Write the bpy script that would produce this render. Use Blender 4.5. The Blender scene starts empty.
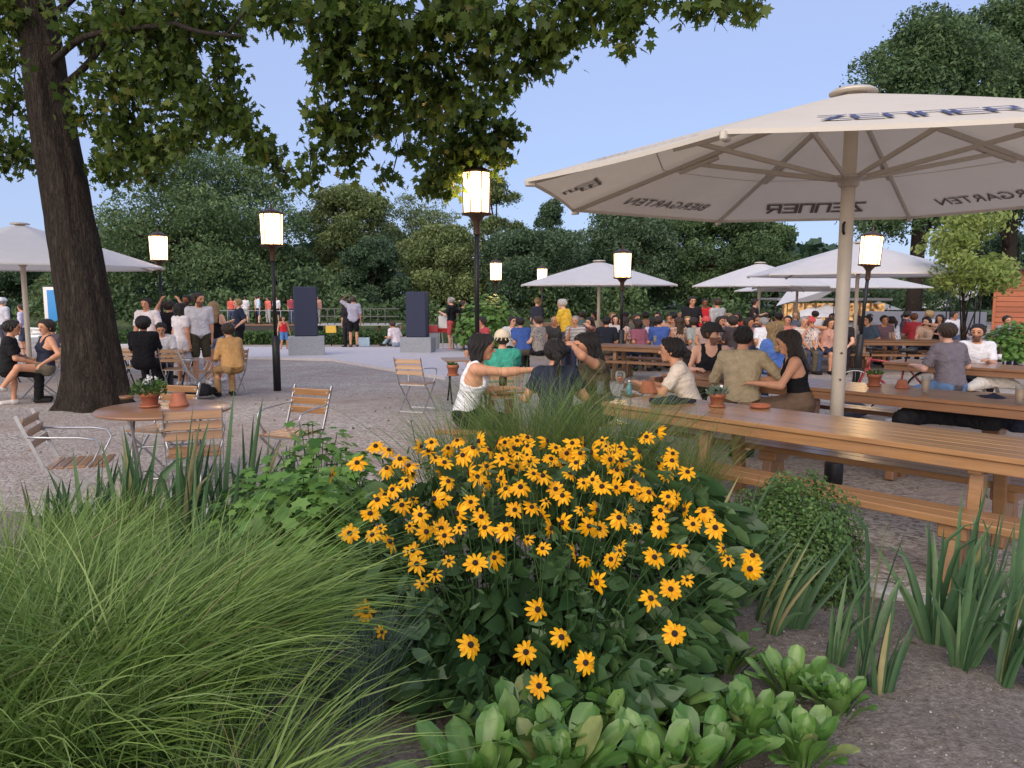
import bpy, math, random
import numpy as np
from mathutils import Vector, Matrix

R = math.radians
PI = math.pi
COL = bpy.context.scene.collection
SC = bpy.context.scene
rng = np.random.default_rng(7)
random.seed(7)

# ------------------------------------------------------------------ camera figures
EYE, FPX, HORIZON = 1.75, 769.0, 294.0
PITCH = math.atan((384 - HORIZON) / FPX)
CP, SP = math.cos(PITCH), math.sin(PITCH)


def ray(px, py):
    x = (px - 512) / FPX
    y = (384 - py) / FPX
    return Vector((x, CP + y * SP, -SP + y * CP))


def zg(y):
    """the yard falls a little towards the lake"""
    t = min(max((y - 8.0) / 11.0, 0), 1)
    return -.17 * t * t * (3 - 2 * t)


def at_z(px, py, z=0.0):
    """point seen at a pixel, z above the yard"""
    d = ray(px, py)
    h = 0.0
    for _ in range(12):
        t = (z + h - EYE) / d.z
        h = h * .4 + zg(d.y * t) * .6
    return Vector((d.x * t, d.y * t, z + h))


def at_y(px, py, Y):
    d = ray(px, py)
    t = Y / d.y
    return Vector((d.x * t, Y, EYE + d.z * t))


# ------------------------------------------------------------------ tagging
def tag(o, label=None, cat=None, group=None, kind=None):
    if label: o['label'] = label
    if cat: o['category'] = cat
    if group: o['group'] = group
    if kind: o['kind'] = kind
    return o


def empty(name, loc=(0, 0, 0), rz=0.0, label=None, cat=None, group=None):
    o = bpy.data.objects.new(name, None)
    COL.objects.link(o)
    o.location = loc
    o.rotation_euler = (0, 0, rz)
    o.empty_display_size = 0.1
    return tag(o, label, cat, group)


def copy_tree(o, parent=None):
    c = o.copy()
    COL.objects.link(c)
    c.parent = parent
    for ch in list(o.children):
        copy_tree(ch, c)
    return c


def link_mesh(name, me, mat=None, parent=None, loc=None, rz=None):
    o = bpy.data.objects.new(name, me)
    COL.objects.link(o)
    if mat is not None:
        for m in (mat if isinstance(mat, (list, tuple)) else [mat]):
            me.materials.append(m)
    if parent is not None: o.parent = parent
    if loc is not None: o.location = loc
    if rz is not None: o.rotation_euler = (0, 0, rz)
    return o


def np_mesh(name, V, flat, sizes, smooth=False, tint=None, matidx=None, col=None):
    me = bpy.data.meshes.new(name)
    V = np.ascontiguousarray(V, dtype=np.float32)
    flat = np.ascontiguousarray(flat, dtype=np.int32)
    sizes = np.ascontiguousarray(sizes, dtype=np.int32)
    me.vertices.add(len(V))
    me.vertices.foreach_set('co', V.ravel())
    me.loops.add(len(flat))
    me.loops.foreach_set('vertex_index', flat)
    me.polygons.add(len(sizes))
    starts = np.zeros(len(sizes), dtype=np.int32)
    starts[1:] = np.cumsum(sizes)[:-1]
    me.polygons.foreach_set('loop_start', starts)
    if smooth:
        me.polygons.foreach_set('use_smooth', np.ones(len(sizes), dtype=bool))
    if matidx is not None:
        me.polygons.foreach_set('material_index', np.ascontiguousarray(matidx, dtype=np.int32))
    me.update(calc_edges=True)
    if tint is not None:
        a = me.attributes.new('tint', 'FLOAT', 'FACE')
        a.data.foreach_set('value', np.ascontiguousarray(tint, dtype=np.float32))
    if col is not None:
        a = me.attributes.new('col', 'FLOAT_COLOR', 'POINT')
        c4 = np.ones((len(V), 4), dtype=np.float32)
        c4[:, :3] = col
        a.data.foreach_set('color', c4.ravel())
    return me


class MB:
    """collects plain shapes into one mesh"""

    def __init__(s):
        s.v = []; s.f = []; s.m = []; s.sm = []

    def add(s, vs, fs, m=0, smooth=False):
        b = len(s.v)
        s.v.extend([tuple(v) for v in vs])
        for f in fs:
            s.f.append([i + b for i in f]); s.m.append(m); s.sm.append(smooth)
        return s

    def box(s, c, size, rot=None, bev=0.0, m=0):
        hx, hy, hz = size[0] / 2, size[1] / 2, size[2] / 2
        c = Vector(c)
        if bev <= 0:
            vs = [Vector((x, y, z)) for z in (-hz, hz) for y in (-hy, hy) for x in (-hx, hx)]
            fs = [(0, 2, 3, 1), (4, 5, 7, 6), (0, 1, 5, 4), (2, 6, 7, 3), (0, 4, 6, 2), (1, 3, 7, 5)]
        else:
            b = min(bev, hx * .45, hy * .45, hz * .45)
            vs = []; idx = {}
            for sx in (-1, 1):
                for sy in (-1, 1):
                    for sz in (-1, 1):
                        for ax in range(3):
                            p = [sx * hx, sy * hy, sz * hz]
                            for k in range(3):
                                if k != ax: p[k] -= (sx, sy, sz)[k] * b
                            idx[(sx, sy, sz, ax)] = len(vs); vs.append(Vector(p))
            fs = []
            for ax in range(3):
                o1, o2 = (ax + 1) % 3, (ax + 2) % 3
                for sg in (-1, 1):
                    q = []
                    for a, bb in ((-1, -1), (1, -1), (1, 1), (-1, 1)):
                        k = [0, 0, 0]; k[ax] = sg; k[o1] = a; k[o2] = bb
                        q.append(idx[(k[0], k[1], k[2], ax)])
                    fs.append(q if sg > 0 else q[::-1])
                for a in (-1, 1):
                    for bb in (-1, 1):
                        q = []
                        for sg, w in ((-1, o1), (1, o1), (1, o2), (-1, o2)):
                            k = [0, 0, 0]; k[ax] = sg; k[o1] = a; k[o2] = bb
                            q.append(idx[(k[0], k[1], k[2], w)])
                        fs.append(q if a * bb < 0 else q[::-1])
            for sx in (-1, 1):
                for sy in (-1, 1):
                    for sz in (-1, 1):
                        q = [idx[(sx, sy, sz, k)] for k in range(3)]
                        fs.append(q if sx * sy * sz > 0 else q[::-1])
        if rot is not None: vs = [rot @ v for v in vs]
        return s.add([v + c for v in vs], fs, m)

    def bar(s, a, b, w, h, up=(0, 0, 1), bev=0.0, m=0):
        a, b = Vector(a), Vector(b)
        x = (b - a); L = x.length; x.normalize()
        up = Vector(up)
        y = up.cross(x)
        if y.length < 1e-4: y = Vector((0, 1, 0)).cross(x)
        y.normalize(); z = x.cross(y)
        rot = Matrix((x, y, z)).transposed()
        return s.box((a + b) / 2, (L, w, h), rot, bev, m)

    def tube(s, pts, rad, n=8, m=0, caps=True, smooth=True):
        pts = [Vector(p) for p in pts]
        if not hasattr(rad, '__len__'): rad = [rad] * len(pts)
        base = len(s.v); vs = []; fs = []
        prev = None
        for i, p in enumerate(pts):
            t = pts[min(i + 1, len(pts) - 1)] - pts[max(i - 1, 0)]
            t.normalize()
            if prev is None:
                ref = Vector((0, 0, 1)) if abs(t.z) < .9 else Vector((1, 0, 0))
                u = ref.cross(t)
            else:
                u = prev - t * prev.dot(t)
            u.normalize(); prev = u
            w = t.cross(u)
            for k in range(n):
                a = 2 * PI * k / n
                vs.append(p + (u * math.cos(a) + w * math.sin(a)) * rad[i])
        for i in range(len(pts) - 1):
            for k in range(n):
                fs.append((i * n + k, i * n + (k + 1) % n, (i + 1) * n + (k + 1) % n, (i + 1) * n + k))
        s.add(vs, fs, m, smooth)
        if caps:
            s.f.append([base + k for k in range(n)][::-1]); s.m.append(m); s.sm.append(False)
            e = base + (len(pts) - 1) * n
            s.f.append([e + k for k in range(n)]); s.m.append(m); s.sm.append(False)
        return s

    def lathe(s, prof, c=(0, 0, 0), n=24, m=0, smooth=True, phase=0.0, sq=1.0):
        vs = []; fs = []
        c = Vector(c)
        for r, z in prof:
            for k in range(n):
                a = 2 * PI * k / n + phase
                vs.append(c + Vector((r * math.cos(a), r * math.sin(a) * sq, z)))
        for i in range(len(prof) - 1):
            for k in range(n):
                fs.append((i * n + k, i * n + (k + 1) % n, (i + 1) * n + (k + 1) % n, (i + 1) * n + k))
        if prof[0][0] > 1e-4: fs.append([k for k in range(n)][::-1])
        if prof[-1][0] > 1e-4: fs.append([(len(prof) - 1) * n + k for k in range(n)])
        return s.add(vs, fs, m, smooth)

    def build(s, name, mat=None, parent=None, loc=None, rz=None):
        sizes = [len(f) for f in s.f]
        flat = [i for f in s.f for i in f]
        me = np_mesh(name, np.array(s.v, dtype=np.float32).reshape(-1, 3), flat, sizes, matidx=s.m)
        me.polygons.foreach_set('use_smooth', np.array(s.sm, dtype=bool))
        return link_mesh(name, me, mat, parent, loc, rz)


# ------------------------------------------------------------------ materials
class NT:
    def __init__(s, name):
        s.mat = bpy.data.materials.new(name)
        s.mat.use_nodes = True
        s.t = s.mat.node_tree
        s.b = s.t.nodes['Principled BSDF']
        s.out = s.t.nodes['Material Output']

    def n(s, typ, **kw):
        nd = s.t.nodes.new(typ)
        for k, v in kw.items():
            if k in nd.inputs: nd.inputs[k].default_value = v
            else: setattr(nd, k, v)
        return nd

    def l(s, a, b): s.t.links.new(a, b)

    def coords(s, kind='Object', scale=(1, 1, 1)):
        if kind == 'World':
            c = s.n('ShaderNodeNewGeometry').outputs['Position']
        else:
            c = s.n('ShaderNodeTexCoord').outputs[kind]
        mp = s.n('ShaderNodeMapping')
        mp.inputs['Scale'].default_value = scale
        s.l(c, mp.inputs['Vector'])
        return mp.outputs['Vector']

    def noise(s, vec, scale, detail=4, rough=.55):
        nd = s.n('ShaderNodeTexNoise')
        nd.inputs['Scale'].default_value = scale
        nd.inputs['Detail'].default_value = detail
        nd.inputs['Roughness'].default_value = rough
        if vec is not None: s.l(vec, nd.inputs['Vector'])
        return nd.outputs['Fac']

    def ramp(s, fac, stops):
        nd = s.n('ShaderNodeValToRGB')
        el = nd.color_ramp.elements
        while len(el) < len(stops): el.new(.5)
        for e, (p, c) in zip(el, stops):
            e.position = p
            e.color = (c[0], c[1], c[2], 1)
        s.l(fac, nd.inputs['Fac'])
        return nd.outputs['Color']

    def mix(s, fac, a, b, mode='MIX'):
        nd = s.n('ShaderNodeMix', data_type='RGBA', blend_type=mode)
        for i, v in ((0, fac), (6, a), (7, b)):
            if isinstance(v, bpy.types.NodeSocket): s.l(v, nd.inputs[i])
            elif i == 0: nd.inputs[0].default_value = v
            else: nd.inputs[i].default_value = (v[0], v[1], v[2], 1)
        return nd.outputs[2]

    def math(s, op, a, b=None):
        nd = s.n('ShaderNodeMath', operation=op)
        for i, v in ((0, a), (1, b)):
            if v is None: continue
            if isinstance(v, bpy.types.NodeSocket): s.l(v, nd.inputs[i])
            else: nd.inputs[i].default_value = v
        return nd.outputs[0]

    def bump(s, h, strength=.3, dist=.02):
        nd = s.n('ShaderNodeBump')
        nd.inputs['Strength'].default_value = strength
        nd.inputs['Distance'].default_value = dist
        s.l(h, nd.inputs['Height'])
        s.l(nd.outputs['Normal'], s.b.inputs['Normal'])
        return nd

    def base(s, c):
        if isinstance(c, bpy.types.NodeSocket): s.l(c, s.b.inputs['Base Color'])
        else: s.b.inputs['Base Color'].default_value = (c[0], c[1], c[2], 1)

    def set(s, rough=None, metal=None, spec=None, coat=None, sheen=None):
        if rough is not None: s.b.inputs['Roughness'].default_value = rough
        if metal is not None: s.b.inputs['Metallic'].default_value = metal
        if spec is not None: s.b.inputs['Specular IOR Level'].default_value = spec
        if coat is not None:
            s.b.inputs['Coat Weight'].default_value = coat
            s.b.inputs['Coat Roughness'].default_value = .25
        if sheen is not None: s.b.inputs['Sheen Weight'].default_value = sheen
        return s


def lin(r, g, b):
    f = lambda c: ((c / 255 + .055) / 1.055) ** 2.4 if c > 10 else c / 255 / 12.92
    return (f(r), f(g), f(b))


def m_plain(name, c, rough=.6, metal=0., var=.12, scale=30., bump=.15, spec=None, coat=None):
    t = NT(name)
    v = t.coords('Object')
    f = t.noise(v, scale, 5)
    lo = tuple(x * (1 - var) for x in c); hi = tuple(min(1, x * (1 + var)) for x in c)
    t.base(t.ramp(f, [(.25, lo), (.75, hi)]))
    t.set(rough, metal, spec, coat)
    if bump: t.bump(f, bump, .004)
    return t.mat


def m_wood(name, c1, c2, rough=.38, gs=(3, 40, 40), weather=0.0, coat=.25):
    t = NT(name)
    v = t.coords('Object', gs)
    f = t.noise(v, 1.0, 6, .6)
    f2 = t.noise(t.coords('Object'), 1.7, 3)
    geo = t.n('ShaderNodeNewGeometry')
    col = t.ramp(f, [(.3, c1), (.7, c2)])
    isl = t.math('MULTIPLY', geo.outputs['Random Per Island'], .55)
    col = t.mix(isl, col, tuple(x * .55 for x in c1))
    col = t.mix(t.math('MULTIPLY', f2, .35), col, (c1[0] * .5, c1[1] * .5, c1[2] * .6))
    if weather:
        col = t.mix(t.math('MULTIPLY', t.noise(t.coords('Object', (6, 20, 20)), 1.0, 5), weather), col, (.33, .3, .29))
    t.base(col)
    t.set(rough, coat=coat)
    t.bump(f, .22, .004)
    return t.mat


def m_leaf(name, stops, trans=.3, rough=.5, spec=.35, patch=None):
    """foliage: colour by the per-face 'tint' value, some light let through"""
    t = NT(name)
    a = t.n('ShaderNodeAttribute', attribute_name='tint')
    c = t.ramp(a.outputs['Fac'], stops)
    if patch:
        f = t.noise(t.coords('World'), patch, 3)
        c = t.mix(t.math('MULTIPLY', f, .5), c, tuple(x * .45 for x in stops[0][1]))
    t.base(c)
    t.set(rough, spec=spec)
    tr = t.n('ShaderNodeBsdfTranslucent')
    c2 = t.mix(.5, c, (.25, .3, .02), 'MULTIPLY')
    t.l(t.mix(.6, c, c2), tr.inputs['Color'])
    t.l(c, tr.inputs['Color'])
    ms = t.n('ShaderNodeMixShader')
    ms.inputs[0].default_value = trans
    t.l(t.b.outputs[0], ms.inputs[1]); t.l(tr.outputs[0], ms.inputs[2])
    t.l(ms.outputs[0], t.out.inputs['Surface'])
    return t.mat


def m_cloth(name, c, var=.1, scale=14., rough=.85, stripe=None, patt=None):
    t = NT(name)
    v = t.coords('Object')
    f = t.noise(v, scale, 5)
    lo = tuple(x * (1 - var * 1.6) for x in c); hi = tuple(min(1, x * (1 + var)) for x in c)
    col = t.ramp(f, [(.3, lo), (.7, hi)])
    if stripe:
        w = t.n('ShaderNodeTexWave', wave_type='BANDS', bands_direction='Z')
        w.inputs['Scale'].default_value = 9
        t.l(v, w.inputs['Vector'])
        col = t.mix(t.math('GREATER_THAN', w.outputs['Fac'], .5), col, stripe)
    if patt:
        vo = t.n('ShaderNodeTexVoronoi'); vo.inputs['Scale'].default_value = 22
        t.l(v, vo.inputs['Vector'])
        col = t.mix(t.math('LESS_THAN', vo.outputs['Distance'], .33), col, patt)
    t.base(col)
    t.set(rough, spec=.2)
    w2 = t.noise(t.coords('Object', (1, 1, 1)), 9, 6, .65)
    t.bump(w2, .5, .03)
    return t.mat


# ------------------------------------------------------------------ scattering of leaf-sized shapes
def frames(n, up_bias=.4, dirs=None, roll=None):
    """n random orthonormal frames, columns = (side, along, normal)"""
    if dirs is None:
        d = rng.normal(size=(n, 3)); d[:, 2] -= up_bias
    else:
        d = np.array(dirs, dtype=float)
    d /= np.linalg.norm(d, axis=1, keepdims=True) + 1e-9
    r = rng.normal(size=(n, 3)) if roll is None else np.array(roll, dtype=float)
    x = np.cross(d, r)
    x /= np.linalg.norm(x, axis=1, keepdims=True) + 1e-9
    z = np.cross(x, d)
    return np.stack([x, d, z], axis=2)


def scatter(tv, tf, pos, fr, scale, tint=None):
    """copies of a template (verts tv, faces tf) -> arrays for np_mesh"""
    tv = np.array(tv, dtype=float)
    n = len(pos); k = len(tv)
    sc = np.broadcast_to(np.asarray(scale, dtype=float).reshape(-1, 1, 1) if np.ndim(scale) else np.full((n, 1, 1), scale), (n, 1, 1))
    V = np.einsum('nij,kj->nki', fr, tv) * sc + np.asarray(pos)[:, None, :]
    tflat = np.concatenate([np.array(f) for f in tf]); tsz = np.array([len(f) for f in tf])
    flat = (np.arange(n)[:, None] * k + tflat[None, :]).ravel()
    sizes = np.tile(tsz, n)
    tn = np.repeat(rng.random(n) if tint is None else tint, len(tf))
    return V.reshape(-1, 3), flat, sizes, tn


def merge(parts):
    V = []; F = []; S = []; T = []; b = 0
    for v, f, s, t in parts:
        V.append(v); F.append(f + b); S.append(s); T.append(t); b += len(v)
    return np.concatenate(V), np.concatenate(F), np.concatenate(S), np.concatenate(T)


def leaf_obj(name, parts, mat, parent=None, smooth=False):
    V, F, S, T = merge(parts)
    if parent is not None:
        V = V - np.array(parent.matrix_world.translation if False else parent.location)
    me = np_mesh(name, V, F, S, smooth=smooth, tint=T)
    return link_mesh(name, me, mat, parent)


def ribbons(P, W, side, tint):
    """blades: P (n,k,3) centre lines, W (n,k) half widths, side (n,3) or (n,k,3)"""
    n, k, _ = P.shape
    if side.ndim == 2: side = side[:, None, :]
    L = P - side * W[..., None]; Rr = P + side * W[..., None]
    V = np.stack([L, Rr], axis=2).reshape(-1, 3)
    i = np.arange(n)[:, None] * (2 * k) + np.arange(k - 1)[None, :] * 2
    q = np.stack([i, i + 1, i + 3, i + 2], axis=2).reshape(-1)
    return V, q, np.full(n * (k - 1), 4), np.repeat(tint, k - 1)


OVATE = ([(0, 0, 0), (.17, .2, .035), (.24, .45, .04), (.13, .78, .0), (0, 1, -.06), (-.13, .78, .0), (-.24, .45, .04), (-.17, .2, .035),
          (0, .2, 0), (0, .45, 0), (0, .78, -.03)],
         [(0, 1, 8), (8, 1, 2, 9), (9, 2, 3, 10), (10, 3, 4), (0, 8, 7), (8, 9, 6, 7), (9, 10, 5, 6), (10, 4, 5)])
MAPLE = ([(0, 0, 0), (.10, .12, .02), (.36, .02, .02), (.28, .22, 0), (.55, .42, -.04), (.27, .48, 0), (.30, .70, -.02), (.13, .66, 0), (0, 1, -.06),
          (-.13, .66, 0), (-.30, .70, -.02), (-.27, .48, 0), (-.55, .42, -.04), (-.28, .22, 0), (-.36, .02, .02), (-.10, .12, .02), (0, .4, .02)],
         [(0, 1, 16), (1, 2, 3, 16), (3, 4, 5, 16), (5, 6, 7, 16), (7, 8, 9, 16), (9, 10, 11, 16), (11, 12, 13, 16), (13, 14, 15, 16), (15, 0, 16)])
SPRAY = ([(-.5, -.35, 0), (.45, -.5, .08), (.55, .3, -.05), (-.1, .6, .1), (-.55, .2, -.08)], [(0, 1, 2, 3, 4)])


def leaflets(n, seed, size=.36):
    """a loose spray of n pointed leaves inside a unit ball"""
    r_ = np.random.default_rng(seed); vs = []; fs = []
    for i in range(n):
        c = r_.normal(size=3) * .42
        d = r_.normal(size=3); d /= np.linalg.norm(d)
        x = np.cross(d, r_.normal(size=3)); x /= np.linalg.norm(x)
        L = size * r_.uniform(.7, 1.3); w = L * .42
        b = len(vs)
        vs += [tuple(c - d * L), tuple(c + x * w), tuple(c + d * L), tuple(c - x * w)]
        fs.append((b, b + 1, b + 2, b + 3))
    return vs, fs


CLUSTER = leaflets(6, 3)
DIAMOND = ([(0, 0, 0), (.3, .45, .05), (0, 1, 0), (-.3, .45, .05)], [(0, 1, 2), (0, 2, 3)])
SKY_STR, SUN_STR, LAMP_STR, LAMP_W = .168, 4.2, 4.5, 60.0
# ------------------------------------------------------------------ people: one smooth body surface grown round a posed skeleton
class Field:
    """smooth union of tapered capsules sampled on a grid"""

    def __init__(s, lo, hi, vox):
        s.lo = np.array(lo, dtype=float); s.vox = vox
        s.n = np.maximum(np.ceil((np.array(hi) - s.lo) / vox).astype(int) + 1, 4)
        s.F = np.full(s.n, 50.0, dtype=np.float32)

    def grid(s, i0, i1):
        ax = [s.lo[k] + s.vox * np.arange(i0[k], i1[k]) for k in range(3)]
        return np.meshgrid(*ax, indexing='ij')

    def cap(s, a, b, ra, rb, k=.03, cut=None):
        a = np.array(a, dtype=float); b = np.array(b, dtype=float)
        m = max(ra, rb) + k + 2.5 * s.vox
        i0 = np.maximum(np.floor((np.minimum(a, b) - m - s.lo) / s.vox).astype(int), 0)
        i1 = np.minimum(np.ceil((np.maximum(a, b) + m - s.lo) / s.vox).astype(int) + 1, s.n)
        if np.any(i1 <= i0): return
        X, Y, Z = s.grid(i0, i1)
        d = b - a; L = float(d @ d) + 1e-12
        px, py, pz = X - a[0], Y - a[1], Z - a[2]
        t = np.clip((px * d[0] + py * d[1] + pz * d[2]) / L, 0, 1)
        f = np.sqrt((px - t * d[0]) ** 2 + (py - t * d[1]) ** 2 + (pz - t * d[2]) ** 2) - (ra + (rb - ra) * t)
        if cut is not None: f = np.maximum(f, cut(X, Y, Z))
        sl = tuple(slice(i0[j], i1[j]) for j in range(3))
        o = s.F[sl]
        if k > 0:
            h = np.maximum(k - np.abs(o - f), 0) / k
            s.F[sl] = np.minimum(o, f) - h * h * k * .25
        else:
            s.F[sl] = np.minimum(o, f)

    def every(s, fn):
        X, Y, Z = s.grid((0, 0, 0), s.n)
        s.F = fn(s.F, X, Y, Z).astype(np.float32)

    def mesh(s):
        F = s.F
        ins = F < 0
        c = ins[:-1, :-1, :-1].astype(np.int8)
        for dx in (0, 1):
            for dy in (0, 1):
                for dz in (0, 1):
                    if dx + dy + dz: c = c + ins[dx:F.shape[0] - 1 + dx, dy:F.shape[1] - 1 + dy, dz:F.shape[2] - 1 + dz]
        act = (c > 0) & (c < 8)
        I = np.argwhere(act)
        if len(I) == 0: return None
        idx = np.full(act.shape, -1, dtype=np.int64)
        idx[act] = np.arange(len(I))
        acc = np.zeros((len(I), 3)); cnt = np.zeros(len(I))
        cor = [(dx, dy, dz) for dx in (0, 1) for dy in (0, 1) for dz in (0, 1)]
        for a in cor:
            for k in range(3):
                if a[k]: continue
                b = list(a); b[k] = 1
                fa = F[I[:, 0] + a[0], I[:, 1] + a[1], I[:, 2] + a[2]]
                fb = F[I[:, 0] + b[0], I[:, 1] + b[1], I[:, 2] + b[2]]
                x = (fa < 0) != (fb < 0)
                t = fa[x] / (fa[x] - fb[x])
                p = np.tile(np.array(a, dtype=float), (x.sum(), 1)); p[:, k] = t
                acc[x] += p; cnt[x] += 1
        V = s.lo + s.vox * (I + acc / cnt[:, None])
        quads = []
        for k in range(3):
            o1, o2 = (k + 1) % 3, (k + 2) % 3
            A = ins; sh = list(F.shape)
            sl0 = [slice(None)] * 3; sl1 = [slice(None)] * 3
            sl0[k] = slice(0, -1); sl1[k] = slice(1, None)
            x = A[tuple(sl0)] != A[tuple(sl1)]
            E = np.argwhere(x)
            ok = (E[:, o1] > 0) & (E[:, o2] > 0) & (E[:, o1] < sh[o1] - 1) & (E[:, o2] < sh[o2] - 1)
            E = E[ok]
            q = []
            for d1, d2 in ((-1, -1), (0, -1), (0, 0), (-1, 0)):
                G = E.copy(); G[:, o1] += d1; G[:, o2] += d2
                q.append(idx[G[:, 0], G[:, 1], G[:, 2]])
            q = np.stack(q, axis=1)
            neg = ~A[E[:, 0], E[:, 1], E[:, 2]]
            q[neg] = q[neg][:, ::-1]
            quads.append(q)
        Q = np.concatenate(quads)
        Q = Q[(Q >= 0).all(axis=1)]
        return V, Q


def field_obj(name, fld, mat, parent=None, colfn=None):
    r = fld.mesh()
    if r is None: return None
    V, Q = r
    me = np_mesh(name, V, Q.ravel(), np.full(len(Q), 4), smooth=True, col=None if colfn is None else colfn(V))
    return link_mesh(name, me, mat, parent)


SKIN = {'fair': lin(226, 178, 152), 'tan': lin(205, 152, 120), 'olive': lin(190, 138, 105), 'brown': lin(140, 92, 66)}
HAIR = {'black': (.016, .013, .012), 'dark': (.034, .023, .016), 'brown': (.06, .035, .02), 'blond': (.36, .24, .11), 'grey': (.35, .34, .33),
        'white': (.6, .58, .55), 'red': (.2, .07, .025)}
_mats = {}


def skin_mat():
    if 'skin' not in _mats:
        t = NT('skin')
        a = t.n('ShaderNodeAttribute', attribute_name='col')
        f = t.noise(t.coords('Object'), 60, 4)
        t.base(t.mix(t.math('MULTIPLY', f, .18), a.outputs['Color'], (.35, .13, .09)))
        t.set(.5, spec=.35)
        t.b.inputs['Subsurface Weight'].default_value = .12
        t.b.inputs['Subsurface Radius'].default_value = (.02, .008, .004)
        _mats['skin'] = t.mat
    return _mats['skin']


def hair_mat(c):
    k = 'hair_' + c
    if k not in _mats:
        t = NT(k); h = HAIR[c]
        f = t.noise(t.coords('Object', (150, 150, 14)), 1., 6, .7)
        t.base(t.ramp(f, [(.3, tuple(x * .35 for x in h)), (.55, h), (.75, tuple(min(1, x * 2.4) for x in h))]))
        t.set(.42, spec=.45); t.bump(f, 1., .016)
        _mats[k] = t.mat
    return _mats[k]


def cloth(rgb, stripe=None, patt=None):
    k = ('cloth', rgb, stripe, patt)
    if k not in _mats: _mats[k] = m_cloth('fabric', lin(*rgb), stripe=lin(*stripe) if stripe else None, patt=lin(*patt) if patt else None)
    return _mats[k]


def ik(a, t, l1, l2, hint):
    """middle joint of a two bone limb from a towards t"""
    a, t, hint = Vector(a), Vector(t), Vector(hint)
    d = t - a; L = min(d.length, (l1 + l2) * .995)
    u = d.normalized(); t = a + u * L
    x = (l1 * l1 - l2 * l2 + L * L) / (2 * L)
    h = math.sqrt(max(l1 * l1 - x * x, 0))
    v = hint - u * hint.dot(u)
    v.normalize()
    return a + u * x + v * h, t


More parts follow.
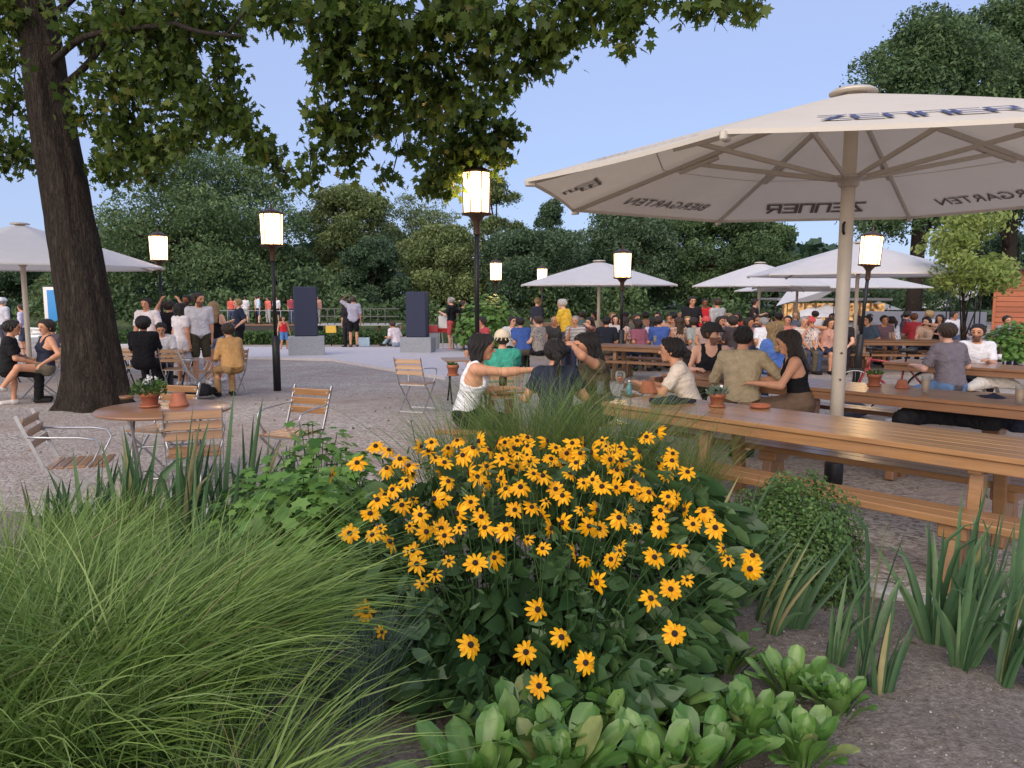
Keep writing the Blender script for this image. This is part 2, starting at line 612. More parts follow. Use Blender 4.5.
def person(loc, heading, label, group=None, H=1.75, sit=None, lean=0., side=0., lh=None, rh=None, lf=None, rf=None, yaw=0., nod=0., roll=0.,
           fem=False, fat=0., skin='fair', hair='dark', cut='short', top=(200, 200, 200), sleeve=.55, hem=.02, neck=0., tank=False, top_patt=None, top_stripe=None,
           legs='long', bottom=(40, 40, 50), shoe=(40, 38, 36), hat=None, glasses=False, curl=.6, vox=.022, beard=False, pull=None, scale=None):
    """heading 0 = looking away from the camera (+Y), 90 = to the left, -90 = to the right, 180 = towards the camera"""
    s = H / 1.75
    near = vox < .014
    Z = Vector((0, 0, 1)); FW = Vector((0, 1, 0)); X = Vector((1, 0, 0))
    pel = Vector((0, 0, (sit + .1) if sit is not None else .95 * s))
    sp = Vector((math.sin(side), math.sin(lean) * math.cos(side), math.cos(lean) * math.cos(side)))
    fwd = Vector((0, math.cos(lean), -math.sin(lean)))
    S = lambda t: pel + sp * (.50 * s * t)
    base = S(1.0)
    shw = (.155 if fem else .18) * s
    # head
    hc = base + sp * (.10 * s) + Z * (.065 * s) + FW * (.025 + .04 * math.sin(lean)) * s
    rotH = Matrix.Rotation(yaw, 3, 'Z') @ Matrix.Rotation(-nod, 3, 'X') @ Matrix.Rotation(roll, 3, 'Y')
    hx, hf, hu = rotH @ X, rotH @ FW, rotH @ Z
    Hp = lambda x, y, z: hc + (hx * x + hf * y + hu * z) * s
    sh = {-1: S(.93) - X * shw, 1: S(.93) + X * shw}
    hand = {}; elb = {}; wri = {}
    for sg, tg in ((-1, lh), (1, rh)):
        if tg is None:
            tg = (sg * .23, .03, .80 * s) if sit is None else (sg * .15, .38, sit + .22)
        tg = Vector(tg)
        hint = Vector((sg * .5, -.75, -.5)) if tg.z < sh[sg].z + .1 else Vector((sg * 1., .1, -.3))
        elb[sg], wri[sg] = ik(sh[sg], tg, .285 * s, .255 * s, hint)
    hip = {-1: pel - X * .088 * s, 1: pel + X * .088 * s}
    kne = {}; ank = {}
    for sg, tg in ((-1, lf), (1, rf)):
        if tg is None:
            tg = (sg * .11, .0, .075) if sit is None else (sg * .13, .40 * s, .075)
        kne[sg], ank[sg] = ik(hip[sg] - Z * .02, tg, .435 * s, .42 * s, Vector((sg * .12, 1, .25)))
    pts = [hc + Z * .2, hc - Z * .1, pel - Z * .22] + [d[k] for d in (sh, elb, wri, hip, kne, ank) for k in (-1, 1)]
    P = np.array([tuple(p) for p in pts])
    lo = P.min(axis=0) - .27; hi = P.max(axis=0) + .27
    lo[2] = max(lo[2], -.06)

    def torso(F, g, up=1.0, k=.05):
        w = (.9 if fem else 1.) * s
        F.cap(S(.0) - X * .075 * s, S(.0) + X * .075 * s, (.112 + g) * s + fat * .3, (.112 + g) * s + fat * .3, k)
        F.cap(S(.22) - X * .062 * w, S(.22) + X * .062 * w, (.098 + g) * s + fat, (.098 + g) * s + fat, k)
        F.cap(S(.42) - X * .06 * w, S(.42) + X * .06 * w, (.094 + g - (.008 if fem else 0)) * s + fat, (.094 + g) * s + fat, k)
        F.cap(S(.66) - X * .08 * w, S(.66) + X * .08 * w, (.104 + g) * s + fat * .5, (.104 + g) * s + fat * .5, k)
        F.cap(S(.84) - X * .10 * w, S(.84) + X * .10 * w, (.082 + g) * s, (.082 + g) * s, k)
        F.cap(S(.95) - X * shw * .85, S(.95) + X * shw * .85, (.052 + g) * s, (.052 + g) * s, k)
        F.cap(S(.98), S(1.06), (.062 + g * .6) * s, (.054 + g * .3) * s, k)
        if fem:
            for q in (-1, 1):
                c = S(.66) + X * q * .068 * s + fwd * .075 * s
                F.cap(c, c - sp * .01, (.058 + g) * s, (.056 + g) * s, .04)

    # ---------------- body
    F = Field(lo, hi, vox)
    torso(F, 0)
    F.cap(base - sp * .04, hc - hu * .05 * s - hf * .015 * s, .054 * s, .05 * s, .02)
    F.cap(Hp(0, -.035, .03), Hp(0, .025, .03), .088 * s, .084 * s, .03)
    F.cap(Hp(0, .03, -.02), Hp(0, .052, -.082), .064 * s, .036 * s, .03)
    F.cap(Hp(-.02, .06, .03), Hp(.02, .06, .03), .036 * s, .036 * s, .03)
    F.cap(Hp(0, .092, .012), Hp(0, .114, -.03), .009 * s, .015 * s, .012)
    F.cap(Hp(-.018, .086, -.056), Hp(.018, .086, -.056), .012 * s, .012 * s, .012)
    for q in (-1, 1):
        F.cap(Hp(q * .083, -.012, .018), Hp(q * .088, -.006, -.026), .018 * s, .012 * s, .01)
    for q in (-1, 1):
        F.cap(sh[q], sh[q].lerp(elb[q], .25), .053 * s, .05 * s, .03)
        F.cap(sh[q], elb[q], .05 * s, .039 * s, .02)
        F.cap(elb[q], wri[q], .041 * s, .027 * s, .02)
        F.cap(elb[q], elb[q].lerp(wri[q], .4), .04 * s, .04 * s, .02)
        # hand
        fa = (wri[q] - elb[q]).normalized()
        pn = Vector((0, 0, -1)) if abs(fa.z) < .75 else Vector((-q, 0, 0))
        pn = (pn - fa * pn.dot(fa)).normalized()
        ac = fa.cross(pn).normalized()                    # across the palm
        th = ac if ac.dot(Vector((-q, 0, 0))) > ac.dot(Vector((q, 0, 0))) else -ac
        if abs(fa.z) > .75: th = ac if ac.y > 0 else -ac
        pc = wri[q] + fa * .085 * s
        for o in (-.026, 0, .026):
            F.cap(wri[q] + fa * .02 * s + ac * o * .6 * s, pc + ac * o * s, .017 * s, .016 * s, .015)
        if near:
            for i, (o, ln) in enumerate(((-.033, .062), (-.011, .074), (.011, .07), (.033, .055))):
                if th.dot(ac) > 0: o = -o
                a0 = pc + ac * o * s
                d1 = (fa + pn * curl * .6).normalized(); d2 = (fa + pn * curl * 1.6).normalized()
                a1 = a0 + d1 * ln * .55 * s; a2 = a1 + d2 * ln * .55 * s
                F.cap(a0, a1, .0098 * s, .009 * s, .004); F.cap(a1, a2, .009 * s, .0078 * s, .003)
            b0 = wri[q] + fa * .03 * s + th * .026 * s
            b1 = b0 + (fa * .7 + th * .8 + pn * .25).normalized() * .045 * s
            b2 = b1 + (fa + th * .15 + pn * .4).normalized() * .035 * s
            F.cap(b0, b1, .013 * s, .011 * s, .008); F.cap(b1, b2, .0105 * s, .009 * s, .004)
        else:
            F.cap(pc, pc + (fa + pn * curl).normalized() * .07 * s, .024 * s, .016 * s, .02)
            F.cap(wri[q] + fa * .03 * s, wri[q] + (fa * .08 + th * .05) * s, .014 * s, .011 * s, .01)
        # leg
        F.cap(hip[q], kne[q], .084 * s + fat * .3, .054 * s, .04)
        F.cap(kne[q], ank[q], .052 * s, .036 * s, .03)
        cm = kne[q].lerp(ank[q], .3); kd = (ank[q] - kne[q]).normalized()
        back = (Vector((0, -1, 0)) - kd * -kd.y); back = back.normalized() if back.length > .1 else Vector((0, 0, -1))
        F.cap(cm + back * .014, cm + kd * .1 + back * .008, .05 * s, .044 * s, .03)
        tdir = Vector((q * .15, 1, 0)).normalized()
        F.cap(ank[q] - Z * .03 - tdir * .03, ank[q] - Z * .038 + tdir * .15 * s, .033 * s, .026 * s, .03)
    sc, hcv = SKIN[skin], HAIR[hair]

    def colfn(V):
        c = np.tile(np.array(sc), (len(V), 1))
        d = V - np.array(hc)
        lx, ly, lz = d @ np.array(hx) / s, d @ np.array(hf) / s, d @ np.array(hu) / s
        face = ly > .05
        for q in (-1, 1):
            c[face & (((lx - q * .034) / .017) ** 2 + ((lz - .008) / .010) ** 2 < 1)] = (.03, .02, .015)
            c[face & (np.abs(lx - q * .036) < .022) & (np.abs(lz - .032) < .006)] = np.array(hcv) * .8 + np.array(sc) * .12
        c[face & (np.abs(lx) < .026) & (np.abs(lz + .056) < .009)] = np.array(sc) * np.array((.75, .45, .45))
        if beard:
            m = (ly > .0) & (lz < -.035) & (lz > -.14) & ~(face & (np.abs(lx) < .024) & (np.abs(lz + .056) < .007))
            c[m] = np.array(hcv) * .7 + np.array(sc) * .2
        if cut in ('short', 'buzz'):
            m = (ly * .8 - lz * .6 < .03) & (lz > -.06)
            c[m] = np.array(hcv) * .8 + np.array(sc) * .1
        return c

    root = field_obj('person', F, skin_mat(), None, colfn)
    root.location = loc
    root.rotation_euler = (0, 0, R(heading))
    if scale: root.scale = (scale,) * 3
    tag(root, label, 'person', group)
    vc = vox
    ph = rng.random(6) * 6

    def wr(F_, X_, Y_, Z_):
        a = .0045 if near else .007
        return F_ + a * np.sin(X_ * 31 + 9 * np.sin(Z_ * 13 + ph[0]) + ph[1]) * np.sin(Z_ * 37 + 5 * np.sin(X_ * 17 + ph[2]) + Y_ * 23)

    # ---------------- upper garment
    g = .014 if near else .02
    T = Field(lo, hi, vc)
    torso(T, g)
    if fem and tank == 'loose':
        T.cap(S(.0) - X * .08, S(.0) + X * .08, .15 * s, .15 * s, .05)
    spn, bn = np.array(sp), np.array(base)
    pn_ = np.array(pel)
    fn_ = np.array(fwd)

    def topcut(F_, X_, Y_, Z_):
        u = (X_ - bn[0]) * spn[0] + (Y_ - bn[1]) * spn[1] + (Z_ - bn[2]) * spn[2]
        fr = (X_ - bn[0]) * fn_[0] + (Y_ - bn[1]) * fn_[1] + (Z_ - bn[2]) * fn_[2]
        lx = X_ - bn[0]
        f = np.maximum(F_, u - (.045 - neck * .0) * s + np.maximum(fr, 0) * (.55 + neck * 3))
        if tank:
            arm = np.abs(lx) - (.125 + np.maximum(-u - .16, 0) * .9) * s
            f = np.maximum(f, np.where(u > -.2 * s, arm, -1))
            scoop = .075 * s - np.sqrt(lx ** 2 + (u - .0) ** 2 * .5)
            f = np.maximum(f, np.where(u > -.14 * s, scoop, -1))
        h = (X_ - pn_[0]) * spn[0] + (Y_ - pn_[1]) * spn[1] + (Z_ - pn_[2]) * spn[2]
        return np.maximum(f, -h - hem * s)

    T.every(topcut)
    if not tank and sleeve > 0:
        for q in (-1, 1):
            A = Field(lo, hi, vc)
            e = sh[q].lerp(elb[q], min(sleeve * 2, 1)) if sleeve <= .5 else elb[q]
            A.cap(sh[q], e, (.056 + g) * s, (.048 + g) * s if sleeve <= .5 else (.043 + g) * s, .02)
            A.cap(S(.9) + X * q * shw * .5, sh[q], (.06 + g) * s, (.058 + g) * s, .03)
            end, dv = e, (elb[q] - sh[q]).normalized()
            if sleeve > .5:
                w2 = elb[q].lerp(wri[q], (sleeve - .5) * 2)
                A.cap(elb[q], w2, (.042 + g) * s, (.034 + g) * s, .02)
                end, dv = w2, (wri[q] - elb[q]).normalized()
            en, dn = np.array(end), np.array(dv)
            A.every(lambda F_, X_, Y_, Z_: np.maximum(F_, np.where((X_ - en[0]) ** 2 + (Y_ - en[1]) ** 2 + (Z_ - en[2]) ** 2 < .02 * s * s,
                    (X_ - en[0]) * dn[0] + (Y_ - en[1]) * dn[1] + (Z_ - en[2]) * dn[2], -1)))
            hh = np.maximum(.02 - np.abs(T.F - A.F), 0) / .02
            T.F = np.minimum(T.F, A.F) - hh * hh * .005
    T.every(wr)
    field_obj('shirt' if not tank else 'tank_top', T, cloth(top, top_stripe, top_patt), root)
    # ---------------- lower garment
    B = Field(lo, hi, vc)
    g2 = .011 if near else .016
    B.cap(S(.0) - X * .075 * s, S(.0) + X * .075 * s, (.115 + g2) * s + fat * .3, (.115 + g2) * s + fat * .3, .03)
    B.cap(S(.2) - X * .06 * s, S(.2) + X * .06 * s, (.098 + g2) * s + fat * .8, (.098 + g2) * s + fat * .8, .03)
    nm = 'trousers'
    for q in (-1, 1):
        if legs == 'long':
            B.cap(hip[q], kne[q], (.088 + g2) * s, (.058 + g2) * s, .03)
            B.cap(kne[q], kne[q].lerp(ank[q], .93), (.056 + g2) * s, (.045 + g2) * s, .02)
        elif legs in ('shorts', 'hotpants'):
            nm = 'shorts'
            fr = .8 if legs == 'shorts' else .38
            B.cap(hip[q], hip[q].lerp(kne[q], fr), (.09 + g2) * s, (.07 + g2) * s, .03)
        elif legs == 'skirt':
            nm = 'skirt'
            e = hip[q].lerp(kne[q], .75)
            B.cap(hip[q], e, (.10 + g2) * s, (.12 + g2) * s, .08)
            B.cap(pel, (hip[-1].lerp(kne[-1], .7) + hip[1].lerp(kne[1], .7)) / 2, .12 * s, .13 * s, .06)
        elif legs == 'midi':
            nm = 'skirt'
            e = kne[q].lerp(ank[q], .35)
            B.cap(hip[q], kne[q], (.10 + g2) * s, (.11 + g2) * s, .08); B.cap(kne[q], e, .11 * s, .12 * s, .08)
    B.every(lambda F_, X_, Y_, Z_: np.maximum(wr(F_, X_, Y_, Z_), (Z_ - pn_[2]) - .16 * s))
    field_obj(nm, B, cloth(bottom), root)
    # ---------------- shoes
    if shoe:
        for q in (-1, 1):
            K = Field(np.array(ank[q]) - .3, np.array(ank[q]) + .3, max(vox * .8, .009))
            tdir = Vector((q * .15, 1, 0)).normalized()
            a0 = ank[q] - Z * .028 - tdir * .035; a1 = ank[q] - Z * .034 + tdir * .165 * s
            K.cap(a0, a1, .044 * s, .037 * s, .02)
            K.cap(ank[q], ank[q] - Z * .03, .042 * s, .045 * s, .02)
            az = ank[q].z
            K.every(lambda F_, X_, Y_, Z_: np.maximum(np.maximum(F_, Z_ - az - .012), -(Z_ - az + .07)))
            field_obj('shoe', K, cloth(shoe), root)
    # ---------------- hair
    v2 = vox * .8
    hlo = np.array(hc) - .28; hhi = np.array(hc) + .28
    hlo[2] -= .25
    hxn, hfn, hun, hcn = np.array(hx), np.array(hf), np.array(hu), np.array(hc)

    def loc3(X_, Y_, Z_):
        dx, dy, dz = X_ - hcn[0], Y_ - hcn[1], Z_ - hcn[2]
        return [(dx * v[0] + dy * v[1] + dz * v[2]) / s for v in (hxn, hfn, hun)]

    def strands(F_, X_, Y_, Z_, a=.004):
        lx, ly, lz = loc3(X_, Y_, Z_)
        an = np.arctan2(lx, -ly)
        return F_ + a * np.sin(an * 17 + 4 * np.sin(lz * 25 + ph[3])) + a * .7 * np.sin(an * 41 + lz * 30 + ph[4])

    if cut not in ('bald', 'none'):
        Hf = Field(hlo, hhi, v2)
        th_ = {'buzz': .006, 'short': .010, 'curly': .032}.get(cut, .02)
        Hf.cap(Hp(0, -.038, .034), Hp(0, .022, .036), (.09 + th_) * s, (.084 + th_) * s, .02)

        def hairline(F_, X_, Y_, Z_):
            lx, ly, lz = loc3(X_, Y_, Z_)
            f = np.maximum(F_, (ly * .8 - lz * .6 - .028) * s)
            low = {'short': -.07, 'buzz': -.05, 'curly': -.09}.get(cut, -.1)
            return np.maximum(f, (low - lz) * s)
        Hf.every(hairline)
        if cut in ('short', 'curly', 'bob'):
            for k in range(34 if cut == 'curly' else 16):
                d = rng.normal(size=3); d /= np.linalg.norm(d)
                d[2] = abs(d[2]) * .9 + .05
                if d[1] > .45 and d[2] < .65: d[1] = -d[1]
                a0 = Hp(d[0] * .082, d[1] * .096 - .008, .034 + d[2] * .082); a1 = Hp(d[0] * .092 + rng.normal() * .012, d[1] * .108 - .008 + rng.normal() * .012, .034 + d[2] * .096)
                Hf.cap(a0, a1, .022 * s, .014 * s, .012)
        if cut in ('long', 'wavy'):
            for o in (-.06, -.02, .02, .06):
                Hf.cap(Hp(o, -.07, .02), Hp(o * 1.2, -.085, -.13), .05 * s, .05 * s, .03)
                Hf.cap(Hp(o * 1.2, -.085, -.13), S(.72) + X * o * 1.3 * s - fwd * .12 * s, .05 * s, .028 * s, .03)
            for q in (-1, 1):
                Hf.cap(Hp(q * .08, -.02, .03), Hp(q * .085, .0, -.13), .034 * s, .034 * s, .03)
                if cut == 'wavy':
                    Hf.cap(Hp(q * .085, .0, -.12), S(.72) + X * q * .1 * s + fwd * .08 * s, .04 * s, .03 * s, .03)
        if cut == 'bob':
            for q in (-1, 1):
                Hf.cap(Hp(q * .078, -.03, .03), Hp(q * .082, -.02, -.1), .038 * s, .034 * s, .03)
            Hf.cap(Hp(-.05, -.08, 0), Hp(-.05, -.08, -.1), .045 * s, .04 * s, .03)
            Hf.cap(Hp(.05, -.08, 0), Hp(.05, -.08, -.1), .045 * s, .04 * s, .03)
        if cut == 'pony':
            Hf.cap(Hp(0, -.11, .04), Hp(0, -.17, -.02), .032 * s, .038 * s, .02)
            Hf.cap(Hp(0, -.17, -.02), Hp(0, -.16, -.2), .038 * s, .018 * s, .02)
        if cut == 'bun':
            Hf.cap(Hp(0, -.13, .05), Hp(0, -.14, .05), .045 * s, .045 * s, .015)
        Hf.every(lambda F_, X_, Y_, Z_: strands(F_, X_, Y_, Z_, .0045 if near else .007))
        field_obj('hair', Hf, hair_mat(hair), root)
    if hat:
        Hf = Field(hlo, hhi, v2)
        g3 = .024
        Hf.cap(Hp(0, -.035, .045), Hp(0, .03, .045), (.09 + g3) * s, (.086 + g3) * s, .02)
        Hf.every(lambda F_, X_, Y_, Z_: np.maximum(F_, (.035 - loc3(X_, Y_, Z_)[2]) * s))
        if hat[0] == 'cap':
            dirn = -1 if hat[2:] == ('back',) else 1
            for o in (-.045, 0, .045):
                Hf.cap(Hp(o, dirn * .09, .048), Hp(o * .9, dirn * .165, .04), .012 * s, .009 * s, .012)
        else:
            for k in range(14):
                a = 2 * PI * k / 14
                Hf.cap(Hp(.09 * math.cos(a), .1 * math.sin(a), .045), Hp(.15 * math.cos(a), .16 * math.sin(a), .0), .011 * s, .009 * s, .015)
        field_obj('hat', Hf, cloth(hat[1]), root)
    if glasses:
        gb = MB()
        for q in (-1, 1):
            ring = [Hp(q * .036 + .02 * math.cos(a), .1, .008 + .016 * math.sin(a)) for a in np.linspace(0, 2 * PI, 13)]
            gb.tube(ring, .0022, 5)
            gb.tube([Hp(q * .057, .099, .012), Hp(q * .087, .0, .014)], .002, 5)
        gb.tube([Hp(-.016, .101, .012), Hp(.016, .101, .012)], .002, 5)
        gb.build('glasses', M_['dark_metal'], root)
    return root


M_ = {}
# ------------------------------------------------------------------ camera, sky, sun
cam_d = bpy.data.cameras.new('camera')
cam_d.sensor_width = 36
cam_d.lens = 36 * FPX / 1024
cam_d.clip_end = 2000
cam_d.clip_start = .05
cam = bpy.data.objects.new('camera', cam_d)
COL.objects.link(cam)
cam.location = (0, 0, EYE)
cam.rotation_euler = (PI / 2 - PITCH, 0, 0)
SC.camera = cam

SUN_EL, SUN_ROT = R(12.0), R(205)
w = bpy.data.worlds.new('World')
SC.world = w
w.use_nodes = True
nt = w.node_tree
bg = nt.nodes['Background']
sky = nt.nodes.new('ShaderNodeTexSky')
sky.sky_type = 'NISHITA'
sky.sun_disc = False
sky.sun_elevation = SUN_EL
sky.sun_rotation = SUN_ROT
sky.air_density = 1.0
sky.dust_density = .3
sky.ozone_density = 4
mxs = nt.nodes.new('ShaderNodeMix')
mxs.data_type = 'RGBA'
mxs.inputs[0].default_value = .72            # the even lavender veil of the hour after sunset
mxs.inputs[7].default_value = (3.18, 3.76, 5.95, 1)
nt.links.new(sky.outputs[0], mxs.inputs[6])
nt.links.new(mxs.outputs[2], bg.inputs['Color'])
bg.inputs['Strength'].default_value = SKY_STR
sl = bpy.data.lights.new('sun', 'SUN')
sl.energy = SUN_STR
sl.angle = R(75)
sl.color = (1, .84, .66)
so = bpy.data.objects.new('sun', sl)
COL.objects.link(so)
so.rotation_euler = (PI / 2 - R(30), 0, PI - SUN_ROT)   # the glow left above the western skyline
SC.view_settings.view_transform = 'Standard'
SC.view_settings.look = 'None'
SC.view_settings.exposure = 0
SC.cycles.use_denoising = True
SC.cycles.max_bounces = 6
SC.cycles.transparent_max_bounces = 8

# ------------------------------------------------------------------ materials of the setting
def mk_gravel():
    t = NT('gravel')
    v = t.coords('World')
    vo = t.n('ShaderNodeTexVoronoi'); vo.inputs['Scale'].default_value = 30
    t.l(v, vo.inputs['Vector'])
    fine = t.noise(v, 120, 3, .7)
    big = t.noise(v, .55, 5, .6)
    mid = t.noise(v, 4.0, 5, .65)
    hue = t.n('ShaderNodeSeparateColor'); t.l(vo.outputs['Color'], hue.inputs[0])
    stone = t.ramp(hue.outputs[0], [(.0, (.19, .165, .145)), (.4, (.45, .415, .37)), (.8, (.60, .56, .51)), (1, (.70, .65, .61))])
    dirt = t.ramp(mid, [(.3, (.28, .215, .18)), (.7, (.47, .395, .35))])
    c = t.mix(t.ramp(big, [(.36, (0, 0, 0)), (.62, (1, 1, 1))]), dirt, stone)
    c = t.mix(t.math('MULTIPLY', fine, .4), c, (.22, .195, .18))
    c = t.mix(t.ramp(t.noise(v, .28, 4, .6), [(.45, (0, 0, 0)), (.7, (.5, .5, .5))]), c, (.20, .165, .14))
    t.base(c)
    t.set(.92, spec=.2)
    h = t.math('ADD', t.math('MULTIPLY', vo.outputs['Distance'], -.7), t.math('MULTIPLY', mid, .9))
    t.bump(h, .65, .03)
    return t.mat


def mk_soil():
    t = NT('soil')
    v = t.coords('World')
    f = t.noise(v, 34, 8, .78); g = t.noise(v, 3, 4)
    vo = t.n('ShaderNodeTexVoronoi'); vo.inputs['Scale'].default_value = 85; t.l(v, vo.inputs['Vector'])
    hue = t.n('ShaderNodeSeparateColor'); t.l(vo.outputs['Color'], hue.inputs[0])
    c = t.ramp(f, [(.32, (.14, .118, .10)), (.52, (.33, .29, .255)), (.72, (.56, .51, .46))])
    c = t.mix(t.math('MULTIPLY', g, .35), c, (.17, .135, .105))
    fl = t.math('MULTIPLY', t.math('GREATER_THAN', hue.outputs[0], .965), t.math('LESS_THAN', vo.outputs['Distance'], .32))
    c = t.mix(fl, c, (.6, .57, .55))
    t.base(c); t.set(.95, spec=.15)
    t.bump(t.math('ADD', f, t.math('MULTIPLY', vo.outputs['Distance'], -.25)), .9, .04)
    return t.mat


M_['gravel'] = mk_gravel()
M_['soil'] = mk_soil()
M_['concrete'] = m_plain('concrete', (.42, .40, .39), .85, var=.2, scale=18, bump=.3)
M_['stone_pale'] = m_plain('pale stone paving', (.55, .52, .53), .7, var=.07, scale=5, bump=.1)
M_['grey_block'] = m_plain('grey block', (.30, .32, .35), .75, var=.12, scale=12, bump=.2)
M_['dark_metal'] = m_plain('dark metal', (.028, .027, .028), .45, .5, var=.2)
M_['bronze'] = m_plain('brown metal', (.09, .055, .035), .4, .6, var=.2)
M_['steel'] = m_plain('galvanised steel', (.52, .52, .53), .38, .85, var=.12)
M_['white_metal'] = m_plain('white paint', (.72, .71, .69), .4, var=.05)
M_['cream_pole'] = m_plain('cream painted pole', (.60, .53, .43), .4, var=.08, scale=6)
M_['rib'] = m_plain('beige aluminium', (.50, .45, .38), .4, .2, var=.06)
M_['terracotta'] = m_plain('terracotta', (.36, .12, .062), .75, var=.22, scale=16, bump=.25)
M_['potsoil'] = m_plain('potting soil', (.03, .02, .015), .95, var=.4, scale=60, bump=.6)
M_['navy'] = m_plain('navy fabric grille', (.030, .038, .075), .8, var=.1, scale=200, bump=.2)
M_['orange'] = m_wood('orange boards', (.40, .115, .05), (.52, .17, .075), .6, (2, 20, 20), coat=0)
M_['wood'] = m_wood('varnished pine', (.32, .152, .05), (.50, .26, .092), .33, weather=.22)
M_['wood_red'] = m_wood('varnished teak', (.27, .115, .042), (.41, .195, .075), .32, weather=.22)
M_['wood_dark'] = m_wood('dark pine', (.20, .095, .035), (.32, .15, .06), .42)
M_['rubber'] = m_plain('rubber', (.02, .02, .02), .7)
M_['red_paint'] = m_plain('red paint', (.42, .03, .03), .3, var=.05, coat=.5)
M_['glass'] = None


def mk_canvas(name, c, trans):
    t = NT(name)
    f = t.noise(t.coords('Object'), 2.2, 5, .6)
    f2 = t.noise(t.coords('Object', (400, 400, 400)), 1, 2)
    col = t.ramp(f, [(.25, tuple(x * .92 for x in c)), (.75, c)])
    t.base(col); t.set(.8, spec=.2)
    t.bump(t.math('ADD', t.math('MULTIPLY', f2, .05), f), .3, .04)
    tr = t.n('ShaderNodeBsdfTranslucent'); t.l(t.mix(1., col, (1, .93, .84), 'MULTIPLY'), tr.inputs['Color'])
    ms = t.n('ShaderNodeMixShader'); ms.inputs[0].default_value = trans
    t.l(t.b.outputs[0], ms.inputs[1]); t.l(tr.outputs[0], ms.inputs[2]); t.l(ms.outputs[0], t.out.inputs['Surface'])
    return t.mat


M_['canvas'] = mk_canvas('cream canvas', (.74, .695, .615), .25)
M_['canvas_far'] = mk_canvas('white canvas', (.80, .79, .79), .25)


def mk_glass(name, c, rough=.03):
    t = NT(name)
    t.base(c); t.set(rough)
    t.b.inputs['Transmission Weight'].default_value = 1
    t.b.inputs['IOR'].default_value = 1.3
    return t.mat


def mk_thin(name, c, body=.12):
    t = NT(name)
    tr = t.n('ShaderNodeBsdfTransparent'); tr.inputs['Color'].default_value = (*c, 1)
    t.base(tuple(x * .8 for x in c)); t.set(.06, spec=.6)
    fr = t.n('ShaderNodeFresnel'); fr.inputs['IOR'].default_value = 1.45
    ms = t.n('ShaderNodeMixShader'); t.l(t.math('ADD', t.math('MULTIPLY', fr.outputs[0], .45), body), ms.inputs[0])
    t.l(tr.outputs[0], ms.inputs[1]); t.l(t.b.outputs[0], ms.inputs[2]); t.l(ms.outputs[0], t.out.inputs['Surface'])
    return t.mat


M_['glass'] = mk_thin('clear glass', (.94, .96, .96), .03)
M_['beer'] = mk_thin('beer', (.90, .50, .08), .5)
M_['aperol'] = mk_thin('orange drink', (.98, .30, .08), .4)
M_['blue_glass'] = mk_thin('blue bottle', (.25, .65, .75), .5)
M_['brown_glass'] = mk_thin('brown bottle', (.10, .05, .02), .5)


def mk_lamp():
    t = NT('lit lamp glass')
    em = t.n('ShaderNodeEmission')
    z = t.n('ShaderNodeSeparateXYZ'); t.l(t.n('ShaderNodeTexCoord').outputs['Generated'], z.inputs[0])
    c = t.ramp(z.outputs[2], [(0, (1, .62, .26)), (.25, (1, .76, .45)), (.8, (1, .76, .45)), (1, (1, .62, .28))])
    t.l(c, em.inputs['Color'])
    em.inputs['Strength'].default_value = LAMP_STR * 2
    tr = t.n('ShaderNodeBsdfTransparent'); ms = t.n('ShaderNodeMixShader'); ms.inputs[0].default_value = .5
    t.l(tr.outputs[0], ms.inputs[1]); t.l(em.outputs[0], ms.inputs[2])
    t.l(ms.outputs[0], t.out.inputs['Surface'])
    return t.mat


M_['lamp'] = mk_lamp()

G3 = [(.0, (.022, .045, .012)), (.5, (.045, .085, .022)), (1, (.085, .13, .04))]
M_['leaf_maple'] = m_leaf('maple leaves', [(.0, (.034, .068, .013)), (.55, (.080, .130, .022)), (.9, (.15, .195, .034)), (1, (.21, .19, .04))], .5)
M_['leaf_far_a'] = m_leaf('green leaves', [(.0, (.036, .070, .028)), (.5, (.080, .140, .052)), (1, (.15, .22, .085))], .2)  # far leaf colours are lightened, distance haze is put into them
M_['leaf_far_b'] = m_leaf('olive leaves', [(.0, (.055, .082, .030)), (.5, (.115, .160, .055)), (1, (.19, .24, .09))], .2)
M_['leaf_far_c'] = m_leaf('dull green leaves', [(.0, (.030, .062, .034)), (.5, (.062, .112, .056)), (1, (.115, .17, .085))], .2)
M_['leaf_young'] = m_leaf('young leaves', [(.0, (.13, .20, .04)), (.5, (.21, .29, .07)), (1, (.32, .39, .12))], .35)
M_['leaf_rud'] = m_leaf('dark broad leaves', [(.0, (.032, .085, .028)), (.5, (.072, .15, .052)), (1, (.135, .23, .085))], .22, .4, .45, patch=38)
M_['leaf_stem'] = m_leaf('green stems', [(.0, (.05, .10, .03)), (1, (.11, .17, .06))], .15)
M_['leaf_grass'] = m_leaf('grass blades', [(.0, (.07, .135, .024)), (.4, (.16, .26, .055)), (.78, (.27, .38, .11)), (.92, (.37, .42, .20)), (1, (.36, .26, .15))], .32, .45)
M_['leaf_feather'] = m_leaf('feather grass blades', [(.0, (.06, .12, .022)), (.6, (.13, .22, .05)), (.9, (.24, .30, .12)), (1, (.36, .33, .18))], .3, .45)
M_['leaf_blue'] = m_leaf('blue grass blades', [(.0, (.08, .13, .09)), (1, (.24, .31, .25))], .2, .5)
M_['leaf_iris'] = m_leaf('sword leaves', [(.0, (.04, .10, .045)), (.55, (.095, .185, .08)), (.88, (.17, .27, .13)), (.97, (.30, .32, .12)), (1, (.42, .36, .18))], .22, .42, .4, patch=22)
M_['leaf_lobed'] = m_leaf('lobed leaves', [(.0, (.045, .12, .022)), (.5, (.10, .215, .04)), (1, (.18, .32, .08))], .25, .5)
M_['leaf_box'] = m_leaf('small leaves', [(.0, (.028, .075, .016)), (.5, (.06, .13, .028)), (1, (.12, .21, .055))], .2, .45)
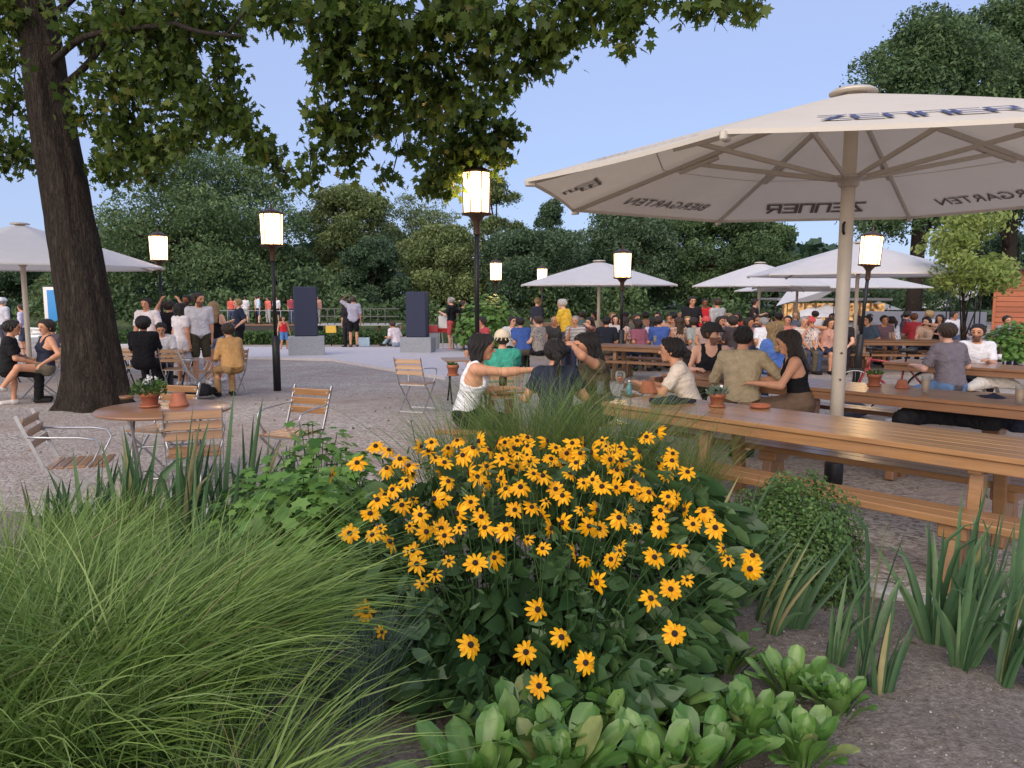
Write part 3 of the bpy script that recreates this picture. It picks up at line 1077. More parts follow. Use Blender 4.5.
M_['leaf_berg'] = m_leaf('paddle leaves', [(.0, (.06, .165, .03)), (.55, (.14, .29, .06)), (.93, (.25, .40, .12)), (1, (.33, .38, .14))], .22, .3, .5, patch=30)
M_['petal'] = m_leaf('yellow petals', [(.0, (.80, .32, .003)), (.5, (.92, .45, .006)), (1, (.95, .57, .02))], .3, .5, .25)
M_['cone'] = m_plain('brown flower eye', (.018, .008, .006), .9, var=.5, scale=200, bump=.8)


def mk_bark():
    t = NT('bark')
    v = t.coords('Object', (16, 16, 2.2))
    f = t.noise(v, 1.5, 8, .68)
    wv = t.n('ShaderNodeVectorMath', operation='ADD'); t.l(v, wv.inputs[0])
    nn = t.n('ShaderNodeTexNoise'); nn.inputs['Scale'].default_value = .8; nn.inputs['Detail'].default_value = 5; t.l(v, nn.inputs['Vector'])
    sc = t.n('ShaderNodeVectorMath', operation='SCALE'); sc.inputs['Scale'].default_value = 3.2; t.l(nn.outputs['Color'], sc.inputs[0]); t.l(sc.outputs[0], wv.inputs[1])
    r = t.noise(wv.outputs[0], 1.1, 6, .6)
    ridge = t.math('ABSOLUTE', t.math('SUBTRACT', r, .5))
    ridge = t.math('MULTIPLY', ridge, 6.)
    big = t.noise(t.coords('Object'), 2.2, 3)
    c = t.ramp(f, [(.3, (.040, .030, .025)), (.6, (.092, .072, .060)), (.85, (.17, .14, .12))])
    c = t.mix(t.ramp(ridge, [(0, (1, 1, 1)), (.35, (0, 0, 0))]), c, (.020, .015, .013))
    c = t.mix(t.math('MULTIPLY', big, .4), c, (.05, .045, .035))
    t.base(c); t.set(.95, spec=.12)
    t.bump(t.math('ADD', f, t.math('MINIMUM', ridge, 1.)), .9, .045)
    return t.mat


M_['bark'] = mk_bark()


def mk_water():
    t = NT('lake water')
    f = t.noise(t.coords('World', (.6, 1.6, 1)), 1.4, 5, .6)
    t.base((.018, .026, .022)); t.set(.06, spec=.5)
    t.bump(f, .16, .25)
    return t.mat


M_['water'] = mk_water()
M_['grass_ground'] = m_plain('grass bank', (.05, .075, .025), .95, var=.4, scale=3, bump=.5)

# ------------------------------------------------------------------ terrain, lake
def sstep(a, b, x):
    t = np.clip((x - a) / (b - a), 0, 1)
    return t * t * (3 - 2 * t)


gx = np.concatenate([np.linspace(-900, -150, 12)[:-1], np.linspace(-150, 150, 121), np.linspace(150, 900, 12)[1:]])
gy = np.concatenate([np.linspace(-60, 6, 12)[:-1], np.linspace(6, 20, 29)[:-1], np.linspace(20, 80, 61), np.linspace(80, 1500, 30)[1:]])
XX, YY = np.meshgrid(gx, gy, indexing='xy')
near_sh = 31.0 + .6 * np.sin(XX * .21)
far_sh = 56 + 2.5 * np.sin(XX * .13 + 1) + np.clip(-XX - 20, 0, 60) * .25
inl = sstep(0, 3.2, YY - near_sh) * (1 - sstep(-3, 1, YY - far_sh)) * (1 - sstep(3, 9, XX))
tz = np.clip((YY - 8.0) / 11.0, 0, 1)
ZZ = -.17 * tz * tz * (3 - 2 * tz) - 2.0 * inl + .35 * sstep(1, 6, YY - far_sh) * (1 - sstep(3, 9, XX))
nx_, ny_ = len(gx), len(gy)
V = np.stack([XX, YY, ZZ], axis=2).reshape(-1, 3)
I = (np.arange(ny_ - 1)[:, None] * nx_ + np.arange(nx_ - 1)[None, :]).ravel()
q = np.stack([I, I + 1, I + nx_ + 1, I + nx_], axis=1)
cy = (YY[:-1, :-1]).ravel(); cx = (XX[:-1, :-1]).ravel()
mi = ((cy > 52) | ((cx < 4) & (cy > 30))).astype(int)
gme = np_mesh('ground', V, q.ravel(), np.full(len(q), 4), smooth=True, matidx=mi)
tag(link_mesh('ground', gme, [M_['gravel'], M_['grass_ground']]), kind='structure')
mb = MB()
mb.add([(-400, 30, -.62), (9.5, 30, -.62), (9.5, 90, -.62), (-400, 90, -.62)], [(0, 1, 2, 3)])
tag(mb.build('lake_water', M_['water']), kind='structure')

# the planted bed: soil sheet with a low mound, held by a kerb
KP0, KP1 = at_z(850, 566), at_z(1024, 626)
kd = (KP1 - KP0).normalized()
K_far = KP0 + kd * -((KP0.y - 6.3) / -kd.y)
K_near = KP0 + kd * 6.5
bed_poly = [Vector((-9, 5.6, 0)), Vector((-2.5, 5.75, 0)), Vector((-.2, 6.3, 0)), K_far, K_near, Vector((K_near.x, -4, 0)), Vector((-9, -4, 0))]


def inside_poly(p, poly):
    r = False; j = len(poly) - 1
    for i in range(len(poly)):
        a, b = poly[i], poly[j]
        if (a.y > p[1]) != (b.y > p[1]) and p[0] < (b.x - a.x) * (p[1] - a.y) / (b.y - a.y) + a.x: r = not r
        j = i
    return r


def soil_z(x, y):
    return .085 + .035 * math.sin(x * 2.1 + 1) * math.sin(y * 1.7) + .02 * math.sin(x * 7.3 + y * 3) * math.sin(y * 6.1 - x)


xs = np.arange(-9, 5.2, .09); ys = np.arange(-.5, 7.0, .09)
vs = []; idm = {}; fs = []
for i, x in enumerate(xs):
    for j, y in enumerate(ys):
        if inside_poly((x, y), bed_poly): idm[(i, j)] = len(vs); vs.append((x, y, soil_z(x, y)))
for (i, j) in idm:
    q = [(i, j), (i + 1, j), (i + 1, j + 1), (i, j + 1)]
    if all(k in idm for k in q): fs.append([idm[k] for k in q])
mb = MB(); mb.add(vs, fs, 0, True)
tag(mb.build('soil_bed', M_['soil']), kind='structure')
kb = MB()
for a, b in zip(bed_poly[:4], bed_poly[1:5]):
    L = (b - a).length; n = max(1, int(L / 1.0))
    for i in range(n):
        p, q = a.lerp(b, i / n), a.lerp(b, (i + 1) / n)
        u = (q - p).normalized() * .004
        kb.bar(p + u + Vector((0, 0, .02)), q - u + Vector((0, 0, .02)), .11, .15, bev=.012)
tag(kb.build('kerb', M_['concrete']), kind='structure')

# pale terrace where the two speakers stand
pp = [at_z(150, 357), at_z(240, 359), at_z(330, 361), at_z(445, 380), at_z(500, 372), at_z(486, 349), at_z(160, 349)]
tb = MB()
n = len(pp)
tb.add([(p.x, p.y, p.z - .05) for p in pp] + [(p.x, p.y, p.z + .07) for p in pp], [tuple(range(n, 2 * n))] + [(i, (i + 1) % n, n + (i + 1) % n, n + i) for i in range(n)])
tag(tb.build('terrace_paving', M_['stone_pale']), kind='structure')
wl = MB()
for a, b in ((150, 290), (350, 480)):
    pass
wl.bar(at_z(120, 349.5, .17), at_z(232, 349.5, .17), .35, .34, bev=.02)
tag(wl.build('terrace_edge_wall', M_['stone_pale']), 'low pale stone edging wall behind the standing group', 'wall')

# small stones in the soil
n = 2400
ps = []
while len(ps) < n:
    x, y = rng.uniform(.2, 3.4), rng.uniform(2.2, 6.0)
    if inside_poly((x, y), bed_poly): ps.append((x, y, soil_z(x, y) + .002))
oct_v = [(1, 0, 0), (-1, 0, 0), (0, 1, 0), (0, -1, 0), (0, 0, .7), (0, 0, -.7)]
oct_f = [(0, 2, 4), (2, 1, 4), (1, 3, 4), (3, 0, 4), (2, 0, 5), (1, 2, 5), (3, 1, 5), (0, 3, 5)]
sv, sf, ss, stn = scatter(oct_v, oct_f, np.array(ps), frames(n), rng.uniform(.0018, .006, n) * np.where(rng.random(n) > .93, 1.7, 1))
M_['pebble'] = m_leaf('pale pebbles', [(0, (.13, .105, .085)), (.75, (.30, .26, .225)), (1, (.66, .63, .58))], 0.)
tag(link_mesh('pebbles', np_mesh('pebbles', sv, sf, ss, tint=stn), M_['pebble']), 'tiny pale pebbles scattered over the bare soil', 'pebbles', kind='stuff')

# ------------------------------------------------------------------ trees across the lake and beside the terrace
def bg_tree(label, cx_px, top_px, w_px, Y, mat, base_z=.2, base_px=None, n=5200, leaf=.42, nl=34, squash=1., taper=.0, gap=.0, group='trees across the lake', cat='tree',
            trunk_r=.28, crown_lo=.12, name='broadleaf_tree', droop=.3, th=None):
    c0 = at_y(cx_px, 294, Y)
    if base_z == 0: base_z = zg(Y)
    W = w_px * Y / FPX * 1.12
    n = int(n * 1.5); leaf *= 1.0; nl = int(nl * 1.5)
    top = at_y(cx_px, top_px, Y).z
    H = top - base_z
    root = empty(name, (c0.x, Y, base_z), label=label, cat=cat, group=group)
    # crown lobes
    r2 = np.random.default_rng(int(cx_px * 13 + top_px * 7 + Y))
    pos = []; dirs = []; tint = []; scl = []
    lobes = []
    zlo = H * crown_lo
    toff = r2.uniform(-.14, .20)
    for k in range(nl):
        u = r2.random()
        z = zlo + (H - zlo) * (.10 + .84 * u)
        prof = (math.sin(PI * (.12 + .80 * (u ** .8))) ** .7 if crown_lo > .06 else (1 - u ** 2.4) ** .5 * .92 + .05) * (1 - taper * u)
        a = r2.random() * 2 * PI
        rr = W / 2 * prof * math.sqrt(r2.random()) * .85
        lr = W * r2.uniform(.11, .19) * (1 - taper * u * .6)
        lobes.append((rr * math.cos(a), rr * math.sin(a), z, lr, r2.uniform(-.22, .22)))
    per = n // nl
    for lx, ly, lz, lr, lt in lobes:
        m = per if r2.random() > gap else per // 3
        d = r2.normal(size=(m, 3)); d /= np.linalg.norm(d, axis=1, keepdims=True)
        d[:, 2] = np.where(d[:, 2] < -.35, -d[:, 2], d[:, 2])
        rad = lr * (1 - .55 * r2.random(m) ** 2.2)
        p = np.stack([lx + d[:, 0] * rad, ly + d[:, 1] * rad, lz + d[:, 2] * rad * .8], axis=1)
        ok = (p[:, 2] > zlo * .5) & (p[:, 2] < H)
        p = p[ok]; d = d[ok]
        pos.append(p); dirs.append(d)
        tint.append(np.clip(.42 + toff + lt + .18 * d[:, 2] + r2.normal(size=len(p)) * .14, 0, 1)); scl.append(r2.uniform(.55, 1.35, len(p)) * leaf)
    pos = np.concatenate(pos); dirs = np.concatenate(dirs)
    nrm = dirs + r2.normal(size=dirs.shape) * .7 + np.array((0, 0, .3))
    nrm /= np.linalg.norm(nrm, axis=1, keepdims=True)
    x = np.cross(nrm, r2.normal(size=nrm.shape)); x /= np.linalg.norm(x, axis=1, keepdims=True)
    y = np.cross(nrm, x)
    fr = np.stack([x, y, nrm], axis=2)
    Vv, F, S, T = scatter(CLUSTER[0], CLUSTER[1], pos, fr, np.concatenate(scl), np.concatenate(tint))
    link_mesh('crown', np_mesh('crown', Vv, F, S, tint=T), mat, root)
    tb = MB()
    tb.tube([(0, 0, -.3), (.05, 0, H * .2), (0, .1, H * .5), (.1, 0, H * .8)], [trunk_r * 1.2, trunk_r, trunk_r * .6, trunk_r * .15], 8)
    for k in range(7):
        lb = lobes[k * 3 % nl]
        z0 = H * (.15 + .07 * k)
        tb.tube([(0, 0, z0), (lb[0] * .5, lb[1] * .5, (z0 + lb[2]) / 2), (lb[0], lb[1], max(lb[2], z0 + .3))], [trunk_r * .45, trunk_r * .3, .04], 6)
    tb.build('trunk', M_['bark'], root)
    return root


A, B_, Cc, Yg = M_['leaf_far_a'], M_['leaf_far_b'], M_['leaf_far_c'], M_['leaf_young']
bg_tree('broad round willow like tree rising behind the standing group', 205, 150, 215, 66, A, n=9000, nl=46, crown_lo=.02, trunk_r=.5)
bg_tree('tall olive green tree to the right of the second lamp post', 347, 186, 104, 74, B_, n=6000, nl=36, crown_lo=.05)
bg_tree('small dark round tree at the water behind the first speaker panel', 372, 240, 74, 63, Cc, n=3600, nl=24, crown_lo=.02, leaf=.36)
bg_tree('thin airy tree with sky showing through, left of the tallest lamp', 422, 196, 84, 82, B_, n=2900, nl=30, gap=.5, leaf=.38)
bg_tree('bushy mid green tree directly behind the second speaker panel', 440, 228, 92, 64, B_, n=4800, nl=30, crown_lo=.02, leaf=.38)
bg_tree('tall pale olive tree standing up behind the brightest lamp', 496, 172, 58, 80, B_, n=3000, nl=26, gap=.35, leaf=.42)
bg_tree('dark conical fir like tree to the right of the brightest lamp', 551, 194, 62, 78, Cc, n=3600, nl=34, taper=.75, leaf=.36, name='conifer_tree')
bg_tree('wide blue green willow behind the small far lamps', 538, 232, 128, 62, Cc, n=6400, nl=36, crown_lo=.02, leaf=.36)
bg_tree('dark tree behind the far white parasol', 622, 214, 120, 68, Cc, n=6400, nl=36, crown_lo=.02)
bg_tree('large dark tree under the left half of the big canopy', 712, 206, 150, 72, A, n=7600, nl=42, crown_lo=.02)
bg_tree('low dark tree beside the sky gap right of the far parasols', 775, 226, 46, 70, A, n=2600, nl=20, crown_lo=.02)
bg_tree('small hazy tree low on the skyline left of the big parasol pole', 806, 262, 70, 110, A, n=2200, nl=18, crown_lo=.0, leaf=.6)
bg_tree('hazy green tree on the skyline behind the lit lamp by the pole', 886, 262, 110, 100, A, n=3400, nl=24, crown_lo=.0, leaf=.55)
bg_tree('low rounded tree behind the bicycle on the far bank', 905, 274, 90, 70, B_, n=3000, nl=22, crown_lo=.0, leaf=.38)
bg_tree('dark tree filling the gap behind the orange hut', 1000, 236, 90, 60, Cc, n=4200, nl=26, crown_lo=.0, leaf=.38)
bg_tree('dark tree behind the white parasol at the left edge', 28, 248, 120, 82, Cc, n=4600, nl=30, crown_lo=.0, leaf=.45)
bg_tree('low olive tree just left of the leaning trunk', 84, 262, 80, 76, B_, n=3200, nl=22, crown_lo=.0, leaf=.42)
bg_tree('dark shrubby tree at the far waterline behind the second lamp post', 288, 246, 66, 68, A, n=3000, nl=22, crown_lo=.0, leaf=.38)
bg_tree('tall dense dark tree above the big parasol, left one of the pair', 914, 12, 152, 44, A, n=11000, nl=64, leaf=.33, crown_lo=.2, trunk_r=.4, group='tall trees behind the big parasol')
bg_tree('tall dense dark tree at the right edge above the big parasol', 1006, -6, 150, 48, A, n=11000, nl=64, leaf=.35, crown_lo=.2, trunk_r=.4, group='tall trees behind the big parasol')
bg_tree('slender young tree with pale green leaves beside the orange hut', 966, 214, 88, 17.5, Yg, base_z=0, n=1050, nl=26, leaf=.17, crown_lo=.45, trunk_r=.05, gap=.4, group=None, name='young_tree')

# wooded bank behind them, reads as one mass
n = 9000
px_ = rng.uniform(-80, 1060, n); Yw = rng.uniform(92, 125, n)
prof = 246 + 12 * np.sin(px_ * .03) + 9 * np.sin(px_ * .011 + 2) + 6 * np.sin(px_ * .09)
prof = np.where(px_ > 790, prof + 18, prof)
py_ = rng.uniform(0, 1, n) ** .8
zt = 1.75 + (294 - prof) / FPX * Yw
pw = np.stack([(px_ - 512) / FPX * Yw, Yw, .2 + (zt - .2) * py_], axis=1)
d = rng.normal(size=(n, 3)); d[:, 1] -= .8
wv, wf, ws, wt = scatter(SPRAY[0], SPRAY[1], pw, frames(n, dirs=d), rng.uniform(.9, 1.9, n), np.clip(.2 + rng.normal(size=n) * .15, 0, 1))
tag(link_mesh('woods', np_mesh('woods', wv, wf, ws, tint=wt), Cc), 'dark wooded bank along the far shore behind the single trees', 'woods', kind='stuff')

# clipped hedge on the near shore
def hedge(a, b, h, dp, mat, label, nn):
    a, b = Vector(a), Vector(b)
    L = (b - a).length; u = (b - a).normalized(); v = Vector((-u.y, u.x, 0))
    root = empty('hedge', a, math.atan2(u.y, u.x), label, 'hedge')
    t = rng.random((nn, 3))
    face = rng.integers(0, 3, nn)
    p = np.stack([t[:, 0] * L, (t[:, 1] - .5) * dp, t[:, 2] * h], axis=1)
    p[face == 0, 1] = -dp / 2; p[face == 1, 2] = h; p[face == 2, 1] = dp / 2
    p += rng.normal(size=p.shape) * .035
    V_, F_, S_, T_ = scatter(DIAMOND[0], DIAMOND[1], p, frames(nn, -.5), rng.uniform(.05, .1, nn) * 1.4)
    link_mesh('leaves', np_mesh('leaves', V_, F_, S_, tint=T_), mat, root)
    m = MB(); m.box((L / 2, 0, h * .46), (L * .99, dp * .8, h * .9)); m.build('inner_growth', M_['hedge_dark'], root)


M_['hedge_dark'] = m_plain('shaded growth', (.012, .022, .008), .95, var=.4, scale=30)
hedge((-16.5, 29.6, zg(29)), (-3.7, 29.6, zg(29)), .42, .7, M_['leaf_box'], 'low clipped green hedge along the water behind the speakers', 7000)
# ------------------------------------------------------------------ the leaning maple
def maple():
    b = at_z(97, 408)
    Y0 = b.y
    root = empty('maple_tree', b, 0, 'big leaning maple with dark furrowed trunk and low overhanging leafy branches', 'tree')
    b0 = np.array(b)
    rr = np.random.default_rng(5)
    # trunk: centre line through what the photo shows, then on up
    line = [(97, 420, 0), (99, 400, 0), (91, 340, 0), (79, 270, 0), (66, 200, 0), (53, 130, 0), (43, 60, 0), (34, 0, 0), (22, -120, -.2), (14, -260, -.5)]
    C = [at_y(x, y, Y0 + d) - b for x, y, d in line]
    C[0].z = -.25
    rad = [.60, .47, .40, .36, .335, .31, .285, .265, .22, .12]
    # resample smoothly with a knobbly section
    Cn = np.array([tuple(c) for c in C]); t0 = np.linspace(0, 1, len(C)); t1 = np.linspace(0, 1, 70)
    P = np.stack([np.interp(t1, t0, Cn[:, k]) for k in range(3)], axis=1); r_ = np.interp(t1, t0, rad)
    n = 40; vs = []; fs = []
    for i in range(70):
        for k in range(n):
            a = 2 * PI * k / n
            fl = 1 + .05 * math.sin(a * 7 + i * .12) + .035 * math.sin(a * 13 - i * .3) + .02 * math.sin(a * 23 + i * .7)
            if P[i, 2] < .9: fl += .30 * (1 - max(P[i, 2], 0) / .9) ** 2 * (max(0, math.cos(a * 5 + .6)) ** 1.5)
            vs.append((P[i, 0] + r_[i] * fl * math.cos(a), P[i, 1] + r_[i] * fl * math.sin(a), P[i, 2]))
    for i in range(69):
        for k in range(n): fs.append((i * n + k, i * n + (k + 1) % n, (i + 1) * n + (k + 1) % n, (i + 1) * n + k))
    mb = MB(); mb.add(vs, fs, 0, True); mb.build('trunk', M_['bark'], root)
    # boughs: pixel centre, pixel radius, depth offset from the trunk, density
    B = [(14, 18, 42, 0, 1), (12, 95, 36, .6, .45), (14, 148, 34, .3, .75), (2, 60, 30, -1, .4), (100, 28, 45, -.6, 1), (150, 25, 50, -1.4, 1), (118, 85, 48, -1, 1), (172, 78, 46, -1.6, 1), (132, 140, 40, -.6, 1),
         (110, 172, 22, 0, .8), (160, 150, 24, -1, .8), (212, 108, 36, -2, 1), (240, 132, 28, -2.1, .9), (262, 155, 20, -2.2, .9), (284, 172, 12, -2.2, .9), (192, 26, 44, -2, 1), (185, 132, 30, -1.4, .9), (226, 20, 26, -2, .7),
         (226, 72, 24, -2, .6), (148, 178, 12, -.5, .7), (95, 120, 26, -.3, .7),
         (272, 10, 34, -3, 1), (325, 20, 44, -3.4, 1), (380, 22, 50, -3.4, 1), (440, 22, 52, -3.4, 1), (505, 20, 48, -3.7, 1), (566, 16, 36, -4, 1), (615, 12, 32, -4.2, .9), (626, 42, 13, -4.2, .9), (655, 2, 22, -4.4, .8),
         (716, 6, 20, -4.6, .8), (752, 4, 14, -4.8, .9), (690, 14, 14, -4.5, .7), (335, 70, 36, -3.0, 1), (385, 78, 46, -3, 1), (440, 82, 44, -2.8, 1), (486, 72, 30, -3, .9), (528, 56, 26, -3.6, .9), (556, 42, 22, -3.8, .9), (504, 90, 16, -3, .8),
         (326, 118, 26, -2.8, .9), (348, 132, 28, -2.6, .9), (384, 118, 26, -2.6, .8), (424, 122, 28, -1.6, .9), (462, 116, 26, -.9, .9), (484, 112, 20, -.9, .9), (352, 164, 16, -2.4, .8), (316, 160, 16, -2.4, .8), (308, 180, 9, -2.4, .8),
         (405, 150, 8, -2.2, .8), (392, 176, 12, -2, .9), (432, 152, 18, -.8, .9), (462, 146, 18, -.7, .9), (488, 146, 14, -.2, .8), (448, 176, 15, -.2, .9), (428, 186, 10, -.4, .9), (474, 160, 12, .0, .9), (500, 128, 14, -.6, .8)]
    dl = 11.25 - Y0
    for q in [(456, 148, 15), (442, 172, 13), (428, 184, 9), (466, 158, 12), (492, 146, 13), (508, 130, 13), (480, 150, 12), (498, 160, 8), (450, 188, 8)]:
        B.append((q[0], q[1], q[2], dl + rr.normal() * .15, 1.5))
    # what grows above the frame
    for k in range(60):
        px = rr.uniform(-260, 760); py = rr.uniform(-560, -95)
        B.append((px, py, rr.uniform(45, 85), rr.uniform(-4.8, 2.5) if px > 0 else rr.uniform(-2, 3), .8))
    for k in range(14): B.append((rr.uniform(-330, -30), rr.uniform(-60, 150), rr.uniform(30, 60), rr.uniform(-1, 3), .7))
    limbs = [np.array([P[i] for i in (40, 50, 58, 66)]),]
    br = MB()
    # main limbs
    mains = [[(52, 96), (110, 30), (200, -70), (330, -120)], [(40, 20), (130, -60), (300, -140), (520, -170)], [(46, 60), (90, 40), (170, 20), (250, 40)], [(30, -60), (180, -200), (420, -300), (650, -260)],
             [(50, 80), (10, 20), (-90, -60), (-200, -120)]]
    lp = []
    for mi_, mpts in enumerate(mains):
        deps = [0, -1.2, -2.4, -3.6] if mi_ != 4 else [0, .5, 1, 1.5]
        pts = [at_y(x, y, Y0 + d) - b for (x, y), d in zip(mpts, deps)]
        Q = np.array([tuple(p) for p in pts]); tt = np.linspace(0, 1, 16)
        Q = np.stack([np.interp(tt, np.linspace(0, 1, 4), Q[:, k]) + .06 * np.sin(tt * 9 + k + mi_) for k in range(3)], axis=1)
        br.tube(Q, np.linspace(.055, .015, 16), 8)
        lp.append(Q[3:])
    lp = np.concatenate(lp)
    allp = []; alld = []; alls = []; allt = []
    for (px, py, pr, dd, den) in B:
        Yb = Y0 + dd
        c = np.array(at_y(px, py, Yb)) - b0
        r = pr * Yb / FPX
        j = np.argmin(((lp - c) ** 2).sum(axis=1)); a = lp[j]
        lp = np.concatenate([lp, (a + (c - a) * np.linspace(.4, 1, 4)[:, None])])
        mid = (a + c) / 2 + np.array((0, 0, .12 + .1 * rr.random()))
        br.tube([a, mid, c], [.016, .012, .006], 5)
        ntw = max(6, int(64 * den * (r / .55) ** 1.6))
        for t in range(ntw):
            d = rr.normal(size=3); d /= np.linalg.norm(d); d *= rr.random() ** .45 * r
            d[2] *= .85; d[1] *= 1.15
            e = c + d
            st = c + d * .35 + np.array((0, 0, .05))
            br.tube([st, (st + e) / 2 + np.array((0, 0, .03)), e], [.006, .004, .002], 3, caps=False)
            m = rr.integers(6, 12)
            u = rr.random(m)[:, None]
            p = st + (e - st) * (0.35 + .75 * u) + rr.normal(size=(m, 3)) * .075
            allp.append(p)
            dv = rr.normal(size=(m, 3)) * .8 + d / (r + 1e-6) * .6; dv[:, 2] -= .75
            alld.append(dv); alls.append(rr.uniform(.075, .155, m)); allt.append(np.clip(rr.normal(.5, .22, m), 0, 1))
    br.build('branches', M_['bark'], root)
    p = np.concatenate(allp); d = np.concatenate(alld)
    roll = rr.normal(size=p.shape) * .7 + np.array((.9, .2, 0))
    Vv, F, S, T = scatter(MAPLE[0], MAPLE[1], p, frames(len(p), dirs=d, roll=roll), np.concatenate(alls), np.concatenate(allt))
    link_mesh('crown', np_mesh('crown', Vv, F, S, tint=T), M_['leaf_maple'], root)
    return len(p)


maple()

# ------------------------------------------------------------------ parasols
def text_mesh(body, size, shear=0., bold=0., sx=1.):
    cu = bpy.data.curves.new('lettering', 'FONT')
    cu.body = body; cu.size = size; cu.align_x = 'CENTER'; cu.align_y = 'CENTER'
    cu.shear = shear; cu.offset = bold; cu.resolution_u = 2
    o = bpy.data.objects.new('lettering', cu); COL.objects.link(o)
    me = bpy.data.meshes.new_from_object(o.evaluated_get(bpy.context.evaluated_depsgraph_get()))
    bpy.data.objects.remove(o); bpy.data.curves.remove(cu)
    V = np.zeros(len(me.vertices) * 3, dtype=np.float32); me.vertices.foreach_get('co', V); V = V.reshape(-1, 3)
    V[:, 0] *= sx
    F = [list(p.vertices) for p in me.polygons]
    bpy.data.meshes.remove(me)
    return V, F


def block_word(word, h, wl, gap, t):
    """squared-off wide capitals built from strokes, like the parasol print"""
    mb = MB(); x = 0
    G = {'Z': [((0, 1), (1, 1)), ((0, 0), (1, 0)), ((.92, .95), (.08, .05))], 'E': [((0, 1), (1, 1)), ((0, 0), (1, 0)), ((0, .5), (.9, .5)), ((0, 0), (0, 1))],
         'N': [((0, 0), (0, 1)), ((0, 1), (1, 1)), ((1, 1), (1, 0))], 'R': [((0, 0), (0, 1)), ((0, 1), (1, 1)), ((1, 1), (1, .45)), ((1, .45), (0, .45)), ((.55, .45), (1, 0))],
         'B': [((0, 0), (0, 1)), ((0, 1), (1, 1)), ((1, 1), (1, 0)), ((0, .5), (1, .5)), ((0, 0), (1, 0))], 'T': [((0, 1), (1, 1)), ((.5, 0), (.5, 1))],
         'S': [((0, 1), (1, 1)), ((0, 1), (0, .5)), ((0, .5), (1, .5)), ((1, .5), (1, 0)), ((1, 0), (0, 0))]}
    vs = []; fs = []
    for ch in word:
        for (a, b) in G[ch]:
            a = Vector((x + a[0] * wl, a[1] * h)); b = Vector((x + b[0] * wl, b[1] * h))
            u = (b - a).normalized() * t / 2; v = Vector((-u.y, u.x))
            k = len(vs)
            a2, b2 = a - u, b + u
            vs += [(p.x, p.y, 0) for p in (a2 - v, b2 - v, b2 + v, a2 + v)]
            fs.append([k, k + 1, k + 2, k + 3])
        x += wl + gap
    V = np.array(vs); V[:, 0] -= (x - gap) / 2; V[:, 1] -= h / 2
    # tiny steps keep crossing strokes off one plane
    V[:, 2] += (np.arange(len(V)) // 4) * .00015
    return V, fs


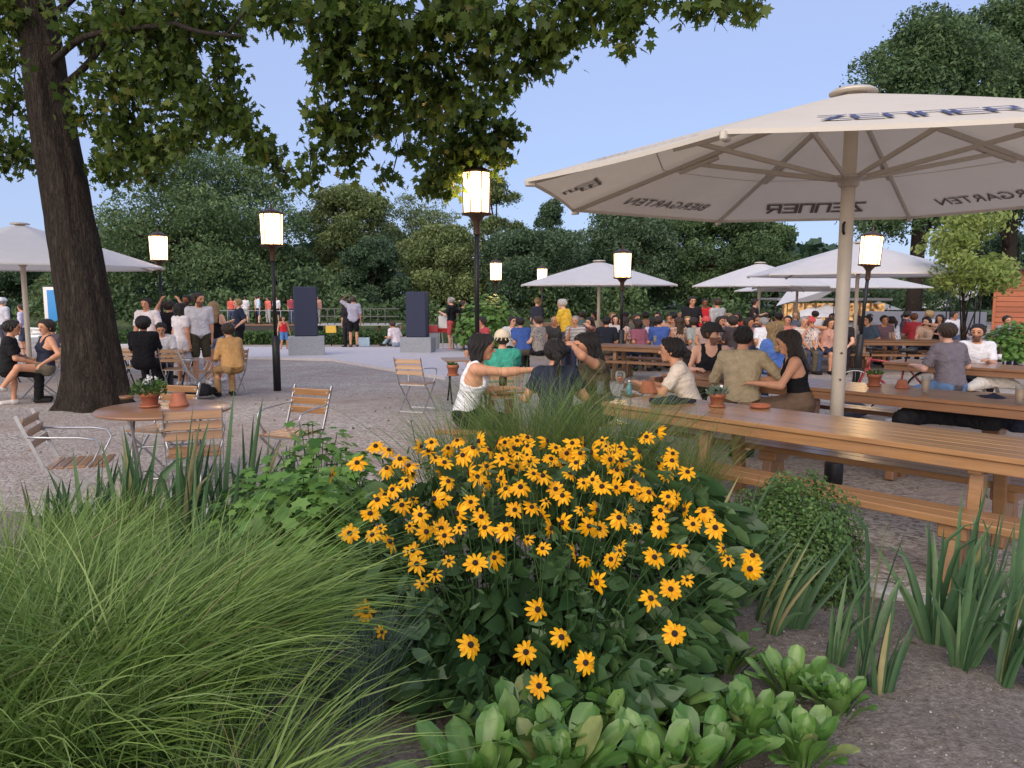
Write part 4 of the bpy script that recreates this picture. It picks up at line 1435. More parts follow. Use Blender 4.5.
def parasol(label, base, Rr, h_rim, h_top, phase, pole_r=.05, pole_col='cream_pole', canvas='canvas', letters=True, group='parasols over the beer garden', nside=8, base_box=False, hub_h=None):
    root = empty('parasol', base, phase, label, 'parasol', group)
    # canopy with panels strained between the ribs
    cn = MB(); N = 10; cols = 6
    vs = []; fs = []
    r0 = .16
    ring = []
    for i in range(N + 1):
        t = i / N
        r = r0 + (Rr - r0) * t
        z = h_top + (h_rim - h_top) * t + .02 * math.sin(PI * t) * (h_top - h_rim)
        row = []
        for k in range(nside):
            a0, a1 = 2 * PI * k / nside, 2 * PI * (k + 1) / nside
            p0 = Vector((r * math.cos(a0), r * math.sin(a0), z)); p1 = Vector((r * math.cos(a1), r * math.sin(a1), z))
            for c in range(cols):
                s_ = c / cols
                p = p0.lerp(p1, s_)
                sag = 4 * s_ * (1 - s_)
                p.z -= sag * .012 * t * (1 - .8 * t) * Rr
                if i == N: p.x *= 1 - .018 * sag; p.y *= 1 - .018 * sag
                row.append(len(vs)); vs.append(p)
        ring.append(row)
    M2 = nside * cols
    for i in range(N):
        for k in range(M2): fs.append((ring[i][k], ring[i + 1][k], ring[i + 1][(k + 1) % M2], ring[i][(k + 1) % M2]))
    cn.add(vs, fs, 0, False)
    can = cn.build('canopy', M_[canvas], root)
    for pl in can.data.polygons: pl.use_smooth = True
    # rim hem
    hm = MB()
    outer = [Vector(vs[i]) for i in ring[N]]
    for a, b in zip(outer, outer[1:] + outer[:1]): hm.bar(a - Vector((0, 0, .014)), b - Vector((0, 0, .014)), .008, .03)
    hm.build('hem', M_[canvas], can)
    if canvas == 'canvas':
        sm_ = MB(); rg = [Vector(vs[i]) for i in ring[6]]
        for a, b in zip(rg, rg[1:] + rg[:1]): sm_.bar(a - Vector((0, 0, .004)), b - Vector((0, 0, .004)), .012, .003)
        sm_.build('seam', M_['rib'], can)
    cp = MB()
    cp.lathe([(.0, h_top + .085), (.17, h_top + .07), (.2, h_top + .05), (.2, h_top + .035), (.10, h_top + .03), (.06, h_top - .12)][::-1], n=24)
    cp.build('top_cap', M_['rib'], root)
    pm = MB(); pm.tube([(0, 0, 0), (0, 0, h_top - .05)], pole_r, 20); pm.build('pole', M_[pole_col], root)
    sz = hub_h if hub_h else h_rim + .07
    hb = MB(); hb.lathe([(pole_r + .01, sz - .07), (pole_r + .03, sz - .05), (pole_r + .035, sz - .01), (pole_r + .10, sz), (pole_r + .10, sz + .025), (pole_r + .02, sz + .035)], n=20)
    hb.build('slider', M_['rib'], root)
    for k in range(nside):
        a = 2 * PI * k / nside
        u = Vector((math.cos(a), math.sin(a), 0))
        rb = MB()
        p0 = u * .1 + Vector((0, 0, h_top - .02)); p1 = u * (Rr - .02) + Vector((0, 0, h_rim - .03))
        pm_ = u * (Rr * .55) + Vector((0, 0, h_top + (h_rim - h_top) * .55 - .03 + .018 * (h_top - h_rim)))
        rb.bar(p0, pm_, .035, .05, bev=.006); rb.bar(pm_, p1, .03, .045, bev=.006)
        rb.bar(p1 - u * .06 + Vector((0, 0, -.004)), p1 + u * .03 + Vector((0, 0, -.004)), .045, .06, bev=.01)
        rb.build('rib', M_['rib'], root)
        st = MB()
        st.bar(u * (pole_r + .07) + Vector((0, 0, sz + .01)), u * (Rr * .50) + Vector((0, 0, h_top + (h_rim - h_top) * .5 - .04)), .026, .042, bev=.005)
        st.bar(u * (Rr * .42) + Vector((0, 0, h_top + (h_rim - h_top) * .42 - .062)), u * (Rr * .56) + Vector((0, 0, h_top + (h_rim - h_top) * .56 - .062)), .04, .035, m=0)
        st.build('strut', M_['rib'], root)
    return root, can


# the big one
PB = at_z(833, 484)
BIG_R, BIG_RIM, BIG_TOP = 2.90, 2.69, 3.46
big, big_can = parasol('huge cream parasol with dark lettering on its rim standing beside the long table', PB, BIG_R, BIG_RIM, BIG_TOP, R(53), pole_r=.060, group=None)
big.rotation_euler = (0, R(.5), R(53))
sl_ = MB(); sl_.lathe([(.075, .0), (.082, .02), (.082, .2), (.07, .215)], n=20); sl_.build('ground_sleeve', M_['dark_metal'], big)
kn = MB(); kn.tube([(-.07, 0, 2.28), (-.10, 0, 2.3), (-.1, 0, 2.36), (-.07, 0, 2.38)], .012, 6)
for z in (1.22, .98): kn.tube([(-.06, -.028, z), (-.075, -.035, z)], .009, 8)
kn.build('crank_catch', M_['dark_metal'], big)

M_['print_navy'] = m_plain('navy print', (.06, .075, .17), .7, var=.05, bump=0)
M_['print_grey'] = m_plain('grey print', (.15, .13, .115), .7, var=.05, bump=0)


def print_on(can, k, V, F, frac, off, mat, nside=8, Rr=BIG_R, rim=BIG_RIM, top=BIG_TOP, r0=.16):
    """lay flat lettering on panel k, upright for someone outside, a hair above (off>0) or below the cloth"""
    a0, a1 = 2 * PI * k / nside, 2 * PI * (k + 1) / nside
    vs = []
    am = (a0 + a1) / 2
    tang = Vector((-math.sin(am), math.cos(am), 0))
    rad = Vector((math.cos(am), math.sin(am), 0))
    ap = math.cos(PI / nside)
    sl = Vector((ap * (Rr - r0), top - rim)); sl_len = sl.length
    for x, y, z in V:
        t = frac - y / sl_len
        r = r0 + (Rr - r0) * t
        half = r * math.sin(PI / nside)
        s_ = min(max(.5 + x / (2 * half), 0), 1)
        sag = 4 * s_ * (1 - s_)
        zz = top + (rim - top) * t + .02 * math.sin(PI * t) * (top - rim) - sag * .012 * t * (1 - .8 * t) * Rr
        p = rad * (r * ap) + tang * x
        p.z = zz + off + (z if off > 0 else -z)
        vs.append(p)
    mb = MB(); mb.add(vs, F)
    return mb.build('lettering', mat, can)


def subdiv_text(V, F, n=1):
    return V, F


Zw = block_word('ZENNER', .22, .135, .048, .036)
Bg = text_mesh('BIERGARTEN', .25, sx=.84)
Em = block_word('BT', .18, .15, .05, .03)
Em2 = block_word('S', .12, .13, .05, .024)
for k in range(8):
    kind = {0: 'Z', 1: 'B', 2: 'E', 3: 'B', 4: 'Z', 5: 'B', 6: 'E', 7: 'B'}[k]
    for off in (.010, -.012):
        mt = M_['print_navy'] if off > 0 else M_['print_grey']
        if kind == 'Z': print_on(big_can, k, Zw[0], Zw[1], .87, off, mt)
        elif kind == 'B': print_on(big_can, k, Bg[0], Bg[1], .875, off, mt)
        else:
            print_on(big_can, k, Em[0], Em[1], .86, off, mt)
            print_on(big_can, k, Em2[0] + np.array((.02, -.185, 0)), Em2[1], .86, off, mt)

far_p = [
    ('white parasol in the middle distance whose canopy reaches behind a lamp', 598, 356, 80, 2.20, 2.88, 15),
    ('white parasol left of the big pole, half covered by a nearer canopy', 757, 349, 68, 2.2, 2.95, 5),
    ('wide white parasol directly behind the big parasol pole', 853, 366, 106, 2.42, 3.22, 20),
    ('far white parasol peeping out right below the wide one', 836, 347, 86, 2.15, 2.80, 0),
    ('small white parasol furthest back on the right of the far ones', 795, 343, 60, 2.05, 2.62, 30),
    ('white parasol on a yellowish pole at the left edge behind the trunk', 31, 378, 132, 2.52, 3.42, 9)]
for lb, px, py, hw, rim, top, ph in far_p:
    b = at_z(px, py)
    r, c = parasol(lb, b, hw * b.y / FPX, rim, top, R(ph), pole_r=.05 if px > 100 else .055, canvas='canvas_far', group='white parasols in the middle distance')

# ------------------------------------------------------------------ lamps
def lamp(label, px, d, H=3.35, tilt=0., base_h=1.05):
    b = at_y(px, 294, d); b.z = zg(d)
    root = empty('street_lamp', b, 0, label, 'street lamp', 'lit lantern lamps along the terrace')
    p = MB()
    p.tube([(0, 0, 0), (0, 0, base_h), (0, 0, base_h + .02)], [.072, .072, .045], 14)
    p.tube([(0, 0, base_h), (0, 0, H - .78)], .035, 12)
    p.build('post', M_['dark_metal'], root)
    k = MB()
    z0 = H - .80
    k.lathe([(.046, z0 - .22), (.05, z0 - .2), (.05, z0 - .04), (.075, z0), (.12, z0 + .05), (.215, z0 + .07), (.225, z0 + .09), (.2, z0 + .10)], n=20)
    k.build('lantern_base', M_['bronze'], root)
    g = MB()
    g.lathe([(.188, z0 + .10), (.205, z0 + .66)], n=24)
    g.build('shade', M_['lamp'], root)
    ld = bpy.data.lights.new('bulb', 'POINT'); ld.energy = LAMP_W * (2.4 if 'tallest' in label else 1); ld.color = (1, .60, .22); ld.shadow_soft_size = .09
    lo_ = bpy.data.objects.new('bulb', ld); COL.objects.link(lo_); lo_.parent = root; lo_.location = (0, 0, z0 + .38)
    f = MB()
    for i in range(8):
        a = 2 * PI * (i + .5) / 8
        f.bar((.200 * math.cos(a), .200 * math.sin(a), z0 + .09), (.217 * math.cos(a), .217 * math.sin(a), z0 + .67), .014, .016, up=(math.cos(a), math.sin(a), 0))
    f.lathe([(.195, z0 + .655), (.232, z0 + .66), (.232, z0 + .685), (.14, z0 + .73), (.05, z0 + .765), (.02, z0 + .78), (.022, z0 + .81), (.012, z0 + .86), (0, z0 + .875)], n=24)
    f.build('lantern_frame', M_['bronze'], root)
    if tilt: root.rotation_euler = (0, tilt, 0)
    return root


lamp('tallest looking lit lamp under the maple leaves, its lantern just touching them', 477, 11.4, 3.66)
lamp('lit lamp on a dark post standing left of the first speaker panel', 274, 14.8, 3.5)
lamp('lit lamp behind the standing group, close to the tip of a white parasol', 161, 19.0, 3.45)
lamp('lit lamp with its lantern in front of the white parasol peak', 622, 18.6, 3.02)
lamp('small lit lamp just right of the tallest lamp', 496, 26.5, 3.1)
lamp('faintest far lit lamp rising behind the left rim of a white parasol', 542, 31.0, 3.05)
lamp('leaning lit lamp right of the big parasol pole', 860, 16.0, 3.2, tilt=R(3.6))

# ------------------------------------------------------------------ tables, benches
TU = Vector((.673, -.740, 0)); TN = Vector((.740, .673, 0))
TANG = math.atan2(TU.y, TU.x)


def along(n, s): return TN * n + TU * s       # table-row coordinates


def slab(L, W, z, t, planks, gap=.006, bev=.006, x0=None, over=.0):
    mb = MB(); pw = (W - gap * (planks - 1)) / planks
    for i in range(planks):
        y = -W / 2 + pw / 2 + i * (pw + gap)
        mb.box((0, y, z - t / 2), (L - over * random.uniform(0, 1), pw, t), bev=bev)
    return mb


def long_table(label, c, L, W=.8, h=.77, rz=TANG, legs=None, mat='wood', group='long wooden beer garden tables', planks=6, spread=.26):
    t = empty('beer_table', (c[0], c[1], zg(c[1])), rz, label, 'table', group)
    slab(L, W, h, .038, planks, over=.006).build('tabletop', M_[mat], t)
    ap = MB()
    for s in (-1, 1): ap.box((0, s * (W / 2 - .035), h - .038 - .042), (L - .02, .03, .078), bev=.004)
    ap.build('side_rail', M_[mat], t)
    legs = legs or [-L * .32, L * .32]
    for x in legs:
        cb = MB(); cb.box((x, 0, h - .105), (.085, W * .86, .09), bev=.01); cb.build('cross_beam', M_[mat], t)
        for s in (-1, 1):
            lg = MB(); lg.bar((x, s * (spread - .02), h - .15), (x, s * (spread + .05), 0), .095, .085, up=(1, 0, 0), bev=.008)
            lg.build('leg', M_[mat], t)
        ft = MB(); ft.box((x, 0, .20), (.06, (spread) * 2 - .06, .085), bev=.008); ft.build('stretcher', M_[mat], t)
    return t


def long_bench(label, c, L, W=.3, h=.46, rz=TANG, legs=None, mat='wood', group='long wooden benches', planks=2):
    t = empty('bench', (c[0], c[1], zg(c[1])), rz, label, 'bench', group)
    slab(L, W, h, .048, planks, over=.006).build('seat', M_[mat], t)
    for x in (legs or [-L * .33, L * .33]):
        b = MB(); b.box((x, 0, h - .048 - .045), (.16, W * .8, .09), bev=.01); b.build('cross_beam', M_[mat], t)
        for s in (-1, 1):
            lg = MB(); lg.bar((x, s * W * .16, h - .13), (x, s * W * .42, 0), .12, .08, up=(1, 0, 0), bev=.01)
            lg.build('leg', M_[mat], t)
    return t


def row_pt(px, py, z):
    p = at_z(px, py, z)
    return p.dot(TN), p.dot(TU)


# row A (the long table in front), row B behind it, row C with the cyclist's bench
nA, sA0 = row_pt(602, 402, .77)
nA2, sA1 = row_pt(1024, 460, .77)
nA = (nA + nA2) / 2
LA = sA1 - sA0 + .55
_, sl1 = row_pt(727, 440, .5); _, sl2 = row_pt(998, 480, .5)
cA = along(nA + .41, sA0 + LA / 2)
lgs = [sl1 - (sA0 + LA / 2) - .0, sl2 - (sA0 + LA / 2)]
long_table('long honey coloured table nearest the flower bed, carrying a potted plant and saucer', cA, LA, .82, legs=lgs)
nbn, sbn = row_pt(960, 520, .46)
long_bench('plain bench at the front of the nearest table, over the kerb', along(nbn + .15, sA0 + LA / 2 + .25), LA - .3, legs=[sl1 - (sA0 + LA / 2) - .3, row_pt(958, 570, .1)[1] - (sA0 + LA / 2) - .25])
nbf, sbf = row_pt(880, 464, .46)
long_bench('bench behind the nearest table, in front of the parasol pole', along(nbf + .15, sA0 + LA / 2), LA - .1, legs=[sl1 - (sA0 + LA / 2) + .25, sl2 - (sA0 + LA / 2)])
nB, sB1 = row_pt(1010, 405.5, .77)
nB2, sB0 = row_pt(806, 387, .77)
nB = (nB + nB2) / 2
_, sBl = row_pt(866, 400, .5)
_, sB00 = row_pt(702, 370, .77)
LB = sB1 - sB00 + .3
cB = along(nB + .41, sB00 + LB / 2)
long_table('second long table with two terracotta pots and a beer glass', cB, LB, .82, legs=[sBl - (sB00 + LB / 2), sBl - (sB00 + LB / 2) - 2.1], mat='wood_red')
long_bench('bench in front of the second table with dark jackets lying on it', along(nB - .22, sB00 + LB / 2), LB, mat='wood_red', legs=[-LB * .3, LB * .22])
long_bench('bench behind the second table, mostly hidden by people', along(nB + 1.06, sB00 + LB / 2), LB, mat='wood_red')
nC, sC = row_pt(955, 391, .46)
nC -= .12
long_bench('bench the man in grey sits on, with a cloth bag on its end', along(nC + .12, sC + .8), 3.6, mat='wood')
long_table('third table with two dark bottles behind the man in grey', along(nC + .82, sC + .9), 4.0, .78, mat='wood_red')
long_bench('bench behind the third table at the edge of the picture', along(nC + 1.55, sC + .9), 3.6, mat='wood')

FAR_T = [  # label, px, py of the middle of the front edge at table height, length, angle
    ('table in front of the person in red shirt', 915, 341, 3.6, R(-8)),
    ('table with crowd seated behind the lamp base', 660, 333, 4.4, R(-6)),
    ('table at which the man in yellow stands', 545, 331, 2.6, R(-14)),
    ('table before the standing man in a red shirt', 716, 340, 5.2, R(-12)),
    ('table beside the man in a red cap', 842, 336, 3.4, R(-10)),
    ('far table directly under the second white parasol', 745, 330, 4.4, R(-4)),
    ('table behind the woman in a cream shirt', 655, 347, 3.0, R(-30)),
]
for lb, px, py, L, a in FAR_T:
    c = at_z(px, py, .77)
    cu, cv = Vector((math.cos(a), math.sin(a), 0)), Vector((-math.sin(a), math.cos(a), 0))
    m = c + cv * .38
    long_table(lb[0].upper() * 0 + 'distant wooden ' + lb, (m.x, m.y), L, .76, rz=a, mat='wood_dark', planks=4, group='distant wooden tables')
    f = c - cv * .28; g = c + cv * 1.04
    long_bench('distant bench in front of the ' + lb.replace('far ', ''), (f.x, f.y), L, rz=a, mat='wood_dark', group='distant wooden benches')
    long_bench('distant bench behind the ' + lb.replace('far ', ''), (g.x, g.y), L, rz=a, mat='wood_dark', group='distant wooden benches')

def tumbler(label, p, z, mat, group):
    t = empty('beer_glass', (p.x, p.y, z), 0, label, 'glass', group)
    m = MB(); m.lathe([(.034, 0), (.042, .17), (.039, .17), (.031, .012), (.001, .01)], n=14); m.build('glass', M_['glass'], t)
    m = MB(); m.lathe([(.001, .013), (.030, .013), (.036, .13), (.001, .13)], n=12); m.build('beer', M_[mat], t)


for px, py in ((890, 339), (925, 338), (640, 331), (676, 330), (610, 333), (548, 328), (700, 336), (733, 337), (752, 336), (826, 333), (850, 334), (730, 328), (762, 327), (655, 343)):
    p = at_z(px, py, .77)
    tumbler('glass of beer standing on one of the distant wooden tables', p, p.z + .002, 'beer', 'beer glasses on the distant tables')
for px, py, lb in ((735, 372, 'half drunk beer glass in front of the man in beige'), (770, 379, 'beer glass between the man in beige and the woman in black'), (925, 393, 'beer glass right of the terracotta pots on the second table')):
    p = at_z(px, py, .77)
    tumbler(lb, p, .772, 'beer', None)
p = at_z(536, 389, .74)
pl_ = MB(); pl_.lathe([(.001, .004), (.08, .004), (.125, .018), (.122, .022), (.08, .010), (.001, .009)], n=28)
tag(pl_.build('plate', M_['white_metal'], loc=(p.x, p.y, .742)), 'white plate on the small table by the outstretched hand', 'plate')
p = at_z(808, 393, .77)

# end table the three women sit round
ec = at_z(560, 392, .76)


# ------------------------------------------------------------------ folding chairs and the round table
def folding_chair(label, loc, heading, arms=True, mat='wood', group='folding garden chairs', lay=0.):
    """seat opens towards +Y; heading as for people"""
    t = empty('folding_chair', loc, R(heading), label, 'chair', group)
    st = MB()
    for i in range(6): st.box((0, -.17 + i * .072, .45 - .004 * i * 0), (.41, .055, .016), bev=.004)
    st.build('seat', M_[mat], t)
    bk = MB()
    for i in range(3):
        z = .63 + i * .085; y = -.235 - (z - .45) * .28
        bk.box((0, y + .012, z), (.43, .016, .068), Matrix.Rotation(-.27, 3, 'X'), bev=.004)
        for sx in (-1, 1): bk.tube([(sx * .19, y + .020, z), (sx * .19, y + .025, z)], .009, 8, m=1)
    bk.build('backrest', [M_[mat], M_['steel']], t)
    for sx in (-1, 1):
        f = MB()
        f.bar((sx * .215, .23, .0), (sx * .215, -.20, .46), .008, .026, up=(0, 0, 1)); f.bar((sx * .215, -.20, .46), (sx * .215, -.36, .86), .008, .026, up=(0, 1, 0))
        f.build('frame', M_['steel'], t)
        g = MB(); g.bar((sx * .195, -.27, .0), (sx * .195, .20, .435), .008, .024, up=(0, 0, 1)); g.build('leg', M_['steel'], t)
        if arms:
            a = MB()
            a.tube([(sx * .225, -.29, .70), (sx * .235, -.15, .69), (sx * .24, .05, .68), (sx * .24, .16, .66), (sx * .235, .19, .60), (sx * .22, .14, .5), (sx * .20, .10, .44)], .009, 6)
            a.build('armrest', M_['steel'], t)
    for x, y, z in ((.215, .19, .045), (.195, -.235, .035), (.2, .19, .432), (.2, -.19, .438)):
        c = MB(); c.bar((-x, y, z), (x, y, z), .008, .02); c.build('crossbar', M_['steel'], t)
    return t


rt = at_z(165, 408, .74)
RT = Vector((rt.x, rt.y, 0))
t = empty('round_table', RT, R(20), 'round wooden garden table with two terracotta pots near the trunk', 'table')
mb = MB(); mb.lathe([(0, .712), (.545, .712), (.565, .718), (.568, .735), (.56, .742), (0, .744)], n=64); mb.build('tabletop', M_['wood_red'], t)
for k in range(2):
    lg = MB(); a = k * PI
    x = .28 * (1 if k else -1)
    lg.tube([(x, -.35, 0), (x, 0, .40), (x, .32, .71)], .013, 8); lg.build('leg', M_['steel'], t)
    lg = MB(); lg.tube([(x * .9, .35, 0), (x * .9, 0, .40), (x * .9, -.32, .71)], .013, 8); lg.build('leg', M_['steel'], t)
for q in (((-.28, 0, .4), (.28, 0, .4)), ((-.28, -.33, .03), (.28, -.33, .03)), ((-.25, .33, .03), (.25, .33, .03))):
    cb = MB(); cb.tube(q, .01, 8); cb.build('crossbar', M_['steel'], t)

folding_chair('empty folding chair in front of the round table, its back to us', RT + Vector((.46, -.50, 0)), 22)
folding_chair('empty folding chair left of the round table, seen from the side with open slatted seat', at_z(84, 518), -72)
folding_chair('empty folding chair right of the round table, turned towards us', (-2.08, 7.15, 0), 158)
folding_chair('folding chair tucked behind the round table against the trunk', RT + Vector((-.35, .62, 0)), 165)
folding_chair('empty folding chair standing alone near the second speaker', at_z(418, 412), -18)
M_['table_dark'] = M_['wood_dark']


def bistro_table(label, c, rz, L=.8, W=.7, mat='wood'):
    t = empty('folding_table', c, rz, label, 'table', 'small folding tables')
    slab(L, W, .74, .022, 7).build('tabletop', M_[mat], t)
    for s in (-1, 1):
        for q in (-1, 1):
            g = MB(); g.bar((s * L * .38, q * W * .42, 0), (s * L * .38, -q * W * .38, .715), .01, .028, up=(1, 0, 0)); g.build('leg', M_['dark_metal'], t)
    return t


bistro_table('small folding table with a potted plant behind the woman in white', at_z(470, 402), R(12), L=.9)
bistro_table('small wooden folding table in the group of chairs behind the trunk', at_z(158, 386), R(5), L=1.5, W=.7)
bistro_table('small folding table at the far left edge beside the seated woman', at_z(-8, 384), R(5), L=1.1)
CH = [('folding chair with its back to us right behind the trunk', 140, 389, 6), ('folding chair at the middle of the small table behind the trunk', 178, 392, 8),
      ('folding chair carrying the person in a tan jacket', 231, 394, 42), ('empty side on folding chair in front of the person in a tan jacket', 200, 397, -60), ('folding chair occupied by the person in black at the far left', 2, 400, -62),
      ('folding chair carrying the woman in a navy top', 41, 398, 140), ('empty folding chair next to the trunk at its left', 70, 388, 30), ('folding chair under the person in white facing the trunk', 160, 382, 200),
      ('folding chair under the person in the cream hat', 503, 430, 8)]
for lb, px, py, hd in CH:
    folding_chair(lb, at_z(px, py), hd, arms=px < 240, mat='wood')

# ------------------------------------------------------------------ pots and table things
def pot(label, p, z, r=.075, h=.12, plant=None, upside=False, mat='terracotta', group='terracotta pots on the tables', cat='pot', seed=0):
    t = empty('flower_pot', (p[0], p[1], z), 0, label, cat, group)
    prof = [(r * .68, 0), (r * .70, .004), (r * .92, h * .74), (r * 1.04, h * .74), (r * 1.06, h * .97), (r * 1.02, h), (r * .92, h), (r * .88, h * .8), (0.001, h * .78)]
    if upside: prof = [(rr_, h - zz) for rr_, zz in prof[:6]][::-1] + [(.001, h)]
    mb = MB(); mb.lathe(prof, n=28)
    mb.build('pot', M_[mat], t)
    if not upside:
        s_ = MB(); s_.lathe([(0.001, h * .84), (r * .88, h * .82)][::-1], n=20); s_.build('soil', M_['potsoil'], t)
        dd = MB(); dd.lathe([(r * .75, .001), (r * 1.0, .004), (r * 1.08, .022), (r * 1.04, .022), (r * .78, .008)], n=24); dd.build('saucer', M_['terracotta'], t)
    if plant:
        n = plant.get('n', 220); w = plant.get('w', .1); hh = plant.get('h', .1)
        a = rng.random(n) * 2 * PI; rr_ = np.sqrt(rng.random(n)) * w
        P = np.stack([rr_ * np.cos(a), rr_ * np.sin(a), h * .85 + rng.random(n) * hh * (1.15 - (rr_ / w) ** 2 * .6)], axis=1)
        d = np.stack([np.cos(a), np.sin(a), .6 + rng.random(n)], axis=1)
        V_, F_, S_, T_ = scatter(OVATE[0], OVATE[1], P, frames(n, dirs=d), rng.uniform(.022, .045, n) * plant.get('s', 1))
        link_mesh('plant', np_mesh('plant', V_, F_, S_, tint=T_), M_[plant.get('m', 'leaf_box')], t)
        if plant.get('bloom'):
            m = plant['bloom']; a = rng.random(m) * 6.28; rr_ = rng.random(m) * w * .8
            P = np.stack([rr_ * np.cos(a), rr_ * np.sin(a), h + hh * (.6 + .5 * rng.random(m))], axis=1)
            V_, F_, S_, T_ = scatter(SPRAY[0], SPRAY[1], np.repeat(P, 4, 0) + rng.normal(size=(m * 4, 3)) * .006, frames(m * 4), .022)
            link_mesh('blossoms', np_mesh('blossoms', V_, F_, S_, tint=T_), M_['white_metal'], t)
    return t


p = at_z(150, 407, .744); pot('terracotta pot with leafy herb and white blossom on the round table', p, .745, .085, .13, plant=dict(n=420, w=.14, h=.13, bloom=9))
p = at_z(179, 406, .744); pot('upturned empty terracotta pot on the round table', p, .745, .08, .12, upside=True)
p = at_z(717, 407, .77); pot('terracotta pot with a sparse greyish succulent on the nearest table', p, .771, .07, .12, plant=dict(n=120, w=.085, h=.06, s=1.1, m='leaf_blue', bloom=2))
p = at_z(648, 393, .77); pot('upturned terracotta pot by the forearm of the woman in cream', p, .771, .085, .12, upside=True)
p = at_z(874, 386, .77); pot('terracotta pot with low sprouts on the second table', p, .771, .072, .13, plant=dict(n=90, w=.07, h=.05))
p = at_z(902, 388, .77); pot('upturned terracotta pot right of the sprouting one on the second table', p, .771, .065, .085, upside=True)
p = at_z(453, 376, .74); pot('terracotta pot with small plant on the folding table behind the woman in white', p, p.z + .002, .075, .14, plant=dict(n=80, w=.06, h=.04))
p = at_z(760, 408, .77)
sc_ = MB(); sc_.lathe([(.001, .002), (.07, .002), (.085, .006), (.092, .03), (.085, .03), (.075, .012), (.001, .01)], n=28)
tag(sc_.build('saucer', M_['terracotta'], loc=(p.x, p.y, .772)), 'empty terracotta saucer lying on the nearest table', 'saucer')
p = at_z(127, 399, .744)
sc_ = MB(); sc_.lathe([(.001, .002), (.06, .002), (.07, .03), (.06, .03), (.05, .01), (.001, .01)], n=20)
tag(sc_.build('ashtray', M_['wood_dark'], loc=(p.x, p.y, .745)), 'small brown ashtray on the left of the round table', 'ashtray')


def wine_glass(label, p, z):
    t = empty('wine_glass', (p.x, p.y, z), 0, label, 'glass', 'glasses on the nearest table')
    g = MB(); g.lathe([(.038, 0), (.036, .004), (.006, .008), (.005, .085), (.03, .11), (.052, .16), (.05, .20), (.043, .225), (.0415, .225), (.048, .2), (.05, .16), (.028, .113), (.001, .095)], n=24); g.build('bowl', M_['glass'], t)
    d = MB(); d.lathe([(.001, .098), (.027, .114), (.048, .16), (.0485, .168), (.001, .168)], n=24); d.build('drink', M_['aperol'], t)
    s_ = MB(); s_.tube([(.0, 0, .11), (.06, .02, .32)], .003, 6); s_.build('straw', M_['dark_metal'], t)
    return t


wine_glass('stemmed glass of orange spritz with a straw on the nearest table', at_z(620, 394, .77), .771)
g = empty('water_glass', (at_z(600, 394, .77).x, at_z(600, 394, .77).y, .771), 0, 'empty clear tumbler left of the orange drink', 'glass', 'glasses on the nearest table')
m = MB(); m.lathe([(.03, 0), (.036, .13), (.034, .13), (.028, .008), (.001, .006)], n=20); m.build('tumbler', M_['glass'], g)
p = at_z(629, 395, .77); b = empty('bottle', (p.x, p.y, .771), 0, 'little turquoise bottle beside the orange drink', 'bottle')
m = MB(); m.lathe([(.022, 0), (.025, .01), (.025, .085), (.01, .11), (.01, .13)], n=16); m.build('body', M_['blue_glass'], b)
m = MB(); m.lathe([(.012, .128), (.012, .145), (.001, .146)], n=12); m.build('cap', M_['white_metal'], b)
p = at_z(1019, 404, .77); b = empty('beer_glass', (p.x, p.y, .771), 0, 'glass of golden beer at the right end of the second table', 'glass')
m = MB(); m.lathe([(.034, 0), (.040, .165), (.038, .165), (.031, .012), (.001, .01)], n=20); m.build('glass', M_['glass'], b)
m = MB(); m.lathe([(.001, .013), (.030, .013), (.0355, .135), (.001, .135)], n=20); m.build('beer', M_['beer'], b)
for i, (px, lb) in enumerate(((990, 'left one of two dark bottles on the third table'), (999, 'right one of two dark bottles on the third table'))):
    p = at_z(px, 362, .77); b = empty('bottle', (p.x, p.y, p.z + .001), 0, lb, 'bottle')
    m = MB(); m.lathe([(.03, 0), (.032, .01), (.032, .14), (.013, .2), (.013, .26), (.001, .261)], n=16); m.build('body', M_['brown_glass'], b)
    m = MB(); m.lathe([(.0328, .04), (.0328, .12)], n=16); m.build('label', M_['white_metal'], b)
p = at_z(503, 392, .76)
for i, (px, py, lb) in enumerate(((503, 391, 'dark beer mug with handle beside the woman in white'), (517, 391, 'clear beer mug with handle right of the dark one'))):
    p = at_z(px, py, .74); b = empty('beer_mug', (p.x, p.y, .742), 0, lb, 'mug')
    m = MB(); m.lathe([(.04, 0), (.042, .15), (.039, .15), (.036, .012), (.001, .01)], n=20); m.build('mug', M_['glass'] if i else M_['brown_glass'], b)
    m = MB(); m.tube([(.04, 0, .12), (.075, 0, .12), (.085, 0, .09), (.075, 0, .04), (.04, 0, .03)], .008, 6); m.build('handle', M_['glass'], b)
p = at_z(612, 398, .77)
ph = MB(); ph.box((0, 0, .006), (.15, .1, .008), bev=.003); tag(ph.build('notebook', M_['navy'], loc=(p.x, p.y, .772), rz=.4), 'dark flat menu lying beside the orange drink', 'menu')


# ------------------------------------------------------------------ bags, jackets, bicycle
def blob(name, pts, mat, label, cat, vox=.02, wr_=.012, flat=None):
    P = np.array([q[:3] for q in pts]); r = max(q[3] for q in pts)
    F = Field(P.min(0) - r - .08, P.max(0) + r + .08, vox)
    for a, b in zip(pts[:-1], pts[1:]): F.cap(a[:3], b[:3], a[3], b[3], .06)
    F.every(lambda f, X, Y, Z: f + wr_ * np.sin(X * 23 + 4 * np.sin(Y * 17)) * np.sin(Z * 29 + 5 * np.sin(X * 11 + Y * 19)) + wr_ * .5 * np.sin(X * 51 + Y * 37 + Z * 43))
    if flat is not None: F.every(lambda f, X, Y, Z: np.maximum(f, flat - Z))
    return tag(field_obj(name, F, mat), label, cat)


def bp(px, py, z): return tuple(at_z(px, py, z))


